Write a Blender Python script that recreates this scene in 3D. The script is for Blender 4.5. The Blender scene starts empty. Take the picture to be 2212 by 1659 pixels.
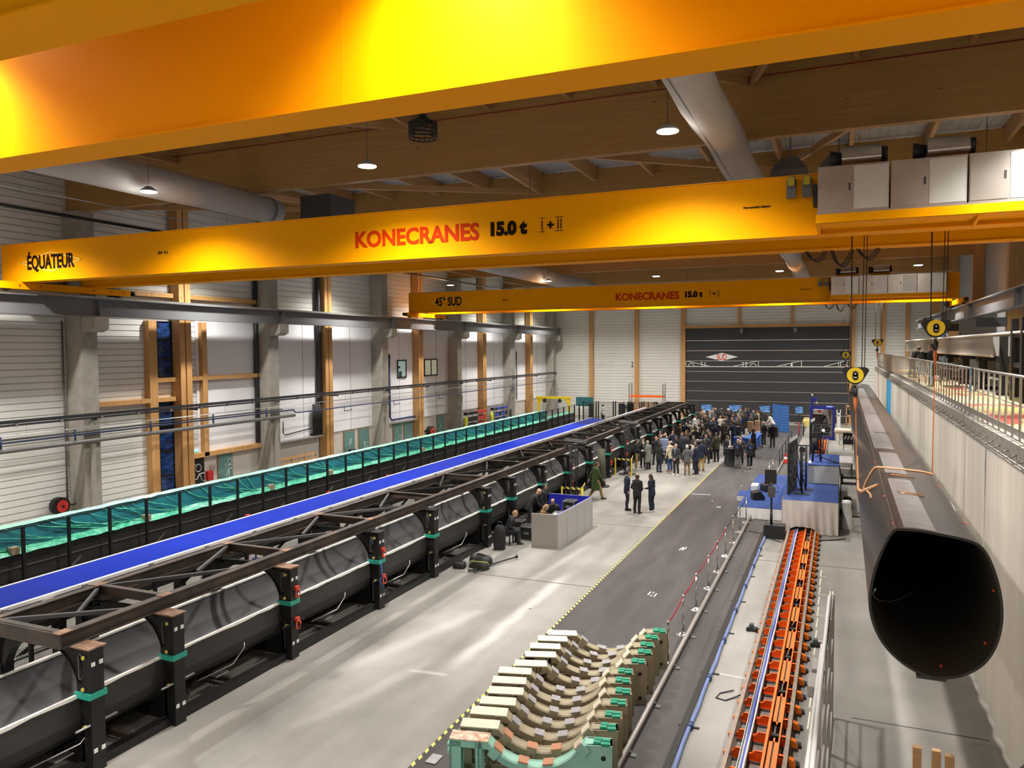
import bpy, bmesh, math, random
from mathutils import Vector, Matrix
random.seed(7)
sc = bpy.context.scene
COL = sc.collection
PI = math.pi
def R(d): return math.radians(d)

# ---------------------------------------------------------------- materials
MATS = {}
def nodes(name):
    m = bpy.data.materials.new(name); m.use_nodes = True
    nt = m.node_tree; b = nt.nodes['Principled BSDF']
    return m, nt, b
def mat(name, col, rough=.6, metal=0., var=0., scale=3., col2=None, bump=0., bscale=40., spec=.5, emit=None, es=0., stretch=(1,1,1), coat=0.):
    if name in MATS: return MATS[name]
    m, nt, b = nodes(name); N = nt.nodes; L = nt.links
    c = (*col, 1)
    b.inputs['Base Color'].default_value = c
    b.inputs['Roughness'].default_value = rough
    b.inputs['Metallic'].default_value = metal
    b.inputs['Specular IOR Level'].default_value = spec
    b.inputs['Coat Weight'].default_value = coat
    if emit:
        b.inputs['Emission Color'].default_value = (*emit, 1); b.inputs['Emission Strength'].default_value = es
    if var or bump or col2:
        tc = N.new('ShaderNodeTexCoord'); mp = N.new('ShaderNodeMapping'); mp.inputs['Scale'].default_value = stretch
        L.new(tc.outputs['Object'], mp.inputs['Vector'])
    if var or col2:
        n = N.new('ShaderNodeTexNoise'); n.inputs['Scale'].default_value = scale; n.inputs['Detail'].default_value = 6; n.inputs['Roughness'].default_value = .6
        L.new(mp.outputs['Vector'], n.inputs['Vector'])
        r = N.new('ShaderNodeValToRGB')
        if col2:
            r.color_ramp.elements[0].position = .42; r.color_ramp.elements[1].position = .6
            r.color_ramp.elements[0].color = c; r.color_ramp.elements[1].color = (*col2, 1)
        else:
            r.color_ramp.elements[0].position = .25; r.color_ramp.elements[1].position = .75
            r.color_ramp.elements[0].color = (*[max(0, x*(1-var)) for x in col], 1)
            r.color_ramp.elements[1].color = (*[min(1, x*(1+var)) for x in col], 1)
        L.new(n.outputs['Fac'], r.inputs['Fac']); L.new(r.outputs['Color'], b.inputs['Base Color'])
    if bump:
        n2 = N.new('ShaderNodeTexNoise'); n2.inputs['Scale'].default_value = bscale; n2.inputs['Detail'].default_value = 4
        L.new(mp.outputs['Vector'], n2.inputs['Vector'])
        bp = N.new('ShaderNodeBump'); bp.inputs['Strength'].default_value = bump; bp.inputs['Distance'].default_value = .02
        L.new(n2.outputs['Fac'], bp.inputs['Height']); L.new(bp.outputs['Normal'], b.inputs['Normal'])
    MATS[name] = m
    return m

def panel_mat(name, col, period, depth, axis='Z', rough=.5, dark=.75, duty=.12):
    """ribbed sheet panels: ribs repeat along one object axis"""
    m, nt, b = nodes(name); N = nt.nodes; L = nt.links
    tc = N.new('ShaderNodeTexCoord'); sp = N.new('ShaderNodeSeparateXYZ'); L.new(tc.outputs['Object'], sp.inputs[0])
    mu = N.new('ShaderNodeMath'); mu.operation = 'MULTIPLY'; mu.inputs[1].default_value = 1/period
    L.new(sp.outputs[axis], mu.inputs[0])
    fr = N.new('ShaderNodeMath'); fr.operation = 'FRACT'; L.new(mu.outputs[0], fr.inputs[0])
    r = N.new('ShaderNodeValToRGB'); e = r.color_ramp.elements
    e[0].position = 0; e[0].color = (0, 0, 0, 1); e[1].position = duty; e[1].color = (1, 1, 1, 1)
    x = e.new(1-duty*.6); x.color = (1, 1, 1, 1); x = e.new(1.0); x.color = (0, 0, 0, 1)
    L.new(fr.outputs[0], r.inputs['Fac'])
    bp = N.new('ShaderNodeBump'); bp.inputs['Strength'].default_value = 1; bp.inputs['Distance'].default_value = depth
    L.new(r.outputs['Color'], bp.inputs['Height']); L.new(bp.outputs['Normal'], b.inputs['Normal'])
    n = N.new('ShaderNodeTexNoise'); n.inputs['Scale'].default_value = .5; n.inputs['Detail'].default_value = 3
    L.new(tc.outputs['Object'], n.inputs['Vector'])
    mx = N.new('ShaderNodeMix'); mx.data_type = 'RGBA'
    mx.inputs[6].default_value = (*[c*dark for c in col], 1); mx.inputs[7].default_value = (*col, 1)  # grooves between ribs take a darker copy: their shade put into the colour
    L.new(r.outputs['Color'], mx.inputs[0])
    mx2 = N.new('ShaderNodeMix'); mx2.data_type = 'RGBA'; mx2.blend_type = 'MULTIPLY'; mx2.inputs[0].default_value = .12
    L.new(mx.outputs[2], mx2.inputs[6]); L.new(n.outputs['Fac'], mx2.inputs[7])
    L.new(mx2.outputs[2], b.inputs['Base Color'])
    b.inputs['Roughness'].default_value = rough
    MATS[name] = m
    return m

def wood_mat(name, c1, c2, sx=(1, 1, 1), rough=.6):
    m, nt, b = nodes(name); N = nt.nodes; L = nt.links
    tc = N.new('ShaderNodeTexCoord'); mp = N.new('ShaderNodeMapping'); mp.inputs['Scale'].default_value = sx
    L.new(tc.outputs['Object'], mp.inputs['Vector'])
    n = N.new('ShaderNodeTexNoise'); n.inputs['Scale'].default_value = 2.; n.inputs['Detail'].default_value = 8; n.inputs['Roughness'].default_value = .65
    L.new(mp.outputs['Vector'], n.inputs['Vector'])
    v = N.new('ShaderNodeTexVoronoi'); v.inputs['Scale'].default_value = 1.4
    mp2 = N.new('ShaderNodeMapping'); mp2.inputs['Scale'].default_value = [min(1.6, max(.6, s*.5)) for s in sx]
    L.new(tc.outputs['Object'], mp2.inputs['Vector']); L.new(mp2.outputs['Vector'], v.inputs['Vector'])
    r = N.new('ShaderNodeValToRGB'); e = r.color_ramp.elements
    e[0].position = .3; e[0].color = (*c1, 1); e[1].position = .7; e[1].color = (*c2, 1)
    L.new(n.outputs['Fac'], r.inputs['Fac'])
    k = N.new('ShaderNodeValToRGB'); e = k.color_ramp.elements
    e[0].position = .03; e[0].color = (.35, .3, .25, 1); e[1].position = .075; e[1].color = (1, 1, 1, 1)
    L.new(v.outputs['Distance'], k.inputs['Fac'])
    mx = N.new('ShaderNodeMix'); mx.data_type = 'RGBA'; mx.blend_type = 'MULTIPLY'; mx.inputs[0].default_value = 1
    L.new(r.outputs['Color'], mx.inputs[6]); L.new(k.outputs['Color'], mx.inputs[7]); L.new(mx.outputs[2], b.inputs['Base Color'])
    b.inputs['Roughness'].default_value = rough
    MATS[name] = m
    return m

# ---------------------------------------------------------------- mesh builder
class MB:
    def __init__(s): s.v = []; s.f = []; s.mi = []; s.cur = 0; s.sm = []
    def add(s, vs, fs, smooth=False):
        o = len(s.v); s.v += [tuple(v) for v in vs]
        for f in fs: s.f.append([o+i for i in f]); s.mi.append(s.cur); s.sm.append(smooth)
        return s
    def box(s, x0, x1, y0, y1, z0, z1):
        if x0 > x1: x0, x1 = x1, x0
        if y0 > y1: y0, y1 = y1, y0
        if z0 > z1: z0, z1 = z1, z0
        v = [(x0, y0, z0), (x1, y0, z0), (x1, y1, z0), (x0, y1, z0), (x0, y0, z1), (x1, y0, z1), (x1, y1, z1), (x0, y1, z1)]
        return s.add(v, [(3, 2, 1, 0), (4, 5, 6, 7), (0, 1, 5, 4), (1, 2, 6, 5), (2, 3, 7, 6), (3, 0, 4, 7)])
    def cbox(s, cx, cy, z0, w, d, h): return s.box(cx-w/2, cx+w/2, cy-d/2, cy+d/2, z0, z0+h)
    def bar(s, a, b, w, h=None, up=(0, 0, 1)):
        h = h or w; a = Vector(a); b = Vector(b); d = (b-a).normalized(); u = Vector(up)
        if abs(d.dot(u)) > .98: u = Vector((1, 0, 0))
        r = d.cross(u).normalized(); u = r.cross(d)
        v = []
        for p in (a, b):
            for i, j in ((-1, -1), (1, -1), (1, 1), (-1, 1)): v.append(p+r*(w/2*i)+u*(h/2*j))
        return s.add(v, [(3, 2, 1, 0), (4, 5, 6, 7), (0, 1, 5, 4), (1, 2, 6, 5), (2, 3, 7, 6), (3, 0, 4, 7)])
    def tube(s, pts, r, n=8, caps=True, rs=None):
        pts = [Vector(p) for p in pts]; v = []; fs = []
        up = Vector((0, 0, 1))
        for i, p in enumerate(pts):
            d = (pts[min(i+1, len(pts)-1)]-pts[max(i-1, 0)])
            d = d.normalized() if d.length > 1e-9 else Vector((0, 0, 1))
            u = up if abs(d.dot(up)) < .95 else Vector((1, 0, 0))
            a = d.cross(u).normalized(); bb = a.cross(d)
            rr = rs[i] if rs else r
            for k in range(n):
                t = 2*PI*k/n; v.append(p+a*(rr*math.cos(t))+bb*(rr*math.sin(t)))
        for i in range(len(pts)-1):
            for k in range(n):
                k2 = (k+1) % n; fs.append((i*n+k, i*n+k2, (i+1)*n+k2, (i+1)*n+k))
        s.add(v, fs, True)
        if caps:
            o = len(s.v)-len(v); e = (len(pts)-1)*n
            s.f.append([o+k for k in range(n)][::-1]); s.mi.append(s.cur); s.sm.append(False)
            s.f.append([o+e+k for k in range(n)]); s.mi.append(s.cur); s.sm.append(False)
        return s
    def cyl(s, a, b, r, n=16, r2=None): return s.tube([a, b], r, n, True, [r, r if r2 is None else r2])
    def prism(s, poly, plane, t0, t1):
        """poly 2-D outline (list of 2-tuples) extruded; plane 'xz' along y, 'yz' along x, 'xy' along z"""
        mk = {'xz': lambda p, t: (p[0], t, p[1]), 'yz': lambda p, t: (t, p[0], p[1]), 'xy': lambda p, t: (p[0], p[1], t)}[plane]
        n = len(poly); v = [mk(p, t0) for p in poly]+[mk(p, t1) for p in poly]
        fs = [list(range(n))[::-1], list(range(n, 2*n))]+[(i, (i+1) % n, n+(i+1) % n, n+i) for i in range(n)]
        return s.add(v, fs)
    def strip(s, outer, inner, plane, t0, t1, closed=False):
        """solid band between two matched 2-D polylines, extruded (arches, rings)"""
        mk = {'xz': lambda p, t: (p[0], t, p[1]), 'yz': lambda p, t: (t, p[0], p[1]), 'xy': lambda p, t: (p[0], p[1], t)}[plane]
        n = len(outer); v = []
        for a, b in zip(outer, inner): v += [mk(a, t0), mk(b, t0), mk(a, t1), mk(b, t1)]
        fs = []
        for i in range(n if closed else n-1):
            a = 4*i; b = 4*((i+1) % n)
            fs += [(a, b, b+1, a+1), (a+2, a+3, b+3, b+2), (a, a+2, b+2, b), (a+1, b+1, b+3, a+3)]
        if not closed: fs += [(0, 1, 3, 2), (4*n-4, 4*n-2, 4*n-1, 4*n-3)]
        return s.add(v, fs)
    def ell(s, c, r, n=12, m=8, z0=-1., z1=1.):
        v = []; fs = []
        for j in range(m+1):
            t = math.asin(z0)+(math.asin(z1)-math.asin(z0))*j/m
            for i in range(n):
                a = 2*PI*i/n; v.append((c[0]+r[0]*math.cos(t)*math.cos(a), c[1]+r[1]*math.cos(t)*math.sin(a), c[2]+r[2]*math.sin(t)))
        for j in range(m):
            for i in range(n): fs.append((j*n+i, j*n+(i+1) % n, (j+1)*n+(i+1) % n, (j+1)*n+i))
        fs += [list(range(n))[::-1], [m*n+i for i in range(n)]]
        return s.add(v, fs, True)
    def loft(s, rings, caps=True, smooth=True):
        n = len(rings[0]); v = [p for r in rings for p in r]; fs = []
        for j in range(len(rings)-1):
            for i in range(n): fs.append((j*n+i, j*n+(i+1) % n, (j+1)*n+(i+1) % n, (j+1)*n+i))
        s.add(v, fs, smooth)
        if caps: s.add(rings[0], [list(range(n))[::-1]]); s.add(rings[-1], [list(range(n))])
        return s
    def lathe(s, prof, c=(0, 0, 0), n=20):
        rings = [[(c[0]+r*math.cos(2*PI*k/n), c[1]+r*math.sin(2*PI*k/n), c[2]+z) for k in range(n)] for r, z in prof]
        return s.loft(rings)
    def sheet(s, rows, smooth=True):
        n = len(rows[0]); v = [p for r in rows for p in r]
        return s.add(v, [(j*n+i, j*n+i+1, (j+1)*n+i+1, (j+1)*n+i) for j in range(len(rows)-1) for i in range(n-1)], smooth)
    def xf(s, M):
        s.v = [tuple(M @ Vector(v)) for v in s.v]; return s
    def mesh(s, name, mats, off=(0, 0, 0)):
        me = bpy.data.meshes.new(name)
        me.from_pydata([(a-off[0], b-off[1], c-off[2]) for a, b, c in s.v], [], s.f)
        for m in (mats if isinstance(mats, (list, tuple)) else [mats]): me.materials.append(m)
        me.polygons.foreach_set('material_index', s.mi); me.polygons.foreach_set('use_smooth', s.sm)
        me.update()
        return me
    def build(s, name, mats, parent=None):
        """one mesh object; coordinates are world coordinates"""
        if parent is None:
            xs = [v[0] for v in s.v]; ys = [v[1] for v in s.v]; zs = [v[2] for v in s.v]
            off = ((min(xs)+max(xs))/2, (min(ys)+max(ys))/2, min(zs)); loc = off
        else:
            off = ORG[parent.name]; loc = (0, 0, 0)
        o = bpy.data.objects.new(name, s.mesh(name, mats, off)); COL.objects.link(o)
        o.location = loc
        if parent is not None: o.parent = parent
        ORG[o.name] = off
        return o
ORG = {}
def tag(o, label=None, cat=None, group=None, kind=None):
    if label: o['label'] = label
    if cat: o['category'] = cat
    if group: o['group'] = group
    if kind: o['kind'] = kind
    return o
def thing(name, loc, label, cat, group=None):
    o = bpy.data.objects.new(name, None); COL.objects.link(o); o.location = loc; o.empty_display_size = .2
    ORG[o.name] = tuple(loc)
    return tag(o, label, cat, group)
def struct(name, mb, mats, label=None):
    return tag(mb.build(name, mats), label, None, None, 'structure')
KIDS = {}
def copy_tree(o, loc=None, rz=None, parent=None, label=None, group=None, mats=None):
    """copies of a thing, of its parts and of their sub-parts"""
    c = o.copy(); COL.objects.link(c); ORG[c.name] = ORG.get(o.name, (0, 0, 0))
    if parent is not None: c.parent = parent
    if loc is not None: c.location = loc
    if rz is not None: c.rotation_euler = (0, 0, rz)
    if label: c['label'] = label
    if group: c['group'] = group
    for ch in list(o.children): copy_tree(ch, parent=c)
    return c
ORD = ['first', 'second', 'third', 'fourth', 'fifth', 'sixth', 'seventh', 'eighth', 'ninth', 'tenth', 'eleventh', 'twelfth', 'thirteenth', 'fourteenth', 'fifteenth', 'sixteenth']
def txt(s, name, m, size, M, parent, bold=0., ext=.004, sx=1., align='LEFT'):
    """lettering as a mesh part: text lies in its own xy plane, M places it in the world"""
    cu = bpy.data.curves.new('lettering', 'FONT'); cu.body = s; cu.size = size; cu.extrude = ext; cu.offset = bold; cu.align_x = align
    cu.resolution_u = 3
    ob = bpy.data.objects.new('tmp', cu); COL.objects.link(ob)
    dg = bpy.context.evaluated_depsgraph_get(); dg.update()
    me = bpy.data.meshes.new_from_object(ob.evaluated_get(dg))
    bpy.data.objects.remove(ob)
    off = Vector(ORG[parent.name])
    me.transform(Matrix.Translation(-off) @ M @ Matrix.Diagonal((sx, 1, 1, 1)))
    me.materials.clear(); me.materials.append(m)
    o = bpy.data.objects.new(name, me); COL.objects.link(o); o.parent = parent; ORG[o.name] = tuple(off)
    return o
def faceY(x, y, z): return Matrix.Translation((x, y, z)) @ Matrix.Rotation(PI/2, 4, 'X')              # reads from -Y
def faceX(x, y, z): return Matrix.Translation((x, y, z)) @ Matrix.Rotation(PI/2, 4, 'Z') @ Matrix.Rotation(PI/2, 4, 'X')  # reads from +X

# ---------------------------------------------------------------- palette
YEL = mat('crane_yellow_paint', (.88, .345, .0003), .5, spec=.04)
YEL2 = mat('crane_underside_paint', (.80, .42, .02), .30, spec=.5)
GLU = wood_mat('glulam_timber', (.33, .18, .05), (.43, .24, .075), (.25, 3, 6))
GLUY = wood_mat('glulam_purlin', (.42, .24, .10), (.50, .30, .13), (3, .25, 6))
TIM = wood_mat('timber_post', (.48, .25, .085), (.62, .35, .13), (5, 5, .25))
CONC = mat('cast_concrete', (.36, .34, .29), .85, var=.18, scale=2.2, bump=.25, bscale=14)
BLK = mat('black_steel', (.013, .0125, .012), .45, var=.3, scale=5, spec=.35)
RUST = mat('black_steel_brown_mill_scale', (.040, .032, .026), .5, col2=(.085, .060, .045), scale=1.6, spec=.5)
RUSTO = mat('bare_rusted_steel', (.20, .105, .06), .7, col2=(.30, .19, .13), scale=5)
DGR = mat('carbon_grey_laminate', (.078, .077, .080), .55, var=.1, scale=2., spec=.4)
MOUT = mat('mould_outer_skin', (.030, .029, .027), .55, var=.25, scale=1.5)
WHT = mat('white_paint', (.80, .79, .77), .5)
EDGE = mat('pale_peel_film_edge', (.74, .72, .66), .5, var=.1, scale=8)
BLU = mat('blue_mould_cover', (.0005, .019, .33), .6, var=.12, scale=1.2, spec=.1)
GRNF = mat('green_film', (.03, .42, .26), .35, col2=(.16, .66, .42), scale=6, bump=.6, bscale=5, spec=.6)
TEAL = mat('teal_film_sheet', (.006, .17, .21), .4, var=.2, scale=1.5, bump=.3, bscale=3)
STEEL = mat('galvanised_steel', (.42, .42, .41), .4, .85, var=.15, scale=6)
SILV = mat('brushed_aluminium', (.62, .57, .51), .30, .9, var=.12, scale=2.)
SILV2 = mat('brushed_aluminium_sheen', (.70, .69, .64), .42, .75, var=.08, scale=2.)  # pale copy for right-hand cabinet doors: white reflection put into the colour
RUNW = mat('runway_grey_paint', (.15, .155, .16), .38, spec=.5)
CHR = mat('chrome', (.75, .74, .72), .15, 1.)
ORA = mat('orange_paint', (.86, .115, .006), .45, spec=.25)
ORA2 = mat('orange_paint_light', (.90, .20, .01), .42)
RED = mat('red_paint', (.55, .03, .02), .4)
GRNP = mat('green_paint', (.02, .33, .24), .45)
MINT = mat('mint_green_primer', (.30, .56, .45), .55, var=.08, scale=3)
BEIG = mat('beige_primer', (.33, .28, .18), .55, var=.06, scale=3)
BEIGT = mat('pale_beige_top', (.70, .63, .49), .6, var=.08, scale=9)
BPATCH = mat('flaking_cream_paint', (.70, .62, .48), .6, col2=(.46, .20, .11), scale=5.)
PADG = mat('grey_rubber_pad', (.30, .29, .30), .6, var=.3, scale=20)
PADR = mat('rust_pad', (.47, .22, .12), .7, var=.2, scale=12)
CGRN = mat('clamp_green', (.015, .30, .18), .4)
PLB = mat('matt_black_plastic', (.012, .012, .013), .6)
RUB = mat('black_rubber', (.02, .02, .02), .8)
SCRN = None
CARB = mat('carbon_fibre_shell', (.028, .024, .022), .32, var=.35, scale=1.3, spec=.5)
CARBI = mat('carbon_fibre_inside', (.060, .056, .040), .5)
CARBT = mat('taped_carbon_seam', (.17, .155, .15), .45, var=.3, scale=5)
SLING = mat('orange_sling', (.55, .17, .05), .7)
SLINGB = mat('tan_sling', (.60, .33, .17), .7)
TEALD = mat('teal_door_paint', (.12, .26, .24), .5)
def translucent(name, col, amt):
    m, nt, b = nodes(name); N = nt.nodes; L = nt.links
    tc = N.new('ShaderNodeTexCoord'); mp = N.new('ShaderNodeMapping'); mp.inputs['Scale'].default_value = (1, 3, .12); L.new(tc.outputs['Object'], mp.inputs[0])
    n = N.new('ShaderNodeTexNoise'); n.inputs['Scale'].default_value = 1.2; n.inputs['Detail'].default_value = 5; L.new(mp.outputs[0], n.inputs['Vector'])
    r = N.new('ShaderNodeValToRGB'); e = r.color_ramp.elements; e[0].position = .3; e[0].color = (*[c*.85 for c in col], 1); e[1].position = .7; e[1].color = (*col, 1)
    L.new(n.outputs['Fac'], r.inputs['Fac']); L.new(r.outputs['Color'], b.inputs['Base Color']); b.inputs['Roughness'].default_value = .6
    t = N.new('ShaderNodeBsdfTranslucent'); L.new(r.outputs['Color'], t.inputs['Color'])
    mx = N.new('ShaderNodeMixShader'); mx.inputs[0].default_value = amt; o = N['Material Output']
    L.new(b.outputs[0], mx.inputs[1]); L.new(t.outputs[0], mx.inputs[2]); L.new(mx.outputs[0], o.inputs['Surface'])
    MATS[name] = m
    return m
CURT = translucent('translucent_curtain', (.86, .80, .72), .35)
GREYC = mat('grey_counter_panel', (.30, .275, .245), .6)
GREYL = mat('light_grey_counter_panel', (.42, .40, .38), .6)
STB = mat('blue_stage_carpet', (.018, .05, .20), .9, var=.12, scale=4)
DRAPE = mat('pale_grey_drape', (.62, .57, .52), .8, var=.06, scale=2)
PANG = mat('stage_fascia_grey', (.46, .47, .45), .7)
DBL = mat('dark_blue_paint', (.015, .02, .20), .4)
WOODC = wood_mat('crate_wood', (.45, .26, .11), (.58, .36, .17), (.6, 4, 6))
TXB = mat('dark_lettering', (.016, .008, .004), .6, spec=.05)
TXR = mat('red_lettering', (.60, .038, .002), .6, spec=.05)
TXW = mat('white_lettering', (.85, .85, .83), .5)
TXY = mat('pale_yellow_line', (.95, .62, .12), .5)
PIPEG = mat('grey_pipe', (.15, .15, .145), .5, .2)
PIPEB = mat('dark_blue_pipe', (.03, .05, .14), .4)
DKP = mat('black_pipe', (.03, .03, .035), .45)
DUCT = mat('fabric_duct', (.44, .43, .42), .85, var=.08, scale=1.5, bump=.35, bscale=2.2)
# ================================================================ the hall
XL, XR, YB, YE, ZD = -28.65, 8.0, -12.0, 78.0, 15.1
COLY = [10.9*i for i in range(0, 8)]          # concrete columns and roof beams
COLY = [0, 10.9, 21.8, 32.75, 43.65, 54.5, 65.4, 76.6]
TIMY = [16.3, 27.08, 38.0, 49.0, 59.95, 70.85]

# floor : power-floated concrete with pale wear, a pale streak and saw-cut joints
def floor_mat():
    m, nt, b = nodes('polished_concrete_floor'); N = nt.nodes; L = nt.links
    g = N.new('ShaderNodeNewGeometry')
    n1 = N.new('ShaderNodeTexNoise'); n1.inputs['Scale'].default_value = .35; n1.inputs['Detail'].default_value = 8; n1.inputs['Roughness'].default_value = .62
    L.new(g.outputs['Position'], n1.inputs['Vector'])
    r1 = N.new('ShaderNodeValToRGB'); e = r1.color_ramp.elements
    e[0].position = .32; e[0].color = (.21, .198, .176, 1); e[1].position = .68; e[1].color = (.315, .30, .272, 1)
    L.new(n1.outputs['Fac'], r1.inputs['Fac'])
    mp = N.new('ShaderNodeMapping'); mp.inputs['Scale'].default_value = (.8, .12, 1); mp.inputs['Rotation'].default_value = (0, 0, R(-12))
    L.new(g.outputs['Position'], mp.inputs['Vector'])
    n2 = N.new('ShaderNodeTexNoise'); n2.inputs['Scale'].default_value = 1.2; n2.inputs['Detail'].default_value = 6
    L.new(mp.outputs['Vector'], n2.inputs['Vector'])
    r2 = N.new('ShaderNodeValToRGB'); e = r2.color_ramp.elements
    e[0].position = .35; e[0].color = (.78, .78, .78, 1); e[1].position = .62; e[1].color = (1.12, 1.12, 1.12, 1)
    L.new(n2.outputs['Fac'], r2.inputs['Fac'])
    mx = N.new('ShaderNodeMix'); mx.data_type = 'RGBA'; mx.blend_type = 'MULTIPLY'; mx.inputs[0].default_value = 1
    L.new(r1.outputs['Color'], mx.inputs[6]); L.new(r2.outputs['Color'], mx.inputs[7])
    out = mx.outputs[2]
    # pale streaks: soft bands around floor lines given as (x0,y0,x1,y1,width)
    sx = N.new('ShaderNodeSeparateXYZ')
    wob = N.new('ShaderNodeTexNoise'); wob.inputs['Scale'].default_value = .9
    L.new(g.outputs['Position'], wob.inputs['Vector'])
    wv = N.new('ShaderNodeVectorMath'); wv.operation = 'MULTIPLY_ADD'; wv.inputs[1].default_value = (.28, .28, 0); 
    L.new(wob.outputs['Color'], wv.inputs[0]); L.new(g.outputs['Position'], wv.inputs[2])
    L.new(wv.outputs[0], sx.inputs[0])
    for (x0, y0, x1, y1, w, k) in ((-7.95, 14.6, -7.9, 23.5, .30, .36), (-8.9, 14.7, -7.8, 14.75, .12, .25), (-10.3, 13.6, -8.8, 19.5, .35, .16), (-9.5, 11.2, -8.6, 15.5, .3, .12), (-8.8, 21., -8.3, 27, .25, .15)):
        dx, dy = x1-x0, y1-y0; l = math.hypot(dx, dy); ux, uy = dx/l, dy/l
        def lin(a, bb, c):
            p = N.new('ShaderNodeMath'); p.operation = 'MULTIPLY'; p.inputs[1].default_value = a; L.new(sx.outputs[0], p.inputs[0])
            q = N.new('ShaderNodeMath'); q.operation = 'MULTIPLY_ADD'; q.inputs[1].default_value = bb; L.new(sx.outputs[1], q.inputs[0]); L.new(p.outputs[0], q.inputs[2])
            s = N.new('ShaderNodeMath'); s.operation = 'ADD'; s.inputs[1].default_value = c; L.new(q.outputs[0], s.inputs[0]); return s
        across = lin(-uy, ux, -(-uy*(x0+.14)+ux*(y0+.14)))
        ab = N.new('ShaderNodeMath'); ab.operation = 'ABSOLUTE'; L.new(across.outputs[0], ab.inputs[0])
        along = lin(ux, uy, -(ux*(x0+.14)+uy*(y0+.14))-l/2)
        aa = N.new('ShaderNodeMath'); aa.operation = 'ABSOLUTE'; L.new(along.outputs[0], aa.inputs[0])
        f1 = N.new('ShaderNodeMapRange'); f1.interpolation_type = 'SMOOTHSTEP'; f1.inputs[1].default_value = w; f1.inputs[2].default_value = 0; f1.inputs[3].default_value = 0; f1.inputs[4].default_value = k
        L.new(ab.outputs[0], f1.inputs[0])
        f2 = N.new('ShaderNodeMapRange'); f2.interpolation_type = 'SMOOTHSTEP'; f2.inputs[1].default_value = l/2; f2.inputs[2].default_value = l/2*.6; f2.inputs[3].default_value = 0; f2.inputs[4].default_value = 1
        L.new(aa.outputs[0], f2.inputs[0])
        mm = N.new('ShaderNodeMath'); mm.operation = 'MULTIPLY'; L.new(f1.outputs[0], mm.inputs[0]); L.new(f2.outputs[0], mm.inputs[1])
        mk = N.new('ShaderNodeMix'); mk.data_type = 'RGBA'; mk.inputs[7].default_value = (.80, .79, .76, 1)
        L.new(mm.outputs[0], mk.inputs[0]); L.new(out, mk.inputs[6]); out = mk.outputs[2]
    L.new(out, b.inputs['Base Color'])
    b.inputs['Roughness'].default_value = .42
    rr = N.new('ShaderNodeMapRange'); rr.inputs[3].default_value = .34; rr.inputs[4].default_value = .6
    L.new(n2.outputs['Fac'], rr.inputs[0]); L.new(rr.outputs[0], b.inputs['Roughness'])
    bp = N.new('ShaderNodeBump'); bp.inputs['Strength'].default_value = .06; L.new(n1.outputs['Fac'], bp.inputs['Height']); L.new(bp.outputs['Normal'], b.inputs['Normal'])
    return m
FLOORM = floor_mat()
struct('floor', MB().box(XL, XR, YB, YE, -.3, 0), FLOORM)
RUBM = mat('dark_floor_sheet', (.048, .043, .042), .6, col2=(.072, .064, .062), scale=.9, stretch=(1.5, .25, 1), spec=.4)
tag(MB().box(-6.68, -2.66, 5., 74.5, .0, .008).build('floor_covering', RUBM), 'long dark grey sheet covering the floor from the beige cradles to the far gate', 'floor covering')
tag(MB().box(-2.70, -2.58, 5., 31.6, .0, .03).build('floor_gutter', BLK), 'black gutter strip along the right edge of the dark floor covering', 'gutter')
# hazard tape: yellow with black bars
def hazard_mat():
    m, nt, b = nodes('hazard_tape'); N = nt.nodes; L = nt.links
    g = N.new('ShaderNodeNewGeometry'); sp = N.new('ShaderNodeSeparateXYZ'); L.new(g.outputs['Position'], sp.inputs[0])
    a = N.new('ShaderNodeMath'); a.operation = 'ADD'; L.new(sp.outputs[0], a.inputs[0]); L.new(sp.outputs[1], a.inputs[1])
    c = N.new('ShaderNodeMath'); c.operation = 'ADD'; L.new(a.outputs[0], c.inputs[0]); L.new(sp.outputs[2], c.inputs[1])
    k = N.new('ShaderNodeMath'); k.operation = 'MULTIPLY'; k.inputs[1].default_value = 4.2; L.new(c.outputs[0], k.inputs[0])
    f = N.new('ShaderNodeMath'); f.operation = 'FRACT'; L.new(k.outputs[0], f.inputs[0])
    t = N.new('ShaderNodeMath'); t.operation = 'GREATER_THAN'; t.inputs[1].default_value = .5; L.new(f.outputs[0], t.inputs[0])
    mx = N.new('ShaderNodeMix'); mx.data_type = 'RGBA'; mx.inputs[6].default_value = (.80, .66, .12, 1); mx.inputs[7].default_value = (.03, .03, .03, 1)
    L.new(t.outputs[0], mx.inputs[0]); L.new(mx.outputs[2], b.inputs['Base Color']); b.inputs['Roughness'].default_value = .5
    return m
HAZ = hazard_mat()
tag(MB().box(-6.75, -6.69, 5., 48., .0, .006).build('hazard_tape', HAZ), 'yellow and black hazard tape stuck along the left edge of the dark floor sheet', 'tape')
JOINT = mat('joint_filler', (.10, .095, .09), .8)
for i, (x0, y0, x1, y1) in enumerate(((-9.2, 30.12, -2.75, 30.3), (-11.4, 21.9, -6.8, 21.95), (-2.5, 26.9, 2.6, 27.0), (.3, 16., 2.6, 16.0), (-11.4, 43.6, -6.8, 43.7))):
    struct('floor_joint', MB().bar((x0, y0, .001), (x1, y1, .001), .05, .004), JOINT)
mk = MAT_MK = mat('white_floor_paint', (.80, .80, .78), .6)
for (x, y) in ((-5.15, 27.3), (-4.95, 21.9), (-5.05, 22.), (-5.1, 27.5), (-4.98, 35.2), (-5.3, 17.5)):
    struct('floor_marking', MB().bar((x, y-.16, .009), (x+.01, y+.16, .009), .035, .003), mk)
    struct('floor_marking', MB().bar((x+.1, y-.16, .009), (x+.11, y+.16, .009), .035, .003), mk)
struct('floor_marking', MB().bar((-6.6, 37.9, .009), (-5.7, 38.0, .009), .06, .003), mk)
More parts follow.
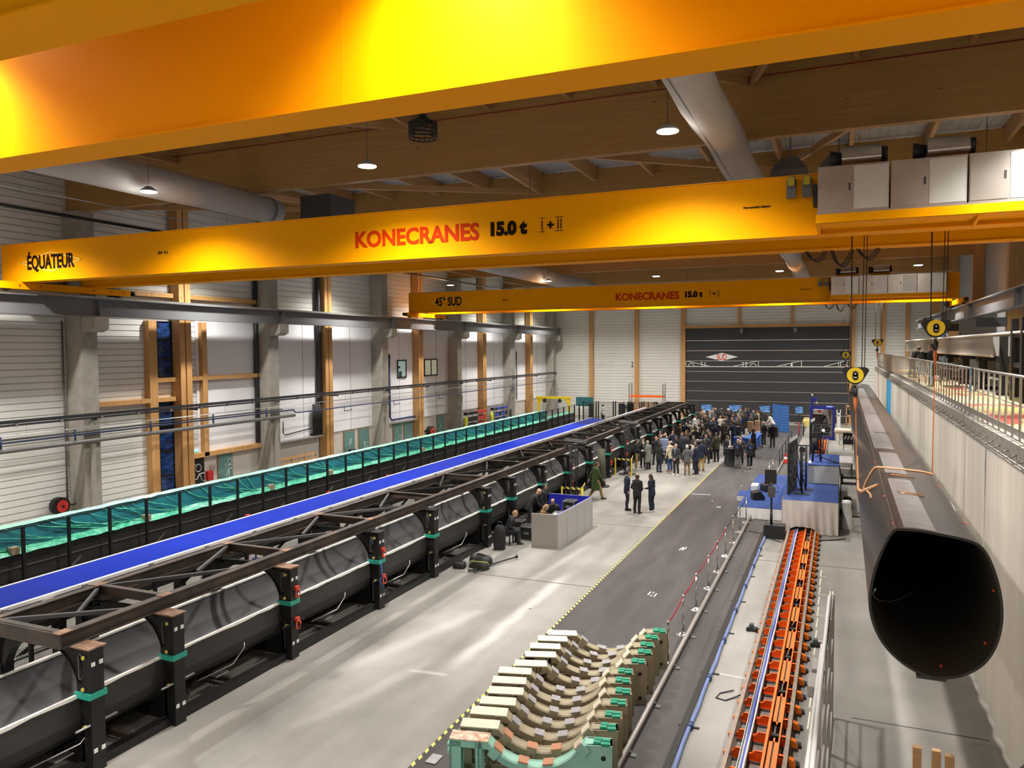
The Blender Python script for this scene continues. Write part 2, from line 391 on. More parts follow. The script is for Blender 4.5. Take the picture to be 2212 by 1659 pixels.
# chalk outlines beside the orange track
CHK = mat('cream_tape', (.74, .70, .54), .7)
rr = random.Random(3)
for i in range(12):
    y = 15.2+i*.95; x = -.47
    struct('floor_marking', MB().bar((x, y, .002), (x+.02, y+.75, .002), .03, .003), CHK)
    if i % 2: struct('floor_marking', MB().bar((x, y, .002), (x+.16+.1*rr.random(), y+.02, .002), .025, .003), CHK)
for x in (-.2, -.13): struct('floor_marking', MB().bar((x, 19.6, .002), (x+.03, 24.2, .002), .03, .003), CHK)
struct('floor_marking', MB().bar((-2.35, 17.1, .002), (-1.75, 17.05, .002), .04, .003), CHK)

# left wall : ribbed sheet near, smooth white lining panels further on
RIBW = panel_mat('ribbed_wall_sheet', (.80, .79, .74), .26, .03, 'Z', .55, .74, .12)
RIBF = panel_mat('fine_ribbed_wall_sheet', (.80, .80, .735), .30, .02, 'Z', .55, .74, .12)
SMOW = mat('smooth_white_lining', (.86, .86, .875), .6, var=.04, scale=.7)
LOWW = mat('painted_block_wall', (.56, .53, .48), .75, var=.08, scale=1.1)
w = MB()
w.cur = 0; w.box(XL-.3, XL, YB, 28.2, 0, ZD); w.cur = 1; w.box(XL-.3, XL, 28.2, YE, 8.75, ZD)
w.cur = 2; w.box(XL-.3, XL+.06, 28.2, YE, 2.12, 8.75); w.cur = 3; w.box(XL-.3, XL, 28.2, YE, 0, 2.12)
struct('wall_left', w, [RIBW, RIBF, SMOW, LOWW])
struct('wall_end', MB().box(XL-.3, XR+.3, YE, YE+.3, 0, ZD), RIBF)
struct('wall_right', MB().box(XR, XR+.3, YB, YE, 0, ZD), mat('right_wall_panels', (.36, .37, .37), .6, var=.05))
struct('wall_rear', MB().box(XL-.3, XR+.3, YB-.3, YB, 0, ZD), SMOW)
DECK = panel_mat('roof_deck_sheet', (.50, .54, .58), .33, .012, 'X', .5, .85, .2)
struct('ceiling', MB().box(XL-.3, XR+.3, YB-.3, YE+.3, ZD, ZD+.2), DECK)
for i, y in enumerate((36.2, 40.9, 46.8, 52.2, 57.3, 63.0, 68.0, 73.6)):
    struct('wall_left_joint', MB().box(XL+.05, XL+.066, y-.012, y+.012, 2.12, 8.75), JOINT)

# concrete columns with corbels under the crane runway
for y in COLY[1:]:
    m = MB().box(XL, -27.72, y-.36, y+.36, 0, 12.75)
    m.prism([(-27.72, 8.56), (-27.0, 8.56), (-27.0, 8.1), (-27.3, 7.95), (-27.72, 7.95)], 'xz', y-.34, y+.34)
    struct('concrete_column', m, CONC)
    if y > 15:
        b = MB().bar((-27.72, y-.05, .1), (-27.5, y-.15, 3.5), .14)
        struct('concrete_column_brace', b, CONC)
for y in TIMY:
    m = MB().box(XL+.07, -28.06, y-.34, y-.05, 0, ZD).box(XL+.07, -28.06, y+.02, y+.34, 0, ZD).box(XL+.07, -28.14, y-.05, y+.02, 0, ZD)
    struct('timber_column', m, TIM)
for y in COLY[1:]:
    struct('timber_column_right', MB().box(7.4, XR, y-.25, y+.25, 5.5, ZD), TIM)
# timber framing of the first bay (trim)
n = 0
def trim(x0, x1, y0, y1, z0, z1):
    global n; n += 1
    struct('trim_%d' % n, MB().box(x0, x1, y0, y1, z0, z1), TIM)
TX0, TX1 = XL, -28.34
trim(TX0, TX1, 25.25, 25.68, 0, 8.55); trim(TX0, TX1, 26.96, 27.12-.4, 0, 5.0); trim(TX0, TX1, 28.36, 28.66, 2.05, 8.55)
trim(TX0, TX1, 22.2, 25.25, 4.86, 5.06); trim(TX0, TX1, 25.68, 26.74, 4.86, 5.06); trim(TX0, TX1, 25.68, 26.74, 5.76, 5.96)
trim(TX0, TX1, 27.42, 28.36, 5.76, 5.96); trim(TX0, TX1, 28.66, 32.35, 5.76, 5.96); trim(TX0, TX1, 27.42, 32.35, 2.02, 2.24)
trim(TX0, TX1, 22.2, 26.7, 9.62, 9.82); trim(TX0, TX1, 27.42, 32.35, 9.62, 9.82); trim(TX0, TX1, 12, 21.4, 9.62, 9.82)
# tall blue dusk windows
def dusk_mat():
    m, nt, b = nodes('dusk_window_glass'); N = nt.nodes; L = nt.links
    tc = N.new('ShaderNodeTexCoord'); mp = N.new('ShaderNodeMapping'); mp.inputs['Scale'].default_value = (1, 1.2, 3.5); L.new(tc.outputs['Object'], mp.inputs[0])
    nz = N.new('ShaderNodeTexNoise'); nz.inputs['Scale'].default_value = 1.6; nz.inputs['Detail'].default_value = 5; L.new(mp.outputs[0], nz.inputs['Vector'])
    r = N.new('ShaderNodeValToRGB'); e = r.color_ramp.elements; e[0].position = .35; e[0].color = (.006, .012, .03, 1); e[1].position = .7; e[1].color = (.02, .07, .26, 1)  # dusk light and reflections from outside put into the pane colour
    L.new(nz.outputs['Fac'], r.inputs['Fac']); L.new(r.outputs['Color'], b.inputs['Base Color']); b.inputs['Roughness'].default_value = .08
    return m
DUSK = dusk_mat()
for i, (z0, z1) in enumerate(((.3, 4.86), (5.96, 8.55))):
    fr = MB()
    nb = 3 if i else 4
    for k in range(nb+1):
        z = z0+(z1-z0)*k/nb; fr.box(XL, XL+.1, 25.9, 26.74, z-.035 if k else z, z+.035 if k < nb else z)
    fr.box(XL, XL+.1, 25.68, 25.92, z0, z1).box(XL, XL+.1, 26.72, 26.78, z0, z1)
    o = struct('window_%d' % (i+1), fr, BLK)
    MB().box(XL+.02, XL+.05, 25.92, 26.72, z0+.02, z1-.02).build('glass', DUSK, o)
# interior office windows high in the white lining
for i, (y0, y1, c) in enumerate(((46.5, 47.72, (.55, .85, .75)), (50.3, 52.33, (.85, .8, .5)))):
    fr = MB(); X = XL+.06
    fr.box(X, X+.06, y0, y0+.09, 5.16, 6.44).box(X, X+.06, y1-.09, y1, 5.16, 6.44).box(X, X+.06, y0, y1, 5.16, 5.25).box(X, X+.06, y0, y1, 6.35, 6.44)
    if i: fr.box(X, X+.06, 51.3, 51.4, 5.2, 6.4)
    o = struct('window_%d' % (i+3), fr, BLK)
    MB().box(X+.005, X+.02, y0+.05, y1-.05, 5.2, 6.4).build('pane', mat('lit_office_%d' % i, (.3, .3, .3), .3, emit=c, es=.28), o)
    if not i: MB().box(X+.021, X+.03, 46.7, 47.1, 5.25, 5.62).box(X+.021, X+.03, 46.62, 46.9, 5.85, 6.0).build('silhouette', mat('office_dark', (.03, .06, .06), .5), o)
# doors along the left wall with thin white line drawings
def door(i, y0, y1, m, art):
    d = MB().box(XL, XL+.07, y0-.06, y1+.06, 0, 2.06)
    o = struct('door_%d' % i, d, mat('door_lining', (.30, .20, .11), .6) if i > 1 else GREYL)
    l = MB().box(XL+.07, XL+.09, y0, y1, .02, 2.0).build('door_leaf', m, o)
    if art:
        a = MB(); x = XL+.1; w_ = y1-y0
        for s in art:
            if s[0] == 'c': a.tube([(x, y0+w_*(s[1]+s[3]*math.cos(t*PI/8)), s[2]+s[3]*w_*math.sin(t*PI/8)) for t in range(17)], .018, 4)
            else: a.tube([(x, y0+w_*p, q) for p, q in s[1]], .018, 4)
        a.build('line_drawing', TXW, l)
    return o
door(1, 27.5, 28.52, BLK, [('c', .62, 1.5, .18), ('l', [(.2, 1.68), (.45, 1.68)]), ('l', [(.33, 1.68), (.33, 1.42)]), ('l', [(.2, 1.05), (.5, .95), (.68, 1.2), (.98, 1.22)]), ('l', [(.2, 1.22), (.4, 1.2)]), ('l', [(.72, 1.15), (.8, .9), (.98, .8)]), ('l', [(.75, .75), (.6, .5)])])
door(2, 29.5, 30.4, TEALD, [('c', .8, 1.55, .16), ('l', [(.45, 1.25), (.45, 1.45), (.55, 1.45), (.55, 1.25), (.45, 1.25)]), ('l', [(.55, 1.35), (.98, 1.35)]), ('l', [(.98, 1.2), (.7, 1.15), (.5, .8), (.55, .5), (.75, .35)]), ('l', [(.72, 1.1), (.72, .4)])])
door(3, 40.15, 41.2, TEALD, [('l', [(.2, .4), (.5, 1.0), (.35, 1.0), (.6, 1.4)]), ('l', [(.6, 1.1), (.6, 1.5), (.75, 1.5), (.75, 1.1), (.6, 1.1)])])
door(4, 41.75, 42.85, TEALD, [('l', [(.5, .4), (.5, 1.2), (.6, 1.2), (.6, .6), (.9, .5)]), ('l', [(.75, .8), (.9, .9)]), ('l', [(.75, 1.05), (.9, 1.1)])])
door(5, 45.95, 47.0, TEALD, [('l', [(.2, 1.5), (.5, 1.5), (.5, 1.1), (.8, 1.1), (.8, .7)]), ('l', [(.3, .7), (.3, .4), (.6, .4)])])
door(6, 47.4, 48.42, TEALD, [('l', [(.5, .5), (.7, .9), (.5, 1.0)])])
door(7, 52.3, 53.35, TEALD, [('l', [(.3, 1.5), (.5, 1.2), (.3, 1.0), (.5, .6)])])
# wall fittings
t = thing('exit_sign', (XL+.1, 28.02, 2.3), 'small lit green emergency sign above the black door', 'exit sign')
MB().box(XL, XL+.08, 27.85, 28.2, 2.27, 2.42).build('housing', WHT, t)
MB().box(XL+.081, XL+.085, 27.87, 28.18, 2.285, 2.405).build('face', mat('exit_glow', (.1, .5, .35), .4, emit=(.25, .95, .7), es=1.3), t)
tag(MB().box(XL, XL+.2, 28.66, 29.0, .8, 1.25).build('fire_box', RED), 'red fire equipment box on the wall beside the black door', 'fire equipment box')
tag(MB().box(XL+.01, XL+.04, 28.95, 29.3, 1.25, 1.5).build('notice_board', mat('paper_notice', (.38, .34, .32), .8)), 'small grey notice on the wall left of the first teal door', 'notice')
def reel(x, y, z, r, label):
    t = thing('hose_reel', (x, y, z-r), label, 'hose reel')
    MB().tube([(x+.02, y, z), (x+.34, y, z)], r, 24).build('drum', BLK, t)
    MB().cyl((x+.34, y, z), (x+.37, y, z), r*.72, 24).build('disc', RED, t)
    MB().cyl((x+.37, y, z), (x+.42, y, z), r*.14, 12).build('hub', BLK, t)
    MB().box(x-.285, x+.02, y-.1, y+.1, z-.06, z+.06).build('bracket', BLK, t)
    MB().tube([(x+.2, y+r*.9, z), (x+.25, y+r+.15, z-.05), (x+.25, y+r+.3, z-.02)], .03, 6).build('nozzle', BLK, t)
reel(-28.35, 20.62, 1.12, .34, 'red hose reel mounted beside the nearest concrete column')
reel(-28.35, 50.45, 1.02, .40, 'red hose reel beyond the green film mould, between teal doors')
t = thing('radiator_duct', (-28.4, 37.35, 2.2), 'black upright finned unit beside the second timber column', 'wall unit')
m = MB()
for k in range(5): m.cyl((-28.36, 36.85+.165*k, 2.25), (-28.36, 36.85+.165*k, 4.0), .08, 10)
m.build('fins', BLK, t); MB().box(XL+.07, -28.3, 36.75, 37.6, 2.15, 2.27).build('base_tray', BLK, t)
for (ys, lab, mm) in (((45.25, 49.3), 'dark blue pipe loop running down beside and under the lit office window', PIPEB),):
    m = MB(); x = -28.42
    m.tube([(x, ys[0], 6.85), (x, ys[0], 2.5), (x, ys[0]+.2, 2.3), (x, ys[1]-.3, 2.3), (x, ys[1], 2.6), (x, ys[1], 8.6)], .07, 8)
    tag(m.build('wall_pipe', mm), lab, 'pipe')
tag(MB().tube([(-28.42, 34.2, 3.2), (-28.42, 34.2, 2.55), (-28.42, 34.35, 2.45), (-28.42, 36.7, 2.6), (-28.42, 36.7, 3.4)], .035, 6).build('wall_pipe', DKP), 'thin black pipe bend on the white wall left of the black finned unit', 'pipe')
tag(MB().tube([(-28.45, 67.9, 6.9), (-28.45, 67.9, 2.3)], .05, 8).build('wall_pipe', DKP), 'thin black vertical pipe on the white wall near the far corner', 'pipe')
tag(MB().box(XL+.06, XL+.42, 33.1, 37.5, 2.05, 2.13).build('wall_ledge', mat('grey_ledge', (.3, .29, .28), .6)), 'thin grey ledge under the white lining above the leaning pallet', 'ledge')
tag(MB().box(XL+.06, XL+.36, 44.9, 49.1, 2.05, 2.13).build('wall_ledge', mat('grey_ledge', (.3, .29, .28), .6)), 'thin grey ledge above the pair of teal doors under the lit window', 'ledge')
# wooden pallet leaning on the wall
t = thing('wooden_pallet', (-28.0, 35, .1), 'long slatted wooden pallet leaning on the wall behind the green film', 'pallet')
def pl(s, u): return (-28.15+.25*(1-u), 33.3+3.4*s, .09+1.1*u)
for u in (.02, .26, .5, .74, .98): MB().bar(pl(0, u), pl(1, u), .16, .03, (1, 0, .25)).build('slat', WOODC, t)
for s in (.01, .36, .68, .99): MB().bar(pl(s, 0), pl(s, 1), .09, .09, (1, 0, 0)).build('runner', WOODC, t)

# service pipes and cable trays running along the left wall
xs = -27.45
def run(name, z, x, y0, y1, m, r, label, cat='pipe'):
    tag(MB().tube([(x, y0, z), (x, y1, z)], r, 8).build(name, m), label, cat)
t = thing('cable_tray', (xs, 44, 4.5), 'uppermost dark cable rail running the whole length of the left wall', 'cable tray')
MB().box(xs-.06, xs+.06, 5, 76.2, 4.60, 4.72).build('rail', DKP, t)
MB().box(xs-.05, xs+.05, 5, 76.2, 4.50, 4.57).build('lower_rail', DKP, t)
for k in range(40): MB().box(xs-.03, xs+.09, 8+1.75*k-.05, 8+1.75*k+.05, 4.48, 4.6).build('clip', STEEL, t)
for k, y in enumerate(COLY[1:]+TIMY[1:]):
    MB().box(XL+.1, xs, y-.03, y+.03, 4.42, 4.5).build('wall_bracket', DKP, t)
t = thing('wire_mesh_tray', (xs, 44, 4.15), 'thin wire mesh cable tray hung below the upper cable rail', 'cable tray')
m = MB()
for dx in (-.09, 0, .09): m.tube([(xs+dx, 5, 4.18), (xs+dx, 76, 4.18)], .012, 4)
m.build('wires', STEEL, t)
for k in range(50): MB().tube([(xs-.1, 8+1.35*k, 4.17), (xs+.1, 8+1.35*k, 4.17), (xs+.1, 8+1.35*k, 4.24)], .01, 4).build('rung', STEEL, t)
for k in range(20): MB().tube([(xs, 9+3.3*k, 4.18), (xs, 9+3.3*k, 4.5)], .008, 4).build('hanger', STEEL, t)
t = thing('compressed_air_pipe', (xs, 40, 3.85), 'dark blue pipe with upright stubs below the wire tray', 'pipe')
MB().tube([(xs, 5, 3.92), (xs, 33.6, 3.92), (xs, 33.9, 3.92), (xs, 34.0, 3.8), (xs, 34.2, 3.74), (xs, 76, 3.74)], .035, 8).build('main', PIPEB, t)
MB().tube([(xs, 5, 4.02), (xs, 33, 4.02)], .03, 8).build('upper_line', DKP, t)
for y in (15.2, 17.9, 20.8, 24.4, 28, 31.7): MB().tube([(xs+.05, y, 3.72), (xs+.05, y, 4.15)], .04, 8).build('stub', PIPEB, t)
for y in (38.6, 44.2, 50.5): MB().tube([(xs, y, 3.74), (xs, y, 3.5), (xs, y+.7, 3.5), (xs, y+.7, 3.6)], .025, 6).build('drop_bend', DKP, t)
run('drain_pipe', 3.62, xs, 5, 34.0, PIPEG, .085, 'thick grey pipe, lowest of the lines along the near left wall')
tag(MB().tube([(XL+.1, 21.25, .0), (XL+.1, 21.25, 8.4)], .04, 6).build('down_pipe', PIPEG), 'thin grey vertical pipe beside the nearest concrete column', 'pipe')
tag(MB().tube([(XL+.2, 32.2, 2.3), (XL+.2, 32.2, 12.4)], .12, 10).build('down_pipe', DKP), 'thick black vertical pipe beside the second concrete column', 'pipe')
tag(MB().tube([(XL+.24, 37.48, 4.0), (XL+.24, 37.48, 14.)], .15, 10).build('down_pipe', DKP), 'thick dark vertical duct beside the second timber column', 'pipe')

# crane runways
def runway(x, y0, y1, side, ys, label):
    t = thing('crane_runway_beam', (x, (y0+y1)/2, 8.56), label, 'runway beam')
    MB().box(x-.2, x+.2, y0, y1, 9.24, 9.28).build('top_flange', RUNW, t)
    MB().box(x-.02, x+.02, y0, y1, 8.6, 9.24).build('web', RUNW, t)
    MB().box(x-.2, x+.2, y0, y1, 8.56, 8.6).build('bottom_flange', RUNW, t)
    MB().box(x-.035, x+.035, y0, y1, 9.28, 9.36).build('crane_rail', STEEL, t)
    for y in ys:
        MB().box(x-.19, x+.19, y-.012, y+.012, 8.6, 9.24).build('stiffener', RUNW, t)
runway(-27.25, 3, 77.0, 1, COLY[1:], 'long dark grey crane runway beam on the left wall corbels')
runway(5.95, 12, 71.7, -1, COLY[1:7], 'long grey crane runway beam over the mezzanine on the right')
for y in COLY[2:7]:
    struct('column_bracket', MB().box(6.1, XR, y-.2, y+.2, 8.1, 8.55), RUNW)

# roof: glulam beams, purlins, braces
BEAMY = [0, 10.9, 21.8, 32.75, 43.65, 54.5, 65.4, 76.6]
for y in BEAMY:
    struct('beam', MB().box(XL, XR, y-.14, y+.14, 12.75, 14.98), GLU)
px = [XL+.9+2.55*k for k in range(15)]
for i in range(len(BEAMY)-1):
    a, b = BEAMY[i]+.14, BEAMY[i+1]-.14
    if i < 1: continue
    for k, x in enumerate(px):
        if x > XR-.3: continue
        struct('beam_purlin', MB().box(x-.07, x+.07, a, b, 14.45, ZD), GLUY)
    for k in range(0, len(px)-4, 4):
        x = px[k]
        struct('beam_brace', MB().bar((x, a, 12.95), (x+5.1, b, 14.2), .12, .2), GLUY)
        struct('beam_brace', MB().bar((x+7.65, a, 12.95), (x+5.1, b, 14.2), .12, .2), GLUY)
for i, (x, y, z) in enumerate(((-15.7, 21.63, 14.36), (-15.7, 10.73, 14.36))):
    tag(MB().tube([(-26, y, z), (7, y, z)], .016, 6).build('red_cable', mat('dull_red_cable', (.30, .02, .012), .6)), ('thin red cable clipped along the nearest visible roof beam', 'thin red cable clipped along the roof beam above the front crane')[i], 'cable')

# fabric air ducts
def duct(x, y0, y1, label, cap=True, r=.45, z=12.2):
    t = thing('air_duct', (x, (y0+y1)/2, z-r), label, 'air duct')
    m = MB(); n = 28; pts = []; rs = []
    L_ = y1-y0; k = max(8, int(L_/1.2))
    for i in range(k+1):
        pts.append((x+.04*math.sin(i*1.3), y0+L_*i/k, z)); rs.append(r*(1+.012*math.sin(i*2.1)))
    m.tube(pts, r, 22, True, rs); m.build('sleeve', DUCT, t)
    if cap: MB().tube([(x, y1-.5, z), (x, y1-.42, z)], r+.012, 22).build('end_strap', mat('duct_strap', (.2, .2, .2), .8), t)
    MB().tube([(x-.3*r, y0, z-r*.96), (x-.3*r, y1, z-r*.96)], .008, 4).build('seam', mat('duct_seam', (.12, .12, .12), .8), t)
    MB().tube([(x, y0, z+r+.06), (x, y1, z+r+.06)], .01, 4).build('support_wire', STEEL, t)
    for i in range(int(L_/4)): MB().tube([(x, y0+2+4*i, z+r), (x, y0+2+4*i, z+r+.06)], .006, 4).build('hook', STEEL, t)
duct(-2.62, -6, 33, 'long grey fabric air duct crossing in front of the big roof beam, right of centre')
duct(-18.9, -6, 22.6, 'grey fabric air duct under the roof at upper left, behind the front crane')
duct(-2.5, 38, 60.5, 'grey fabric air duct further back, right, above the far crane')
duct(-18.9, 38, 61, 'grey fabric air duct further back, above the far crane lettering', r=.5, z=12.13)
# plenum boxes behind the near ducts
tag(MB().box(-17.9, -16.6, 22.7, 24.2, 11.6, 12.7).build('plenum_box', mat('dark_sheet_metal', (.10, .10, .11), .5, .6)), 'dark sheet metal plenum box at the end of the left fabric duct', 'duct box')
for (x, lab) in ((-1.55, 'grey duct box behind the roof beam beside the floodlights'), (-.1, 'grey tapered duct box above the floodlights of the middle crane')):
    tag(MB().loft([[(x-.55, 26, 11.9), (x+.55, 26, 11.9), (x+.55, 27.4, 11.9), (x-.55, 27.4, 11.9)], [(x-.55, 26, 12.8), (x+.55, 26, 12.8), (x+.55, 27.4, 12.8), (x-.55, 27.4, 12.8)], [(x-.25, 26.2, 13.2), (x+.25, 26.2, 13.2), (x+.25, 27.2, 13.2), (x-.25, 27.2, 13.2)]], smooth=False).tube([(x, 26.7, 13.2), (x, 26.7, ZD-.02)], .03, 6).build('duct_box', mat('grey_sheet_metal', (.22, .23, .24), .5, .5)), lab, 'duct box')
# hanging lamps
LAMPX = [-25.6, -18.2, -10.83, -3.38, 4.0]
LAMPY = [5.95, 16.35, 27.25, 38.15, 49.0, 59.9, 70.8]
LMAT = mat('lamp_diffuser', (1, 1, 1), .5, emit=(1, .94, .84), es=38)
def make_lamp():
    t = thing('pendant_lamp', (0, 0, 11.72), 'lamp', 'ceiling lamp')
    MB().lathe([(.05, .16), (.09, .15), (.16, .09), (.225, .05), (.235, .012), (.22, .012)], (0, 0, 11.72), 20).build('housing', mat('lamp_housing', (.35, .35, .35), .5, .1), t)
    MB().cyl((0, 0, 11.72), (0, 0, 11.733), .225, 24).build('diffuser', LMAT, t)
    MB().tube([(0, 0, 11.87), (0, 0, 14.98)], .008, 4).build('suspension_wire', DKP, t)
    return t
lamp0 = make_lamp(); first = True
lu = bpy.data.lights.new('lamp_scatter', 'POINT'); lu.energy = 26; lu.color = (1, .95, .875); lu.shadow_soft_size = .22
ROWN = ['above the front crane', 'hanging before the nearest big roof beam', 'behind the middle crane', 'behind the middle crane, third bay', 'in the row above the far crane', 'behind the far crane', 'by the far end wall']
ld = bpy.data.lights.new('lamp_light', 'SPOT'); ld.energy = 4800; ld.color = (1, .96, .91); ld.spot_size = R(145); ld.spot_blend = 1.0; ld.shadow_soft_size = .22
ldn = ld.copy(); ldn.spot_size = R(124); ldn.energy = 2700
for j, y in enumerate(LAMPY):
    for i, x in enumerate(LAMPX):
        lab = 'round white pendant lamp %s, %s from the left wall' % (ROWN[j], ORD[i])
        if first: o = lamp0; o.location = (x, y, 11.72); first = False; o['label'] = lab; o['group'] = 'pendant lamps'
        else: o = copy_tree(lamp0, loc=(x, y, 11.72), label=lab, group='pendant lamps')
        l = bpy.data.objects.new('lamp_light', ld if j else ldn); COL.objects.link(l); l.location = (x, y, 11.68)
        l = bpy.data.objects.new('lamp_scatter', lu); COL.objects.link(l); l.location = (x, y, 11.50)
for x in LAMPX:  # unseen row behind the camera: lights without fixtures, added as front fill
    l = bpy.data.objects.new('lamp_light', ld); COL.objects.link(l); l.location = (x, -4.95, 11.68)
# round caged fan unit under the roof
t = thing('ceiling_fan', (-9.95, 17.6, 12.6), 'dark caged round fan unit hanging in front of the big roof beam', 'fan')
MB().lathe([(.10, .62), (.12, .55), (.2, .5), (.22, .42)], (-9.95, 17.6, 12.6), 14).build('motor', BLK, t)
m = MB()
for z in (.03, .12, .22, .32, .4):
    m.tube([(-9.95+.36*math.cos(a*PI/12), 17.6+.36*math.sin(a*PI/12), 12.6+z) for a in range(25)], .022, 5)
for a in range(16): m.tube([(-9.95+.36*math.cos(a*PI/8), 17.6+.36*math.sin(a*PI/8), 12.6+z) for z in (.03, .4)]+[(-9.95+.1*math.cos(a*PI/8), 17.6+.1*math.sin(a*PI/8), 13.03)], .016, 4)
m.build('cage', BLK, t)
m = MB()
for a in range(4): m.bar((-9.95, 17.6, 12.8), (-9.95+.33*math.cos(a*PI/2+.4), 17.6+.33*math.sin(a*PI/2+.4), 12.84), .1, .02)
m.build('blades', DGR, t); MB().tube([(-9.95, 17.6, 13.2), (-9.95, 17.6, 14.9)], .015, 5).build('drop_rod', DKP, t)
# cables high on the left
tag(MB().tube([(-25.6, 4, 12.05), (-25.5, 76, 12.05)], .06, 8).build('conductor_rail', BLK), 'thick black conductor bar high along the left, behind the front crane', 'conductor bar')
tag(MB().tube([(-23.2, 4, 12.2), (-23.3, 76, 12.2)], .02, 6).build('tension_cable', STEEL), 'thin grey tension wire high along the left under the roof', 'cable')

# ---------------------------------------------------------------- far gate with its painted graphics
GATE = mat('dark_gate_panels', (.036, .036, .038), .65, var=.12, scale=.4)
g = struct('door_8', MB().box(-14.22, .86, YE-.12, YE, 0, 9.05), GATE)
for z in (7.85, 6.85, 5.25, 4.78, 3.8, 2.83, 1.88, .68): MB().box(-14.2, .84, YE-.16, YE-.12, z-.035, z+.035).build('aluminium_rib', SILV, g)
for x in (-8.8, -3.9): MB().box(x-.14, x+.14, YE-.5, YE-.12, 8.55, 9.0).build('guide_block', RUNW, g)
yt = YE-.165
MB().prism([(-12.24, 6.22), (-10.68, 6.63), (-9.15, 6.23), (-10.68, 5.83)], 'xz', yt-.01, yt).build('white_diamond', TXW, g)
txt('SUD', 'red_word', TXR, .82, faceY(-10.69, yt-.015, 5.93), g, .012, .004, .62, 'CENTER')
for s, x in (('3.1', -12.47), ('3.2', -8.52), ('4', -4.2), ('5', .62)): txt(s, 'white_number', TXW, .72, faceY(x, yt-.01, 5.22), g, .01, .004, .62, 'CENTER')
def ln(pts, w=.055):
    m = MB()
    for a, b in zip(pts, pts[1:]): m.bar((a[0], yt-.02, a[1]), (b[0], yt-.02, b[1]), .02, w, (0, 0, 1))
    m.build('white_line', TXW, g)
ln([(-14.15, 5.28), (.82, 5.3)]); ln([(-14.18, 5.28), (-14.18, 5.85), (-11.82, 5.29)]); ln([(-9.6, 5.3), (-7.22, 5.85), (-7.22, 5.3)])
ln([(-13.95+.3*(1-math.cos(k*PI/8)), 5.28+.3*math.sin(k*PI/8)) for k in range(9)])
ln([(-8.0+.3*(1-math.cos(k*PI/8)), 5.28+.3*math.sin(k*PI/8)) for k in range(9)])
ln([(-5.68, 5.28), (-3.32, 5.86), (-3.32, 5.3)]); ln([(-4.75, 5.3), (-4.75, 5.5)]); ln([(-1.43, 5.3), (.74, 5.9)]); ln([(-.08, 5.3), (-.08, 5.62)]); ln([(.1, 5.3), (.1, 5.66)]); ln([(-14.1, 5.83), (.8, 5.85)], .03)
txt('2', 'black_number', TXB, .75, faceY(-19.7, YE-.02, 5.2), bpy.data.objects['wall_end'], .01, .004, .62, 'CENTER')
m = MB()
for a, b in (((-27.5, 5.9), (-25.2, 5.35)), ((-25.2, 5.35), (-19.9, 5.4)), ((-23.4, 5.4), (-21.7, 5.9)), ((-21.7, 5.9), (-21.7, 5.4)), ((-25.5, 5.3), (-25.5, 5.9))): m.bar((a[0], YE-.015, a[1]), (b[0], YE-.015, b[1]), .02, .04)
m.build('faint_white_lines', mat('faint_white', (.62, .62, .58), .6), bpy.data.objects['wall_end'])
for x, w_ in ((-24.05, .38), (-19.2, .42), (-14.45, .44), (1.08, .44), (3.62, .36), (5.6, .3)): struct('timber_column_end', MB().box(x-w_/2, x+w_/2, YE-.3, YE, 0, 13), TIM)
struct('beam_gate_header', MB().box(-14.23, .86, YE-.32, YE, 9.08, 9.36), TIM)
for x in (-9.05, -4.15): struct('timber_column_end', MB().box(x-.13, x+.13, YE-.22, YE, 9.36, 13), TIM)
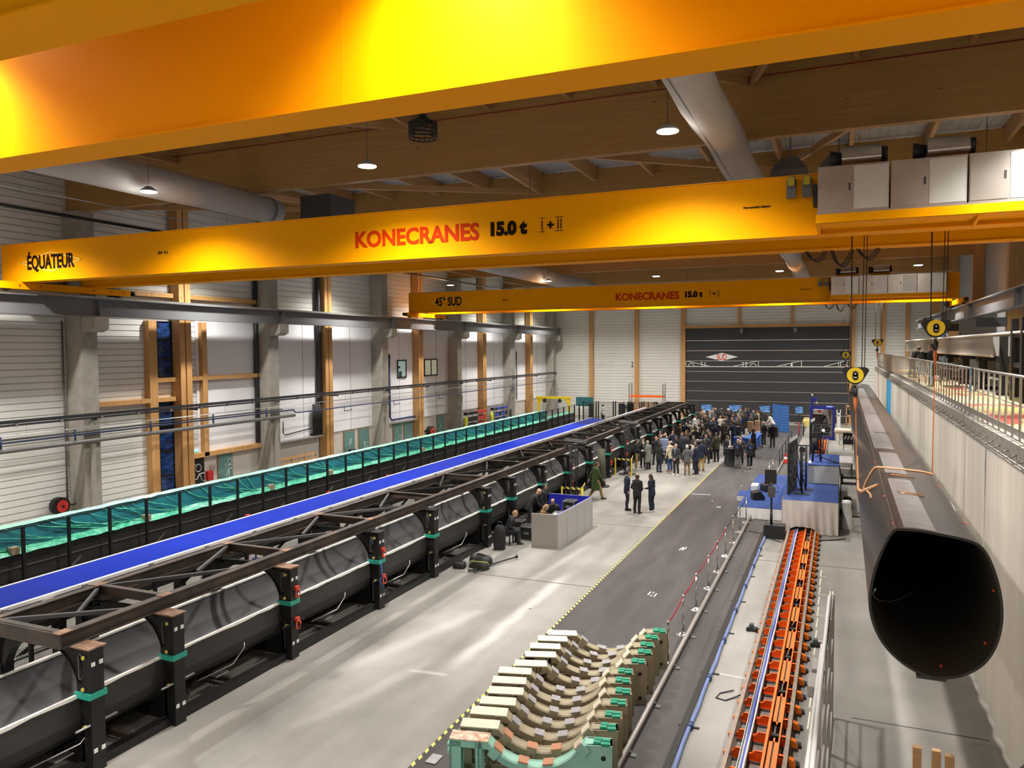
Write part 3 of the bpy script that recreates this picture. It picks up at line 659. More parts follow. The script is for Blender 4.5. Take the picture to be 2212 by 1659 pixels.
# ================================================================ overhead cranes
def crane(Y, label, logo, code, x0=-28.2):
    x1, zb, zt = 5.75, 9.70, 11.06
    t = thing('bridge_crane', (-10.8, Y+1.6, 9.36), label, 'crane')
    def girder(y, name):
        w = .55
        m = MB()
        m.box(x0, x1, y+.03, y+w-.03, zb+.02, zt-.02).box(x0, x1, y-.015, y+w+.015, zb, zb+.025).box(x0, x1, y-.015, y+w+.015, zt-.02, zt+.005)
        g = m.build(name, YEL, t)
        for x in (-19.9, -4.74): MB().box(x-.006, x+.006, y+.0275, y+.03, zb+.02, zt-.02).build('weld_seam', YEL, g)
        MB().box(x0, x1, y+w*.5-.03, y+w*.5+.03, zt, zt+.06).build('trolley_rail', STEEL, g)
        for k in range(30):
            xx = x0+.6+k*1.1
            pass
        return g
    gn = girder(Y, 'near_girder'); gf = girder(Y+2.78, 'far_girder')
    for s, x in (('left', -27.25), ('right', 5.9)):
        y0, y1 = Y-1.0, Y+4.6
        m = MB().box(x-.16, x+.16, y0, y1, 9.44, 9.69)
        e = m.build('end_truck', YEL, t)
        m = MB()
        for y in (y0+.5, y1-.5): m.cyl((x-.09, y, 9.50), (x+.09, y, 9.50), .14, 18)
        m.build('wheels', DKP, e)
        for y in (y0+.9, y0+1.7, y1-1.7, y1-.9, y1-.35):
            sx = 1 if x < 0 else -1
            MB().cyl((x+.16*sx, y, 9.57), (x+.175*sx, y, 9.57), .035, 10).build('red_cap', RED, e)
        for y, d in ((y0, -1), (y1, 1)):
            MB().cyl((x, y, 9.57), (x, y+.18*d, 9.57), .06, 10).cyl((x, y+.18*d, 9.57), (x, y+.3*d, 9.57), .1, 12).build('buffer', PLB, e)
        MB().box(x-.3, x-.17, y1-.75, y1-.2, 9.4, 9.75).cyl((x-.26, y1-.5, 9.6), (x-.26, y1+.1, 9.6), .11, 12).build('drive_motor', PLB, e)
    # service platform with cabinets on the camera side
    px0, px1 = -.5, 5.1
    m = MB().box(px0, px1, Y-1.05, Y, 9.80, 9.86).box(px0, px1, Y-1.06, Y-1.0, 9.80, 9.98)
    m.prism([(Y-1.05, 9.80), (Y, 9.80), (Y, 9.66)], 'yz', px0+.02, px0+.08).prism([(Y-1.05, 9.80), (Y, 9.80), (Y, 9.66)], 'yz', 2.5, 2.56)
    m.build('service_platform', YEL, t)
    for k in range(4):
        a = px0+.03+1.39*k
        c = MB().box(a, a+1.36, Y-1.0, Y-.45, 10.02, 10.98).build('electrical_cabinet', SILV, t)
        MB().box(a+.02, a+.66, Y-1.015, Y-1.0, 10.06, 10.94).build('door', SILV, c); MB().box(a+.70, a+1.34, Y-1.01, Y-1.0, 10.06, 10.94).build('door', SILV2, c)
        MB().box(a+.6, a+.63, Y-1.03, Y-1.015, 10.45, 10.6).build('latch', PLB, c)
        m = MB()
        for z in range(6): m.box(a+.72, a+.74, Y-1.016, Y-1.01, 10.2+.11*z, 10.215+.11*z)
        m.build('rivets', STEEL, c)
    MB().box(px0, px1, Y-1.02, Y-.95, 9.86, 10.02).build('kick_plate', SILV, t)
    # hoist trolleys with curved silver motor covers
    for k, x in enumerate((.35, 2.0)):
        h = MB().box(x-.5, x+.5, Y+.2, Y+3.1, 11.08, 11.2).build('hoist_trolley', YEL, t)
        rings = []
        for xx in (x-.36, x+.42): rings.append([(xx, Y+.1+.42*math.cos(a*PI/10), 11.2+.42*math.sin(a*PI/10)) for a in range(11)])
        MB().loft(rings).build('motor_cover', SILV, h)
        MB().cyl((x+.42, Y+.1, 11.38), (x+.55, Y+.1, 11.38), .17, 12).build('motor_end', PLB, h); MB().cyl((x-.36, Y+.1, 11.35), (x-.6, Y+.1, 11.35), .13, 12, .2).build('motor_fan', PLB, h)
        MB().cyl((x-.3, Y+1.6, 11.3), (x+.3, Y+1.6, 11.3), .22, 16).build('rope_drum', STEEL, h)
    # floodlights on the girder
    for x in (-1.05, -.72):
        f = MB().box(x-.1, x+.1, Y-.1, Y-.01, 10.55, 10.95).build('floodlight', PIPEG, t)
        MB().box(x-.08, x+.08, Y-.2, Y-.06, 10.78, 11.0).build('lamp_head', PIPEG, f)
        MB().box(x-.065, x+.065, Y-.205, Y-.2, 10.80, 10.98).build('lens', mat('amber_lens', (.5, .38, .03), .2), f)
    MB().box(-.58, -.5, Y-.4, Y-.02, 10.3, 10.75).build('junction_box', PLB, t)
    # festoon cable loops under the far girder
    for k in range(3 if Y > 10 else 0):
        m = MB()
        for d in (0, .04, .08):
            m.tube([(-.9+.62*k+.52*u/10+d, Y+3.1+d, 9.75-(.28+.16*(k == 1)+d*.8)*4*(u/10)*(1-u/10)) for u in range(11)], .014, 5)
        m.build('festoon_cable', PLB, t)
    # lettering on the camera-side girder
    yf = Y+.02
    if logo:
        txt('KONECRANES', 'maker_lettering', TXR, .62, faceY(-12.85, yf, 10.12), gn, .02, .004, .985)
        txt('15.0 t', 'load_lettering', TXB, .46, faceY(-8.62, yf, 10.2), gn, .03, .004, 1.0)
        txt('+', 'group_lettering', TXB, .34, faceY(-6.97, yf, 10.24), gn, .012)
        m = MB()
        for x in (-7.1, -6.66, -6.58): m.box(x-.012, x+.012, yf-.006, yf, 10.24, 10.5)
        for a, b in ((-7.17, -7.03), (-6.74, -6.52)): m.box(a, b, yf-.006, yf, 10.535, 10.55).box(a, b, yf-.006, yf, 10.19, 10.205)
        m.build('group_numerals', TXB, gn)
        txt('Pont contrôlé à distance', 'small_lettering', TXB, .075, faceY(-2.1, yf, 10.4), gn, .002, .003, .8)
        txt(code, 'code_lettering', TXB, .12, faceY(-20.48, yf, 10.34), gn, .003, .003)
        txt(logo[0], 'name_lettering', TXB, logo[2], faceY(logo[1], yf-.006, 10.13), gn, .018, .004, .69, 'CENTER')
        m = MB(); c = logo[1]+.03; w_ = 1.52; hh = .34
        P4 = [(c-w_, 10.36), (c, 10.36+hh), (c+w_, 10.36), (c, 10.36-hh), (c-w_, 10.36)]
        for a, b in zip(P4, P4[1:]): m.bar((a[0], yf, a[1]), (b[0], yf, b[1]), .008, .035, (0, 0, 1))
        m.build('diamond_outline', TXY, gn)
    return t
crane(3.92, 'yellow bridge crane across the top of the picture, cropped by its edge', None, '')
crane(18.68, 'yellow bridge crane lettered ÉQUATEUR, spanning the middle of the hall', ('ÉQUATEUR', -25.62, .68), 'B24  012')
crane(46.55, 'smaller looking far yellow bridge crane lettered 45° SUD', ('45° SUD', -24.5, .82), 'B24  011', -27.62)
# power cable loops at the upper left of the front crane
m = MB()
for d in (0, .08, .16, .24): m.tube([(-17.9+d*.6+.5*u/10, 7.3+d, 9.75-(.75+d)*4*(u/10)*(1-u/10)*.8) for u in range(11)], .03, 6)
tag(m.build('festoon_cable', PLB), 'black hanging cable loops under the front crane at upper left', 'cable')

# ---------------------------------------------------------------- hook blocks, ropes and slings
def hook_block(x, y, z, label, top=9.9):
    t = thing('hook_block', (x, y, z-.34), label, 'hook block', 'crane hook blocks')
    # black rounded-triangle cheek, yellow sheave disc, black badge
    P = []
    for a, (cx, cz, r) in ((90, (-.17, .06, .12)), (-30, (.0, -.14, .17)), (0, (.17, .06, .12))): pass
    for k in range(9): P.append((x+.19+.11*math.cos(R(-10+k*12.5)), z+.10+.08*math.sin(R(-10+k*12.5))))
    for k in range(9): P.append((x-.19+.11*math.cos(R(90+k*12.5)), z+.10+.08*math.sin(R(90+k*12.5))))
    for k in range(11): P.append((x+.2*math.cos(R(205+k*13)), z-.03+.2*math.sin(R(205+k*13))))
    b = MB().prism(P, 'xz', y-.09, y+.09).build('cheek_housing', PLB, t)
    d = MB().cyl((x, y-.11, z-.01), (x, y+.11, z-.01), .185, 28).build('sheave_cover', mat('hook_yellow', (.80, .58, .02), .4), t)
    MB().box(x-.06, x+.06, y-.125, y-.11, z-.08, z+.03).cyl((x, y-.125, z+.03), (x, y-.11, z+.03), .06, 16).cyl((x, y-.125, z-.07), (x, y-.11, z-.07), .06, 16).build('badge', PLB, d)
    MB().box(x-.035, x+.035, y-.128, y-.125, z-.07, z-.05).cyl((x, y-.128, z+.02), (x, y-.125, z+.02), .018, 8).build('badge_lettering', TXW, d)
    MB().cyl((x, y, z-.2), (x, y, z-.27), .045, 12).build('swivel', STEEL, t)
    MB().tube([(x, y, z-.26), (x, y, z-.31), (x+.05, y, z-.36), (x+.045, y, z-.43), (x-.01, y, z-.47), (x-.07, y, z-.44), (x-.085, y, z-.38)], .03, 8).build('hook', PLB, t)
    for dx in (-.1, .14, .2): MB().tube([(x+dx, y, z+.05), (x+dx*1.1, y, top)], .011 if dx > 0 else .016, 6).build('wire_rope', mat('wire_rope', (.045, .03, .022), .5), t)
    return t
hook_block(.35, 20.2, 6.52, 'yellow and black crane hook block holding the left side of the near mast sling')
hook_block(2.03, 20.2, 7.62, 'yellow and black crane hook block over the right side, near the mezzanine railing')
hook_block(.32, 48.0, 6.72, 'small far crane hook block in front of the dark gate')
hook_block(1.95, 48.0, 7.40, 'small far crane hook block at the far end of the mezzanine railing')

# ---------------------------------------------------------------- suspended carbon mast
def mast_sec(k=1., n=44):
    """closed section, flat top falling to the right, full rounded belly; centre of the near end at (1.2, 3.72)"""
    base = [(.76, 4.76), (1.0, 4.765), (1.3, 4.73), (1.55, 4.69), (1.70, 4.63), (1.80, 4.50), (1.88, 4.3), (1.945, 4.05), (1.975, 3.8), (1.965, 3.55), (1.90, 3.28), (1.78, 3.06), (1.60, 2.90), (1.4, 2.81), (1.18, 2.785), (.97, 2.84), (.76, 2.97), (.58, 3.16), (.46, 3.4), (.405, 3.66), (.415, 3.92), (.47, 4.2), (.55, 4.45), (.64, 4.66), (.70, 4.74)]
    return base
def catmull(P, m=3):
    out = []; n = len(P)
    for i in range(n):
        p0, p1, p2, p3 = P[i-1], P[i], P[(i+1) % n], P[(i+2) % n]
        for k in range(m):
            u = k/m
            out.append(tuple(.5*(2*p1[j]+(p2[j]-p0[j])*u+(2*p0[j]-5*p1[j]+4*p2[j]-p3[j])*u*u+(3*p1[j]-p0[j]-3*p2[j]+p3[j])*u**3) for j in (0, 1)))
    return out
SEC = catmull(mast_sec(), 3)
def sec_at(y, sh=0.):
    u = (y-11.4)/46.; kx = 1-.06*u; kz = 1-.10*u
    out = []
    for x, z in SEC:
        cx, cz = 1.2, 3.76
        d = math.hypot(x-cx, z-cz); f = 1-sh/d
        out.append((cx+(x-cx)*kx*f+.16*u, y, cz+(z-cz)*kz*f+.02*u))
    return out
t = thing('composite_mast', (1.2, 34, 2.7), 'huge black hollow carbon mast section hanging in slings on the right', 'mast')
ys = [11.4+46*k/24 for k in range(25)]
outer = [sec_at(y) for y in ys]; inner = [sec_at(y, .035) for y in ys]
MB().loft(outer, caps=False).build('shell', CARB, t)
MB().loft([r[::-1] for r in inner[:]], caps=False).build('inner_skin', CARBI, t)
m = MB(); n = len(SEC)
m.add(outer[0]+inner[0], [(i, n+i, n+(i+1) % n, (i+1) % n) for i in range(n)]); m.add(outer[-1]+inner[-1], [(i, (i+1) % n, n+(i+1) % n, n+i) for i in range(n)])
m.build('cut_rim', mat('cut_carbon_edge', (.016, .015, .012), .5), t)
def top_pt(y, k, lift=.004):
    r = sec_at(y); p = r[k % len(r)]; cx, cz = 1.2+.16*(y-11.4)/46, 3.75
    d = math.hypot(p[0]-cx, p[2]-cz); return (p[0]+(p[0]-cx)/d*lift, y, p[2]+(p[2]-cz)/d*lift)
def patch(name, m_, k0, k1, y0, y1, lift=.004, parent=None, ny=None):
    ny = ny or max(2, int((y1-y0)/1.9)+1)
    rows = [[top_pt(y0+(y1-y0)*j/ny, k, lift) for k in range(k0, k1+1)] for j in range(ny+1)]
    return MB().sheet(rows).build(name, m_, parent or t)
patch('taped_seam', CARBT, 1, 5, 11.45, 15.7); patch('taped_seam', CARBT, 1, 5, 16.4, 19.6); patch('taped_seam', CARBT, 0, 5, 20.3, 57.2)
for y in (14.1, 16.05, 24, 31): patch('foil_strip', CHR, 2, 6, y, y+.22, .008)
for y, k in ((11.7, -3), (12.6, 11), (13.9, -4), (15.8, 11), (18.0, -4), (20.4, 10), (24, -4), (27, 9), (33, -5), (37, 9)):
    a = patch('red_marker', mat('red_marker_tape', (.75, .06, .03), .5), k, k+1, y, y+.12, .006)
m = MB().tube([(r[0], 11.39+.6*i, r[2]) for i, r in enumerate([sec_at(11.6, .07)[k] for k in (60, 57, 54, 51, 48, 45, 42, 39)])], .012, 6)
m.build('inner_cable', mat('pale_cord', (.45, .42, .34), .6), t)
MB().box(1.0, 1.35, 11.41, 11.7, 2.755, 2.80).build('keel_strip', CARB, t)
for k in (31, 40, 22): 
    p = sec_at(11.7, .045)[k]; MB().ell((p[0], 11.75, p[2]), (.02, .03, .02), 8, 6).build('inner_marker', mat('red_marker_tape', (.75, .06, .03), .5), t)

def sling_path(y, hk, side):
    r = sec_at(y, -.012); n = len(r); out = []
    return r
def sling(y, lx, lz, rx, rz, label):
    t = thing('lifting_sling', (1.2, y, 2.7), label, 'sling', 'slings around the mast')
    r = sec_at(y, -.02)
    k = [i for i in range(len(r))]
    left = min(k, key=lambda i: r[i][0]); right = max(k, key=lambda i: r[i][0])
    belly = [r[i] for i in range(right, left+1)]
    pts = [(rx, y, rz)]+belly+[(lx, y, lz)]
    m = MB()
    for a, b in zip(pts, pts[1:]): m.bar(a, b, .10, .018, (0, 1, 0))
    m2 = MB()
    for a, b in zip(pts, pts[1:]): m2.bar((a[0], a[1], a[2]), (b[0], b[1], b[2]), .018, .10, (0, 1, 0))
    m2.build('strap', SLING, t)
    for x, z in ((lx, lz), (rx, rz)):
        MB().tube([(x, y-.05, z-.5), (x-.03, y-.03, z-.2), (x, y, z+.02), (x+.03, y+.03, z-.2), (x, y+.05, z-.5)], .022, 6).build('eye', SLING, t)
        MB().tube([(x, y-.02, z-.1), (x, y-.02, z+.1)], .05, 8).build('shackle', PLB, t)
sling(20.2, .36, 6.1, 2.03, 7.2, 'orange lifting sling from two hook blocks down around the near half of the mast')
sling(48.0, .32, 6.3, 1.95, 7.0, 'orange lifting sling around the far half of the mast')
# tan strap wound round the mast
t2 = thing('tie_strap', (1.2, 16, 4.2), 'tan webbing strap wound diagonally around the mast', 'strap')
m = MB(); pts = []
for k, y in ((62, 23.5), (60, 19.2), (62, 17.8), (65, 16.6), (68, 15.6), (70, 15.2)): pts.append(top_pt(y, k, .012))
m.tube(pts, .035, 6)
pts = [top_pt(16.9+.04*abs(k-3), k, .012) for k in range(-13, 13)]
m.tube(pts, .03, 6); m.build('webbing', SLINGB, t2)
m = MB(); m.tube([top_pt(15.2, -9, .01), top_pt(15.6, -9, .012), top_pt(17.2, -11, .012)], .02, 6); m.build('loose_end', SLINGB, t2)
# ================================================================ black mould with arched frames
X1, XC, X2, RAD = -11.72, -12.95, -14.18, .98
ZS = 1.32          # split line
def arc(cx, cz, r, a0, a1, n=14): return [(cx+r*math.cos(R(a0+(a1-a0)*k/n)), cz+r*math.sin(R(a0+(a1-a0)*k/n))) for k in range(n+1)]
t = thing('mast_mould', (XC, 38, 0), 'long black mast mould with open trough, arched frames and ladder top on the left', 'mould')
Y0, Y1 = 6.0, 68.0
th = .03
# trough : inner half pipe, outer skin, pale peel edges
pin = arc(XC, ZS, RAD, 180, 360, 22); pout = arc(XC, ZS, RAD+.05, 180, 360, 22)
pout = [(x, min(z, ZS)) for x, z in pout]
ys = [Y0+(Y1-Y0)*k/28 for k in range(29)]
MB().sheet([[(x, y, z) for x, z in pin] for y in ys]).build('trough_lining', DGR, t)
# outer skin drops straight at the front before curving under
po = [(XC+RAD+.06, ZS), (XC+RAD+.06, ZS-.45), (XC+RAD-.05, ZS-.68), (XC+RAD-.3, ZS-.9), (XC, ZS-1.06), (XC-RAD+.3, ZS-.9), (XC-RAD-.06, ZS-.45), (XC-RAD-.06, ZS)]
MB().sheet([[(x, y, z) for x, z in po] for y in ys], False).build('outer_skin', MOUT, t)
rr = random.Random(5)
def ragged(x, sgn, name):
    rows = []
    k = int((Y1-Y0)/.35)
    for j in range(k+1):
        y = Y0+(Y1-Y0)*j/k; w = .02+.03*rr.random()
        rows.append([(x-.02*sgn, y, ZS+.008), (x+.045*sgn, y, ZS+.012), (x+.05*sgn, y, ZS-w)])
    MB().sheet(rows, False).build(name, EDGE, t)
ragged(XC+RAD+.02, 1, 'front_rim_film'); 
MB().box(XC-RAD-.06, XC-RAD+.02, Y0, Y1, ZS-.03, ZS+.012).build('rear_rim', EDGE, t)
# ladder frame on top of the arches
ZT = 2.42
def ibeam(x, name):
    MB().box(x-.09, x+.09, 8.75, Y1, ZT-.02, ZT).box(x-.012, x+.012, 8.75, Y1, ZT-.24, ZT-.02).box(x-.09, x+.09, 8.75, Y1, ZT-.26, ZT-.24).build(name, RUST, t)
ibeam(-12.12, 'ladder_rail'); ibeam(-13.92, 'ladder_rail')
MB().box(-14.0, -12.04, 8.74, 8.77, ZT-.26, ZT).build('end_beam', RUST, t)
STY = [5.6, 9.08, 10.85, 14.25, 17.95, 21.1, 25.1, 27.5]+[27.5+3.4*k for k in range(1, 13)]
CRY = [8.85, 11.0, 14.6, 18.2, 22., 25.9, 29.8, 33.6, 37.4, 41.2, 45, 48.8, 52.6, 56.4, 60.2, 64, 67.5]
for y in CRY: MB().box(-13.9, -12.14, y-.06, y+.06, ZT-.02, ZT+.005).box(-13.9, -12.14, y-.01, y+.01, ZT-.2, ZT-.02).build('cross_bar', RUST, t)
for x in (-12.12, -13.92):
    for y in CRY: MB().box(x-.1, x+.1, y-.13, y+.13, ZT, ZT+.012).build('gusset_plate', RUSTO if y < 20 else RUST, t) if y < 40 else None
for a, b in zip(CRY[:-1], CRY[1:]):
    m = MB().bar((-13.85, a+.1, ZT-.06), (-12.2, (a+b)/2+.3, ZT-.06), .07).bar((-13.85, b-.1, ZT-.06), (-12.9, (a+b)/2-.2, ZT-.06), .06)
    m.build('diagonal_brace', DGR if a < 22 else BLK, t)
# frame stations
def arch_mesh():
    """one station at y=0, with its posts, upper and lower jaws (front and back)"""
    m = MB(); w = .16
    for s in (1, -1):
        X = lambda dx: XC+s*dx
        # post plate pair (box section)
        m.box(X(1.15), X(1.34), -.13, .13, 0, 2.14).box(X(.99), X(1.06), -.05, .05, .05, 1.0).box(X(.99), X(1.335), -.125, .125, .98, 1.50).box(X(1.02), X(1.335), -.125, .125, .01, .16)
        # upper jaw : curved web from the split line to the ladder
        inner = [(X(.985), 1.40), (X(.94), 1.57), (X(.86), 1.72), (X(.75), 1.86), (X(.62), 1.96), (X(.47), 2.03), (X(.32), 2.07), (X(.16), 2.085), (X(0), 2.09)]
        outer = [(X(1.08), 1.44), (X(1.05), 1.66), (X(1.0), 1.86), (X(.93), 2.02), (X(.78), 2.12), (X(.55), 2.155), (X(.36), 2.16), (X(.16), 2.165), (X(0), 2.165)]
        m.strip(outer, inner, 'xz', -.05, .05)
        # web between the arc and the post, with an open slot left in it
        m.prism([(X(.72), 2.07), (X(1.04), 2.02), (X(1.04), 2.14), (X(.72), 2.14)] if s > 0 else [(X(.72), 2.14), (X(1.04), 2.14), (X(1.04), 2.02), (X(.72), 2.07)], 'xz', -.05, .05)
        m.box(X(.96), X(1.335), -.125, .125, 2.04, 2.135)
        m.strip(inner, [(a+(XC-a)*.02, b-.012) for a, b in inner], 'xz', -w/2, w/2)
        # lower jaw under the trough
        outer = [(X(1.05), .05), (X(.9), .05), (X(.7), .05), (X(.45), .05), (X(.2), .05), (X(0), .05)]
        inner = [(X(1.03), .80), (X(.95), .62), (X(.78), .44), (X(.5), .30), (X(.25), .24), (X(0), .22)]
        m.strip(outer, inner, 'xz', -.05, .05)
    return m
ST0 = None
DET = []
for i, y in enumerate(STY):
    m = arch_mesh().xf(Matrix.Translation((0, y, 0)))
    f = m.build('arch_frame', BLK, t)
    if i == 0: continue
    fx = XC+1.34
    near = y < 30
    # top plate, cut-out rims, split-line clamp, lashing lugs, bolts
    MB().box(XC+.78, XC+1.37, y-.17, y+.17, 2.14, 2.165).build('cap_plate', RUSTO if y < 15 else BLK, f)
    MB().box(XC+.98, XC+1.36, y-.17, y+.17, 1.28, 1.38).build('split_clamp', GRNP, f)
    if near or i % 2:
        o = MB(); q = [(XC+.80+.09*math.cos(a*PI/8)*.9, y-.056, 1.93+.12*math.sin(a*PI/8)) for a in range(17)]
        o.tube([(XC+1.10+.04*math.cos(a*PI/8), y-.135, 1.82+(.17 if a < 9 else -.17)+.05*math.sin(a*PI/8)) for a in range(17)], .012, 4)
        o.build('cutout_rim', DGR, f)
        pass
        MB().tube([(XC+1.105+.035*math.cos(a*PI/8), y-.052, .55+(.32 if a < 9 else -.32)+.03*math.sin(a*PI/8)) for a in range(17)], .010, 4).build('slot_rim', DGR, f)
    for z in (.38, 1.88):
        MB().box(fx-.02, fx+.012, y-.11, y-.04, z-.035, z+.035).box(fx-.02, fx+.012, y+.04, y+.11, z-.035, z+.035).build('white_target', WHT, f)
    if y < 26:
        MB().cyl((fx-.12, y-.152, 2.0), (fx-.12, y-.18, 2.0), .035, 10).cyl((fx-.15, y-.152, 1.45), (fx-.15, y-.18, 1.45), .035, 10).cyl((fx-.1, y-.152, .82), (fx-.1, y-.22, .82), .03, 10).build('yellow_bolt', mat('yellow_zinc', (.62, .52, .10), .4, .4), f)
        MB().tube([(fx-.05, y-.4, .83), (fx-.05, y+.4, .83)], .022, 6).build('tie_rod', STEEL if y < 12 else BLK, f)
    if i in (3, 4, 9, 11, 12):
        for z in (.82, 1.56):
            MB().tube([(fx+.03, y+.05, z+.1), (fx+.09, y+.09, z), (fx+.09, y+.05, z-.12), (fx+.04, y, z-.12), (fx+.03, y+.02, z+.1)], .022, 6).box(fx+.0, fx+.07, y-.02, y+.1, z+.06, z+.14).build('red_shackle', mat('shackle_red', (.60, .06, .03), .4), f)
# floor rails, cross braces and rear fence mesh
for x in (XC+1.12, XC-1.12): MB().box(x-.1, x+.1, Y0, Y1, 0, .16).build('base_rail', BLK, t)
for a, b in zip(STY[:-1], STY[1:]):
    MB().bar((XC+1.05, a+.2, .12), (XC-1.05, b-.2, .12), .1).bar((XC+1.0, (a+b)/2, .12), (XC-1.0, (a+b)/2, .12), .1).build('floor_brace', RUST, t)
tag(MB().tube([(XC+1.35, 17.9, 1.32), (XC+1.42, 17.85, .95), (XC+1.36, 17.8, .8), (XC+1.44, 17.82, .72), (XC+1.42, 17.9, .6), (XC+1.4, 17.95, .4)], .015, 6).build('blue_hose', mat('blue_hose', (.03, .10, .35), .5), t))
for y in (8.6, 12.2, 15.9, 19.2, 23.0):
    MB().tube([(XC+.9, y-.5, .42), (XC+1.1, y+.3, .5), (XC+1.14, y+.6, .75), (XC+1.1, y+.65, .85)], .014, 5).build('vacuum_hose', STEEL, t)
    MB().box(XC+.85, XC+1.02, y-.1, y+.25, .34, .36).build('bag_end', STEEL, t)

# mesh guard fence standing behind the mould
def grid_mat(name, col, pitch, duty, axes='YZ'):
    m, nt, b = nodes(name); N = nt.nodes; L = nt.links
    g = N.new('ShaderNodeNewGeometry'); sp = N.new('ShaderNodeSeparateXYZ'); L.new(g.outputs['Position'], sp.inputs[0])
    outs = []
    for ax in axes:
        k = N.new('ShaderNodeMath'); k.operation = 'MULTIPLY'; k.inputs[1].default_value = 1/pitch; L.new(sp.outputs[ax], k.inputs[0])
        f = N.new('ShaderNodeMath'); f.operation = 'FRACT'; L.new(k.outputs[0], f.inputs[0])
        c = N.new('ShaderNodeMath'); c.operation = 'LESS_THAN'; c.inputs[1].default_value = duty; L.new(f.outputs[0], c.inputs[0]); outs.append(c)
    mx = N.new('ShaderNodeMath'); mx.operation = 'MAXIMUM'; L.new(outs[0].outputs[0], mx.inputs[0]); L.new(outs[1].outputs[0], mx.inputs[1])
    L.new(mx.outputs[0], b.inputs['Alpha']); b.inputs['Base Color'].default_value = (*col, 1); b.inputs['Roughness'].default_value = .5
    return m
MESHM = grid_mat('welded_wire_mesh', (.02, .02, .02), .05, .08)
MESHX = grid_mat('welded_wire_mesh_x', (.02, .02, .02), .05, .16, 'XZ')
def fence(x, y0, y1, step, h, z0, label, name='guard_fence', rails=True):
    t = thing(name, (x, (y0+y1)/2, 0), label, 'fence')
    k = int((y1-y0)/step)
    for i in range(k+1):
        y = y0+i*step; MB().box(x-.035, x+.035, y-.035, y+.035, 0, h).build('post', BLK, t)
        if i < k:
            MB().add([(x, y+.04, z0), (x, y+step-.04, z0), (x, y+step-.04, h-.03), (x, y+.04, h-.03)], [(0, 1, 2, 3)]).build('mesh_panel', MESHM, t)
            if rails: MB().box(x-.012, x+.012, y+.03, y+step-.03, h-.04, h-.015).box(x-.012, x+.012, y+.03, y+step-.03, z0, z0+.025).build('panel_edge', BLK, t)
fence(-14.62, 7.0, 61.0, 3.0, 1.95, .2, 'black wire mesh fence close behind the arched black mould', 'mesh_fence')

# ================================================================ blue covered mould
t = thing('blue_mould', (-16.2, 33, 0), 'long black mould topped by a bright blue cover with white edges', 'mould')
YA, YBk = 7.5, 54.8
zt = 2.0
sec = [(-16.86, zt+.02), (-16.6, zt-.06), (-16.2, zt-.10), (-15.8, zt-.06), (-15.54, zt-.01)]
MB().sheet([[(x, YA+(YBk-YA)*k/20, z) for x, z in sec] for k in range(21)]).build('blue_cover', BLU, t)
MB().box(-15.56, -15.47, YA, 66, zt-.06, zt+.012).build('front_edge', WHT, t)
MB().box(-16.93, -16.86, YA, YBk, zt-.14, zt+.03).build('rear_edge', WHT, t)
MB().prism([(-16.93, zt-.14), (-15.47, zt-.14), (-15.45, zt-.5), (-15.7, zt-.75), (-16.7, zt-.75), (-16.95, zt-.5)], 'xz', YA, YBk+.3).build('mould_body', BLK, t)
MB().box(-15.5, -15.2, YA, 66, zt-.42, zt-.16).build('side_beam', RUST, t)
MB().box(-15.22, -15.12, YA, 66, zt-.18, zt-.15).build('side_rail', STEEL, t)
for k in range(14):
    y = 8.6+3.6*k
    l = MB().box(-15.55, -15.3, y-.1, y+.1, 0, zt-.4).box(-16.95, -16.7, y-.1, y+.1, 0, zt-.4).box(-16.9, -15.3, y-.06, y+.06, .4, .6).build('support_leg', BLK, t)
for k in range(26): MB().box(-15.47, -15.42, 8.2+1.8*k, 8.3+1.8*k, zt-.06, zt+.0).build('edge_clamp', STEEL, t)
for k in range(12): MB().bar((-15.35, 9.2+3.6*k, .5), (-15.35, 11.4+3.6*k, 1.5), .06).build('side_brace', BLK, t)
MB().tube([(-15.2, 7, 1.0), (-15.2, 60, 1.0)], .05, 6).build('service_pipe', STEEL, t)
m = MB()
for k in range(18):
    y = 9+2.9*k; m.tube([(-15.15, y, 1.75), (-15.1, y+.15, 1.95), (-15.12, y+.4, 1.9), (-15.15, y+.5, 1.7)], .02, 5)
m.build('hose_loops', DGR, t)
MB().ell((-15.3, 10.9, zt-.1), (.12, .4, .08), 10, 6).build('film_scrap', WHT, t)
for y in (19.8, 24.2, 28.4): MB().tube([(-18.0, y, .1), (-18.0, y, 1.6)], .02, 6).box(-18.05, -17.95, y-.08, y+.08, 1.55, 1.75).build('valve_stand', RED, t)

# ================================================================ green film mould behind its fence
XG = -20.5
t = thing('film_covered_mould', (XG, 34, 0), 'long black mould draped with crumpled green film along the left wall', 'mould')
YG0, YG1, YG2 = 9.0, 52.2, 58.6
ns = 170
rr = random.Random(11)
def film(y0, y1, zb, zt_, xb, xt, name, m_, parent, amp, cols=7):
    rows = []; k = int((y1-y0)/.3)
    for j in range(k+1):
        y = y0+(y1-y0)*j/k; row = []
        for c in range(cols):
            u = c/(cols-1)
            row.append((xb+(xt-xb)*u+amp*(rr.random()-.5), y, zb+(zt_-zb)*u+amp*.6*(rr.random()-.5)))
        rows.append(row)
    return MB().sheet(rows).build(name, m_, parent)
MB().prism([(XG-.95, 2.0), (XG+.95, 2.0), (XG+1.0, 1.3), (XG+.7, .7), (XG-.7, .7), (XG-1.0, 1.3)], 'xz', YG0, YG2).build('mould_body', MOUT, t)
film(YG0, YG1, 2.0, 2.68, XG+1.0, XG+.80, 'film_sheet', TEAL, t, .02)
film(YG0, YG1, 2.0, 2.13, XG+1.18, XG+.98, 'film_roll', GRNF, t, .07, 5)
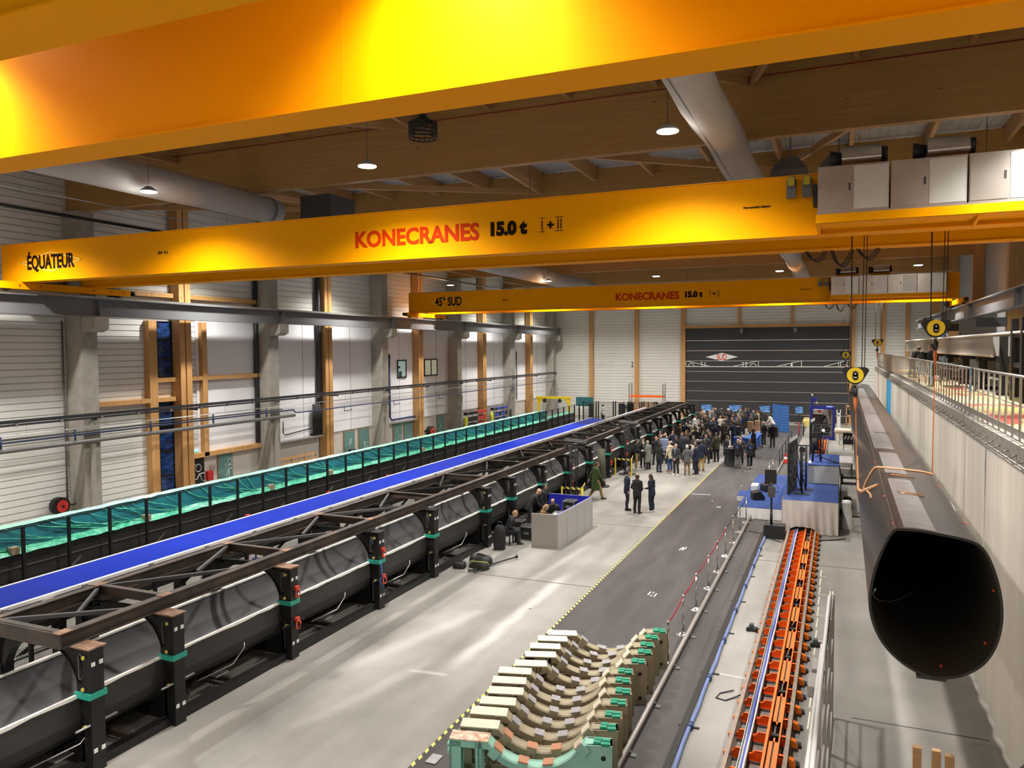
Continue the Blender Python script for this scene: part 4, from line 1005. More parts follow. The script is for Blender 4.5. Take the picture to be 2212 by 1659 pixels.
film(YG0, YG1, 2.66, 2.72, XG+.86, XG+.72, 'film_top_edge', mat('pale_green_film', (.30, .62, .46), .4), t, .04, 4)
film(YG1, YG2, 2.0, 2.06, XG+.85, XG+.3, 'film_scrap', GRNF, t, .09)
m = MB()
y = YG0+.3
while y < YG1-1:
    x0 = XG-.85; pts = []
    dy = rr.uniform(.2, 1.9); w0 = rr.random()
    for k in range(7):
        u = k/6; pts.append((XG+.84+u*.2, y+dy*u*(.4+u), 2.64-u*.55+.03*math.sin(6*u+w0*6)))
    m.tube(pts, .008+.012*rr.random(), 4); y += rr.uniform(.3, .8)
m.build('film_creases', GRNF, t)
for k in range(17): MB().box(XG+.75, XG+.95, YG0+.6+2.9*k, YG0+.8+2.9*k, 0, .9).box(XG-.95, XG-.75, YG0+.6+2.9*k, YG0+.8+2.9*k, 0, 1.1).build('support_leg', BLK, t)
for k in range(16): MB().bar((XG+.9, YG0+.8+2.9*k, .15), (XG+.9, YG0+3.3+2.9*k, .9), .06).bar((XG+1.08, YG0+1.2+2.9*k, .3), (XG+1.08, YG0+2.9+2.9*k, 1.5), .05).build('side_brace', mat('grey_brown_rail', (.14, .125, .11), .5), t)
MB().box(XG+.86, XG+.96, YG0, YG2, .1, .22).box(XG+.98, XG+1.06, YG0, YG2, 1.2, 1.26).box(XG+1.0, XG+1.05, YG0, YG2, 1.62, 1.66).build('side_rail', mat('grey_brown_rail', (.14, .125, .11), .5), t)
MB().tube([(XG+1.25, YG0, .3), (XG+1.25, YG2-4, .3)], .05, 6).build('service_pipe', STEEL, t)
for y in (12.8, 16.9, 22.5, 26.1, 33.8): MB().box(XG+1.0, XG+1.2, y, y+.2, 2.02, 2.2).build('foam_block', mat('cardboard_tone', (.42, .33, .22), .8), t)
fence(XG+1.35, 9.18, 58.9, 1.27, 2.74, .15, 'tall black wire mesh fence in front of the green film mould')
# gas bottles etc. between the blue and the film moulds : crossed red valve stands
for i, (y, lab) in enumerate(((18.3, 'nearest'), (20.6, 'second'), (23.4, 'third'), (25.2, 'farthest'))):
    t = thing('valve_stand', (-18.4, y, 0), 'small stand with red valve handles between blue and green moulds, %s of four' % lab, 'valve stand')
    MB().box(-18.5, -18.3, y-.1, y+.1, 0, .04).tube([(-18.4, y, 0), (-18.4, y, 1.35)], .03, 6).build('post', PIPEB, t)
    MB().tube([(-18.4, y-.16, 1.3), (-18.4, y+.16, 1.3)], .03, 6).tube([(-18.55, y, 1.22), (-18.25, y, 1.22)], .03, 6).build('handles', RED, t)
    MB().tube([(-18.35, y, 1.2), (-18.2, y+.3, 1.0), (-18.2, y+.5, .6), (-18.3, y+.7, .9)], .018, 5).build('hose', STEEL, t)
# ================================================================ steel mast cradles
def catopen(P, m=3):
    out = []
    for i in range(len(P)-1):
        a, b = P[i], P[i+1]
        if i < 3 or i > 10: out.append(a); continue
        p0, p3 = P[i-1], P[min(i+2, len(P)-1)]
        for k in range(m):
            u = k/m; out.append(tuple(.5*(2*a[j]+(b[j]-p0[j])*u+(2*p0[j]-5*a[j]+4*b[j]-p3[j])*u*u+(3*a[j]-p0[j]-3*b[j]+p3[j])*u**3) for j in (0, 1)))
    return out+[P[-1]]
def cradle_parts(main, top, pad, name_):
    """local frame: x along the cradle 0..2.66, y depth 0..0.2, z up; built at the origin"""
    t = thing('mast_cradle', (0, 0, 0), name_, 'cradle', 'mast cradles')
    L_, D, Hh = 2.66, .24, .82
    # profile of the front plate: left shoulder, slope, shallow belly, right tower
    topline = catopen([(0, .78), (.64, .76), (.72, .68), (.80, .58), (1.02, .465), (1.22, .40), (1.40, .375), (1.62, .395), (1.86, .485), (2.05, .63), (2.20, .79), (2.27, Hh), (L_, Hh)])
    m = MB()
    low = [(x, max(0.0, z-.13) if x < 1.04 else 0.0) for x, z in topline]
    m.strip(topline, low, 'xz', .0, .03); m.strip(topline, low, 'xz', D-.03, D)
    for y0, y1 in ((0, .03), (D-.03, D)):
        m.box(0, .19, y0, y1, 0, .76).box(.43, .54, y0, y1, 0, .74).box(0, 1.1, y0, y1, 0, .13)
    m.box(.0, .03, 0, D, 0, .78).box(L_-.03, L_, 0, D, 0, Hh).box(0, L_, 0, D, 0, .03)
    m.box(.46, .48, -.05, 0, 0, .76)
    m.build('web_plate', main, t)
    m = MB()
    for a, b in zip(topline, topline[1:]):
        m.add([(a[0], -.02, a[1]), (b[0], -.02, b[1]), (b[0], D+.02, b[1]), (a[0], D+.02, a[1]), (a[0], -.02, a[1]-.018), (b[0], -.02, b[1]-.018), (b[0], D+.02, b[1]-.018), (a[0], D+.02, a[1]-.018)], [(0, 1, 2, 3), (4, 7, 6, 5), (0, 4, 5, 1), (3, 2, 6, 7)])
    m.build('belly_flange', main, t)
    MB().prism([(0, .775), (.65, .755), (.65, .775), (0, .795)], 'xz', -.03, D+.03).build('shoulder_plate', top, t)
    # four rubber pads on blocks that follow the belly
    for px, pz, ang in ((.77, .61, -40), (1.21, .405, -12), (1.64, .40, 10), (2.17, .76, 48)):
        tx, tz = math.cos(R(ang)), math.sin(R(ang)); ux, uz = tz, -tx
        q = lambda s, d: (px+tx*s-ux*d, pz+tz*s-uz*d)
        p = MB().prism([q(-.075, -.12), q(.075, -.12), q(.075, .065), q(-.075, .065)], 'xz', -.05, .13).build('pad_block', main, t)
        MB().prism([q(-.085, .065), q(.085, .065), q(.085, .088), q(-.085, .088)], 'xz', -.06, .14).build('pad', pad if ang < 40 else top, p)
        if abs(ang) < 20: MB().box(px-.03, px+.03, -.06, -.05, pz-.10, pz-.04).build('bolt_plate', mat('brown_bolt_plate', (.25, .13, .07), .7), p)
    # right tower
    m = MB().box(2.36, L_, -.02, D+.02, 0, Hh-.01)
    tw = m.build('end_tower', main, t)
    for z in (.62, .12): MB().cyl((2.52, -.03, z), (2.52, -.02, z), .04, 12).build('socket', PLB, tw)
    m = MB().box(2.36, 2.48, .02, .10, Hh-.01, Hh+.04).box(2.49, 2.62, -.02, .06, Hh-.01, Hh+.035).box(2.38, 2.5, .12, .2, Hh-.01, Hh+.04).box(2.51, 2.63, .1, .17, Hh-.01, Hh+.035)
    m.build('clamp', CGRN, t)
    for z in (.12, .5, .62): MB().box(-.05, 0, .04, .16, z, z+.05).build('lug', main, t)
    return t
TOPS = [((-5.93, 15.89), (-3.49, 16.89)), ((-6.02, 15.49), (-3.58, 16.44)), ((-6.02, 15.03), (-3.61, 15.97)), ((-5.95, 14.57), (-3.52, 15.58)), ((-5.97, 14.07), (-3.56, 15.04)), ((-6.14, 13.63), (-3.72, 14.45)), ((-6.07, 13.18), (-3.67, 14.02)), ((-5.95, 12.74), (-3.53, 13.58)), ((-5.92, 12.30), (-3.50, 13.11)), ((-5.91, 11.89), (-3.49, 12.61)), ((-5.86, 11.42), (-3.45, 12.16)), ((-5.84, 10.98), (-3.41, 11.64))]
proto = cradle_parts(BEIG, BEIGT, PADG, 'x')
for i, (a, b) in enumerate(TOPS):
    n = len(TOPS)-1-i
    lab = 'beige steel mast cradle, %s in the row counting from the mint green one' % ORD[n-1] if n > 1 else ''
    if i == 11: o = cradle_parts(MINT, BPATCH, PADR, 'mint green steel cradle with rusty patches at the front of the row of cradles')
    elif i == 10: o = cradle_parts(BEIG, BEIGT, PADR, 'beige cradle with rust brown pads directly behind the mint green one')
    elif i == 0: o = proto; o['label'] = 'beige steel cradle at the far end of the cradle row, nearest the silver post'
    else: o = copy_tree(proto, label=lab)
    o.location = (a[0], a[1], 0.008); o.rotation_euler = (0, 0, math.atan2(b[1]-a[1], b[0]-a[0]))
    o['group'] = 'mast cradles'
tag(MB().prism([(-5.75, 10.05), (-4.9, 10.3), (-4.75, 9.8), (-5.6, 9.5)], 'xy', .0085, .50).build('turquoise_cover', mat('turquoise_sheet', (.05, .62, .60), .4)), 'bright turquoise sheet topped block at the bottom edge before the green cradle', 'cover')
tag(MB().box(-6.55, -6.35, 11.4, 11.7, .009, .03).build('floor_plate', STEEL), 'small steel plate on the floor beside the hazard tape near the cradles', 'plate')

# ================================================================ stanchions with belts
def stanchion(x, y, z, label, m, nxt=None, belt=None):
    t = thing('stanchion', (x, y, z), label, 'stanchion', 'barrier posts')
    MB().lathe([(.18, 0), (.18, .012), (.13, .03), (.035, .055), (.026, .07)], (x, y, z), 24).build('base', m, t)
    MB().cyl((x, y, z+.06), (x, y, z+.95), .026, 12).build('pole', m, t)
    MB().cyl((x, y, z+.93), (x, y, z+1.0), .034, 12).build('belt_head', PLB if m is not CHR else STEEL, t)
    if nxt:
        a = Vector((x, y, z+.965)); b = Vector((nxt[0], nxt[1], nxt[2]+.965))
        mm = MB()
        for k in range(6):
            p = a.lerp(b, k/6); q = a.lerp(b, (k+1)/6)
            p.z -= .05*4*(k/6)*(1-k/6); q.z -= .05*4*((k+1)/6)*(1-(k+1)/6)
            mm.bar(p, q, .008, .05)
        mm.build('belt', belt, t)
    return t
BR = mat('red_belt', (.42, .02, .03), .7); BB = mat('black_belt', (.03, .03, .06), .7)
SP = [(-3.50, 17.16), (-3.53, 19.14), (-3.54, 21.1), (-3.52, 23.1), (-3.52, 24.96), (-3.53, 26.95), (-3.53, 28.95), (-3.5, 30.75), (-3.45, 32.5)]
for i, (x, y) in enumerate(SP):
    nx = (*SP[i+1], .008) if i+1 < len(SP) else None
    lab = 'silver stanchion post, %s from the cradles along the %s' % (ORD[i], 'red belt' if i < 5 else 'dark belt')
    stanchion(x, y, .008, lab, CHR, nx, BR if i < 5 else BB)
SQ = [(-3.35, 42.6), (-3.3, 44.2), (-3.3, 45.8), (-3.25, 48.6), (-3.25, 51), (-3.2, 53.5), (-3.2, 56.5), (-3.15, 59.5)]
for i, (x, y) in enumerate(SQ):
    nx = (*SQ[i+1], .008) if i+1 < len(SQ) else None
    stanchion(x, y, .008, '%s barrier post behind the blue stage, %s towards the gate' % ('silver' if i < 3 else 'black', ORD[i]), CHR if i < 3 else PLB, nx, BB)
# cones
for i, y in enumerate((50.2,)):
    t = thing('traffic_cone', (-3.0, y, .0), 'small red and white cone at the barrier behind the loudspeaker panels', 'cone')
    MB().box(-3.2, -2.8, y-.2, y+.2, 0, .05).lathe([(.16, .05), (.11, .25)], (-3, y, 0), 16).lathe([(.085, .4), (.05, .6)], (-3, y, 0), 16).build('body', RED, t)
    MB().lathe([(.111, .25), (.085, .4)], (-3, y, 0), 16).build('white_band', WHT, t)

# ================================================================ floor pipes beside the track
t = thing('floor_rail_pipe', (-3.36, 24, 0), 'long grey tube rail on brackets beside the stanchions', 'pipe')
MB().tube([(-3.38, 8, .12), (-3.36, 33.3, .12)], .055, 10).build('tube', mat('dull_steel_tube', (.30, .275, .25), .5, .4), t)
for k in range(13): MB().box(-3.5, -3.2, 9+2*k-.06, 9+2*k+.06, .008, .03).box(-3.42, -3.3, 9+2*k-.03, 9+2*k+.03, .03, .09).build('bracket', PIPEG, t)
MB().tube([(-3.2, 42, .1), (-3.15, 51.0, .1)], .05, 8).build('tube', mat('dull_steel_tube', (.3, .27, .25), .5, .4), t)
t = thing('floor_hose', (-2.47, 20, 0), 'light blue hose with dark couplings lying along the track', 'hose')
MB().tube([(-2.52, 8+.8*k, .055) if k % 3 else (-2.50, 8+.8*k, .045) for k in range(31)], .04, 10).build('hose', mat('sky_blue_hose', (.13, .19, .38), .5, var=.2, scale=2, stretch=(1, .5, 1)), t)
for k in range(10): MB().cyl((-2.51, 9.7+2.3*k, .055), (-2.51, 9.86+2.3*k, .055), .06, 10).build('coupling', PIPEB, t)
for k in range(9): MB().box(-2.75, -2.35, 9.2+2.6*k, 9.26+2.6*k, .0, .02).build('strap', PLB, t)

# ================================================================ orange transport track
def track(y0, y1, label, detail=True):
    t = thing('transport_track', (-1.22, (y0+y1)/2, 0), label, 'track')
    RL = mat('worn_rail_steel', (.30, .235, .19), .5, .5, var=.25, scale=4)
    for x in (-1.70, -.76):
        m = MB().box(x-.035, x+.035, y0, y1, .20, .25).box(x-.012, x+.012, y0, y1, .08, .20).box(x-.06, x+.06, y0, y1, .06, .08)
        m.build('rail', RL, t)
    MB().box(-1.50, -1.39, y0, y1, .14, .155).box(-1.51, -1.495, y0, y1, .14, .21).box(-1.395, -1.38, y0, y1, .14, .21).build('cable_tray', STEEL, t)
    MB().tube([(-1.44+.012*math.sin(k*.9), y0+(y1-y0)*k/40, .185) for k in range(41)], .022, 6).build('blue_cable', mat('blue_cable', (.08, .12, .55), .4), t)
    MB().tube([(-1.40+.006*math.sin(k*1.3), y0+(y1-y0)*k/40, .20) for k in range(41)], .014, 6).build('white_cable', WHT, t)
    MB().box(-1.135, -1.09, y0, y1, .05, .235).build('drive_beam', ORA2, t)
    k = 0; y = y0+.15
    while y < y1-.1:
        # wide shaped bracket, small bracket, outer stub, rubber foot
        def br(xa, xb):
            z0, z1 = .05, .2
            q = MB().prism([(xa, z0), (xb, z0), (xb, z1), (xa+(xb-xa)*.45, z1), (xa+(xb-xa)*.2, z1-.05), (xa, z1-.06)], 'xz', y, y+.03)
            q.box(xa, xb, y-.03, y+.09, z0, z0+.02).add([(xa, y, z1-.06), (xa+(xb-xa)*.2, y, z1-.05), (xa+(xb-xa)*.45, y, z1), (xb, y, z1), (xb, y+.08, z1), (xa+(xb-xa)*.45, y+.08, z1), (xa+(xb-xa)*.2, y+.08, z1-.05), (xa, y+.08, z1-.06)], [(0, 1, 6, 7), (1, 2, 5, 6), (2, 3, 4, 5)])
            return q
        tie = br(-1.37, -1.14).build('wide_bracket', ORA, t)
        br(-1.66, -1.52).build('small_bracket', ORA, t)
        MB().box(-.885, -.80, y, y+.03, .05, .2).box(-.885, -.80, y, y+.1, .19, .2).box(-.885, -.8, y-.03, y+.09, .05, .07).build('side_bracket', ORA, t)
        if detail:
            MB().box(-1.76, -.70, y+.14, y+.24, .02, .055).build('sleeper', RUST, tie)
            MB().prism([(-.72, .05), (-.60, .05), (-.63, .16), (-.72, .19)], 'xz', y, y+.12).build('outer_stub', ORA2, tie)
            MB().box(-.72, -.55, y+.12, y+.26, .0, .05).cyl((-.62, y+.19, .0), (-.62, y+.19, .07), .05, 10).build('foot', PLB, tie)
            MB().box(-1.80, -1.73, y+.02, y+.12, .02, .1).build('outer_lug', ORA2, tie)
        k += 1; y += .69
    n = int((y1-y0)/1.9)
    for i in range(n):
        a = y0+.4+1.9*i
        p = MB().box(-1.06, -1.0, a, a+1.35, .21, .235).box(-.97, -.915, a, a+1.35, .21, .235).box(-1.06, -.915, a+1.2, a+1.35, .21, .235).box(-1.06, -.915, a, a+.08, .21, .235).build('slotted_plate', ORA2, t)
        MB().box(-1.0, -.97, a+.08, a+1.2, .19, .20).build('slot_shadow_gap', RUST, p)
        MB().box(-1.05, -.92, a+1.5, a+1.6, .1, .2).build('connector_box', PLB, p)
    MB().box(-.915, -.89, y0, y1, .05, .235).build('side_beam', ORA2, t)
    return t
track(8.6, 31.2, 'long orange steel transport track with rails running to the stage')
track(44.0, 62.5, 'far stretch of the orange track between stage and blue cabinet', False)
for i, (x, y, lab) in enumerate(((-1.95, 20.1, 'left'), (-.42, 19.6, 'right'))):
    t = thing('sensor_unit', (x, y, 0), 'small dark sensor with cable on the floor %s of the orange track' % lab, 'sensor')
    MB().box(x-.1, x+.1, y-.12, y+.12, 0, .06).build('base', PLB, t); MB().box(x-.08, x+.02, y-.05, y+.1, .06, .16).build('head', mat('dark_green_sensor', (.06, .09, .08), .5), t)
    MB().cyl((x-.1, y-.15, .05), (x-.1, y-.05, .05), .05, 10).cyl((x+.12, y-.15, .05), (x+.12, y-.05, .05), .05, 10).build('wheel', RUB, t)
t = thing('cable_loop', (-2.05, 16.0, 0), 'small grey cable loop beside the left rail of the track', 'cable')
MB().tube([(-1.95, 16.3, .03), (-2.2, 16.1, .015), (-2.25, 15.85, .015), (-2.05, 15.8, .015), (-1.9, 16.0, .02), (-1.78, 16.1, .05)], .014, 5).build('loop', DKP, t)

# ================================================================ white guard panels beside the track
t = thing('guard_barrier', (-.2, 12, 0), 'tall white framed guard panel with mesh standing right of the track', 'guard panel')
GWT = mat('white_guard_paint', (.34, .325, .30), .5)
gp = [(-.06, 15.85), (-.10, 14.4), (-.15, 12.9), (-.2, 11.4), (-.25, 9.9), (-.3, 8.4)]
for x, y in gp: MB().box(x-.03, x+.03, y-.03, y+.03, 0, 2.42).box(x-.08, x+.08, y-.08, y+.08, 0, .015).build('post', GWT, t)
GRD = grid_mat('white_guard_mesh', (.40, .38, .36), .08, .05)
for (xa, ya), (xb, yb) in zip(gp, gp[1:]):
    for z in (2.40, 1.55, .9, .12): MB().bar((xa, ya, z), (xb, yb, z), .03).build('rail', GWT, t)
    MB().add([(xa, ya, .12), (xb, yb, .12), (xb, yb, 2.4), (xa, ya, 2.4)], [(0, 1, 2, 3)]).build('mesh', GRD, t)
MB().box(-.32, -.14, 11.95, 12.35, 2.3, 2.46).box(-.36, -.14, 11.35, 11.85, 2.28, 2.44).build('controller_box', GREYL, t)
MB().tube([(-.24, 8.5, 2.46), (-.12, 15.6, 2.46)], .03, 6).tube([(-.3, 8.5, 2.45), (-.2, 13, 2.45)], .025, 6).build('top_conduit', WHT, t)
for i, (x, y) in enumerate(((1.18, 13.15), (1.44, 13.15), (1.61, 13.05))):
    tag(MB().box(x-.06, x+.06, y-.05, y+.05, 0, 1.0).build('wooden_post', WOODC), 'upright timber batten at the bottom edge, %s of three' % ('leftmost', 'middle', 'rightmost')[i], 'post', 'timber battens')

# ================================================================ mezzanine at right
MZ = 5.5
struct('floor_mezzanine', MB().box(2.85, XR, 2, 70.5, MZ-.35, MZ), CONC)
struct('floor_mezzanine_edge', MB().box(2.70, 2.98, 2, 70.5, MZ-.32, MZ+.06), mat('rough_concrete_edge', (.36, .335, .29), .9, var=.3, scale=8, bump=.6, bscale=10))
CARP = mat('yellow_carpet', (.62, .46, .20), .9, col2=(.55, .09, .06), scale=.45, stretch=(1, 1.6, 1))
def carpet_mat():
    m, nt, b = nodes('yellow_carpet_with_red_figures'); N = nt.nodes; L = nt.links
    g = N.new('ShaderNodeNewGeometry'); mp = N.new('ShaderNodeMapping'); mp.inputs['Scale'].default_value = (.9, .28, 1); L.new(g.outputs['Position'], mp.inputs[0])
    n = N.new('ShaderNodeTexNoise'); n.inputs['Scale'].default_value = 1.1; n.inputs['Detail'].default_value = 2; L.new(mp.outputs[0], n.inputs['Vector'])
    r = N.new('ShaderNodeValToRGB'); e = r.color_ramp.elements; e[0].position = .56; e[0].color = (.66, .50, .24, 1); e[1].position = .6; e[1].color = (.62, .10, .07, 1)
    x = e.new(.40); x.color = (.72, .62, .18, 1); x = e.new(.44); x.color = (.66, .50, .24, 1)
    L.new(n.outputs['Fac'], r.inputs['Fac']); L.new(r.outputs['Color'], b.inputs['Base Color']); b.inputs['Roughness'].default_value = .9
    return m
tag(MB().box(3.1, 4.9, 6, 62, MZ, MZ+.012).build('mezzanine_carpet', carpet_mat()), 'yellow and red carpet along the mezzanine behind the railing', 'carpet')
t = thing('mezzanine_railing', (2.9, 38, MZ), 'galvanised railing with flat upright bars along the mezzanine edge', 'railing')
GALV = mat('galvanised_flat_bar', (.44, .42, .38), .4, .6, var=.12, scale=8)
MB().tube([(2.86, 4, 6.66), (2.86, 70, 6.66)], .028, 10).build('handrail', GALV, t)
MB().box(2.85, 2.87, 4, 70, 5.62, 5.74).build('toe_board', GALV, t)
MB().tube([(2.89, 4, 6.15), (2.89, 70, 6.15)], .012, 6).build('middle_wire', GALV, t)
k = 0; y = 12.4
while y < 70 and k < 98:
    m = MB().box(2.845, 2.875, y-.035, y+.035, 5.56, 6.64).build('baluster', GALV, t)
    y += .62; k += 1
t = thing('cable_basket', (2.66, 38, 5.28), 'steel cable basket with clips fixed under the mezzanine edge', 'cable basket')
for dz, dx in ((0, 0), (.06, -.02), (.0, .08)): MB().tube([(2.62+dx, 5, 5.26+dz), (2.62+dx, 70, 5.26+dz)], .012, 4).build('wire', GALV, t)
for k in range(60): MB().tube([(2.70, 12+.7*k, 5.40), (2.60, 12.1+.7*k, 5.33), (2.58, 12.35+.7*k, 5.30), (2.7, 12.45+.7*k, 5.32)], .014, 4).build('clip', GALV, t)
# curtain under the mezzanine, in separate panels
CURB = translucent('blue_translucent_curtain', (.10, .48, .86), .45)
UL = bpy.data.lights.new('curtain_backlight', 'POINT'); UL.energy = 230; UL.color = (1, .93, .84); UL.shadow_soft_size = .3  # unseen lights added under the mezzanine so the curtains glow
for y in (10, 16, 22, 28, 34, 40, 46, 51.2, 56, 62, 67):
    l = bpy.data.objects.new('curtain_backlight', UL); COL.objects.link(l); l.location = (5.4, y, 4.7)
def curtain(y0, y1, label, m_, zb=0.03, x=2.74, seed=1, ragged_=False):
    r_ = random.Random(seed); rows = []
    n = max(8, int((y1-y0)/.16)); ph = r_.random()*6
    for k in range(n+1):
        y = y0+(y1-y0)*k/n
        w_ = .035*math.sin(k*1.35+ph)+.02*math.sin(k*.6+ph)
        rows.append([(x+w_*(.4+.6*(1-u)), y, zb+(5.2-zb)*u) for u in (0, .2, .45, .7, 1)])
    o = MB().sheet(rows).build('curtain', m_)
    o.location.z = zb
    return tag(o, label, 'curtain', 'curtains under the mezzanine')
CP = [(9.5, 13.4), (13.45, 17.9), (17.95, 22.4), (22.45, 26.9), (26.95, 31.4), (31.5, 37.0), (37.1, 43), (43.1, 49), (49.1, 53.2), (53.3, 57.2), (57.3, 62), (62.1, 69.5)]
for i, (a, b) in enumerate(CP):
    blue = i == 8
    lab = 'bright blue curtain panel under the far part of the mezzanine' if blue else 'pale translucent curtain panel under the mezzanine, %s from the camera' % ORD[i]
    curtain(a, b, lab, CURB if blue else CURT, .06, 2.74+(.02 if i % 2 else 0), i)
DKC = mat('dark_grey_film', (.13, .13, .14), .5, var=.3, scale=2, stretch=(1, 3, .3))
tag(MB().sheet([[(2.66+.03*math.sin(k*1.7), 12.6+.12*k, .02+(1.9-.13*k if k > 3 else 1.2+.1*k)*u) for u in (0, .5, 1)] for k in range(14)]).build('plastic_film', DKC), 'torn dark grey film hanging at the foot of the nearest curtain', 'film')
# inside of the mezzanine: second mast mould with black stands, partitions
t = thing('mezzanine_mould', (5.3, 50, 5.5), 'long light grey mould box lying on black stands on the mezzanine', 'mould')
MB().box(4.95, 5.9, 31.5, 69.5, 6.82, 7.58).build('mould_side', mat('light_grey_gelcoat', (.36, .345, .325), .4, var=.08, scale=.6), t)
MB().box(4.93, 4.95, 31.5, 69.5, 7.54, 7.6).box(4.9, 5.0, 31.5, 69.5, 6.78, 6.86).build('mould_edge', mat('ply_edge', (.42, .33, .22), .6), t)
MB().box(4.9, 6.0, 31.4, 69.6, 7.6, 7.64).build('top_flange', STEEL, t)
for y in (28.2, 30.4, 34.6, 39, 44, 50, 57, 64): MB().box(4.98, 5.2, y-.12, y+.12, 5.5, 7.5 if y < 31 else 6.8).box(5.7, 5.92, y-.12, y+.12, 5.5, 7.5 if y < 31 else 6.8).box(4.9, 5.95, y-.1, y+.1, 6.6, 6.8).box(4.9, 5.95, y-.1, y+.1, 5.5, 5.6).build('stand', BLK, t)
MB().tube([(4.86, 20, 7.58), (4.86, 69, 7.6)], .04, 8).build('pipe', WHT, t)
t = thing('black_frame_rack', (5.2, 26.8, 5.5), 'tall black steel frame at the right picture edge on the mezzanine', 'frame')
for y in (26.2, 27.6):
    for x in (4.9, 5.9): MB().box(x-.09, x+.09, y-.12, y+.12, 5.5, 8.0).build('upright', BLK, t)
for z in (5.56, 6.6, 7.5): MB().box(4.85, 5.95, 26.2, 27.6, z-.07, z+.07).build('shelf', BLK, t)
for i, y in enumerate((36.5, 42.5)):
    t = thing('work_table', (4.3, y, MZ), 'black draped %s table behind the railing on the mezzanine' % ('nearer', 'farther')[i], 'table')
    MB().box(3.95, 4.75, y-1.1, y+1.1, MZ+.72, MZ+.76).build('top', PLB, t)
    for dx in (4.0, 4.7):
        for dy in (-1.0, 1.0): MB().box(dx-.03, dx+.03, y+dy-.03, y+dy+.03, MZ, MZ+.72).build('leg', PLB, t)
    MB().box(4.1, 4.5, y-.5, y+.2, MZ+.76, MZ+.98).build('laptop_case', PLB, t)
tag(MB().box(6.2, XR, 50, 50.2, MZ, 9.).build('partition_board', mat('partition_grey', (.30, .29, .26), .7)), 'grey partition board inside the mezzanine', 'partition')
tag(MB().box(6.3, 6.35, 57, 60, 5.5, 8.5).build('blue_board', mat('light_blue_panel', (.16, .34, .62), .5)), 'light blue panel on the mezzanine wall behind the hook block', 'panel')
for i, (y, z0) in enumerate(((20.6, 5.95), (29.0, 5.9), (33.0, 5.95))):
    t = thing('towel', (2.85, y, z0), ('pale blue and grey striped cloth hung over the railing, nearest', 'grey blue cloth hung over the railing, middle one', 'pale blue cloth hung over the railing, farthest')[i], 'cloth', 'cloths on the railing')
    for k in range(4): MB().box(2.80, 2.815, y-.11, y+.11, z0+.18*k, z0+.18*(k+1)).box(2.905, 2.92, y-.11, y+.11, z0+.2+.13*k, z0+.2+.13*(k+1)).build('stripe', mat('cloth_blue', (.22, .42, .52), .9) if k % 2 else mat('cloth_grey', (.50, .50, .50), .9), t)
    MB().box(2.80, 2.92, y-.11, y+.11, z0+.72, z0+.735).build('fold', mat('cloth_blue', (.22, .42, .52), .9), t)
# ================================================================ technicians' booth
t = thing('counter_booth', (-10, 27.6, 0), 'grey counter booth open at the left with blue inside, around the sound desk', 'booth')
BI = mat('blue_counter_inside', (.012, .02, .42), .6)
H_ = 1.23
def wallp(a, b, th, name, m_, inner):
    d = (Vector((*b, 0))-Vector((*a, 0))).normalized(); nrm = Vector((-d.y, d.x, 0))
    A = Vector((*a, 0)); B = Vector((*b, 0)); m = MB()
    for (s0, s1, mm) in ((0, .03, 0), (.03, th, 1)):
        m.cur = mm; p = [A+nrm*s0, B+nrm*s0, B+nrm*s1, A+nrm*s1]
        m.add([(*q[:2], .0) for q in p]+[(*q[:2], H_) for q in p], [(3, 2, 1, 0), (4, 5, 6, 7), (0, 1, 5, 4), (1, 2, 6, 5), (2, 3, 7, 6), (3, 0, 4, 7)])
    return m.build(name, [m_, inner], t)
wallp((-10.2, 25.65), (-9.22, 25.72), .06, 'end_panel', GREYC, GREYC)
for k in range(4):
    a = Vector((-9.22, 25.72)).lerp(Vector((-9.08, 29.5)), k/4+.003); b = Vector((-9.22, 25.72)).lerp(Vector((-9.08, 29.5)), (k+1)/4-.003)
    wallp(tuple(a), tuple(b), .06, 'front_panel', GREYL, BI)
wallp((-9.08, 29.5), (-10.95, 29.55), .06, 'back_panel', GREYL, BI)
# desk equipment inside
t = thing('mixing_desk', (-9.65, 27.4, 0), 'black mixing desk with silver faders inside the booth', 'mixing desk')
MB().box(-10.0, -9.35, 26.2, 28.4, .78, .84).build('table_top', PLB, t)
for x in (-9.95, -9.4):
    for y in (26.3, 28.3): MB().box(x-.03, x+.03, y-.03, y+.03, 0, .78).build('leg', PLB, t)
MB().prism([(26.4, .84), (27.5, .84), (27.5, .98), (26.4, .9)], 'yz', -9.95, -9.4).build('console', DGR, t)
m = MB(); r_ = random.Random(2)
for i in range(14): m.box(-9.92+.036*i, -9.91+.036*i, 26.5+.3*r_.random(), 26.56+.3*r_.random(), .92, 1.0)
m.build('faders', STEEL, t)
m = MB()
for i in range(9): m.tube([(-9.8+.3*r_.random(), 26.3+.5*r_.random(), .95), (-9.7, 26.6+.3*r_.random(), 1.05), (-9.5, 26.4+.5*r_.random(), .95)], .012, 4)
m.build('cables', WHT, t)
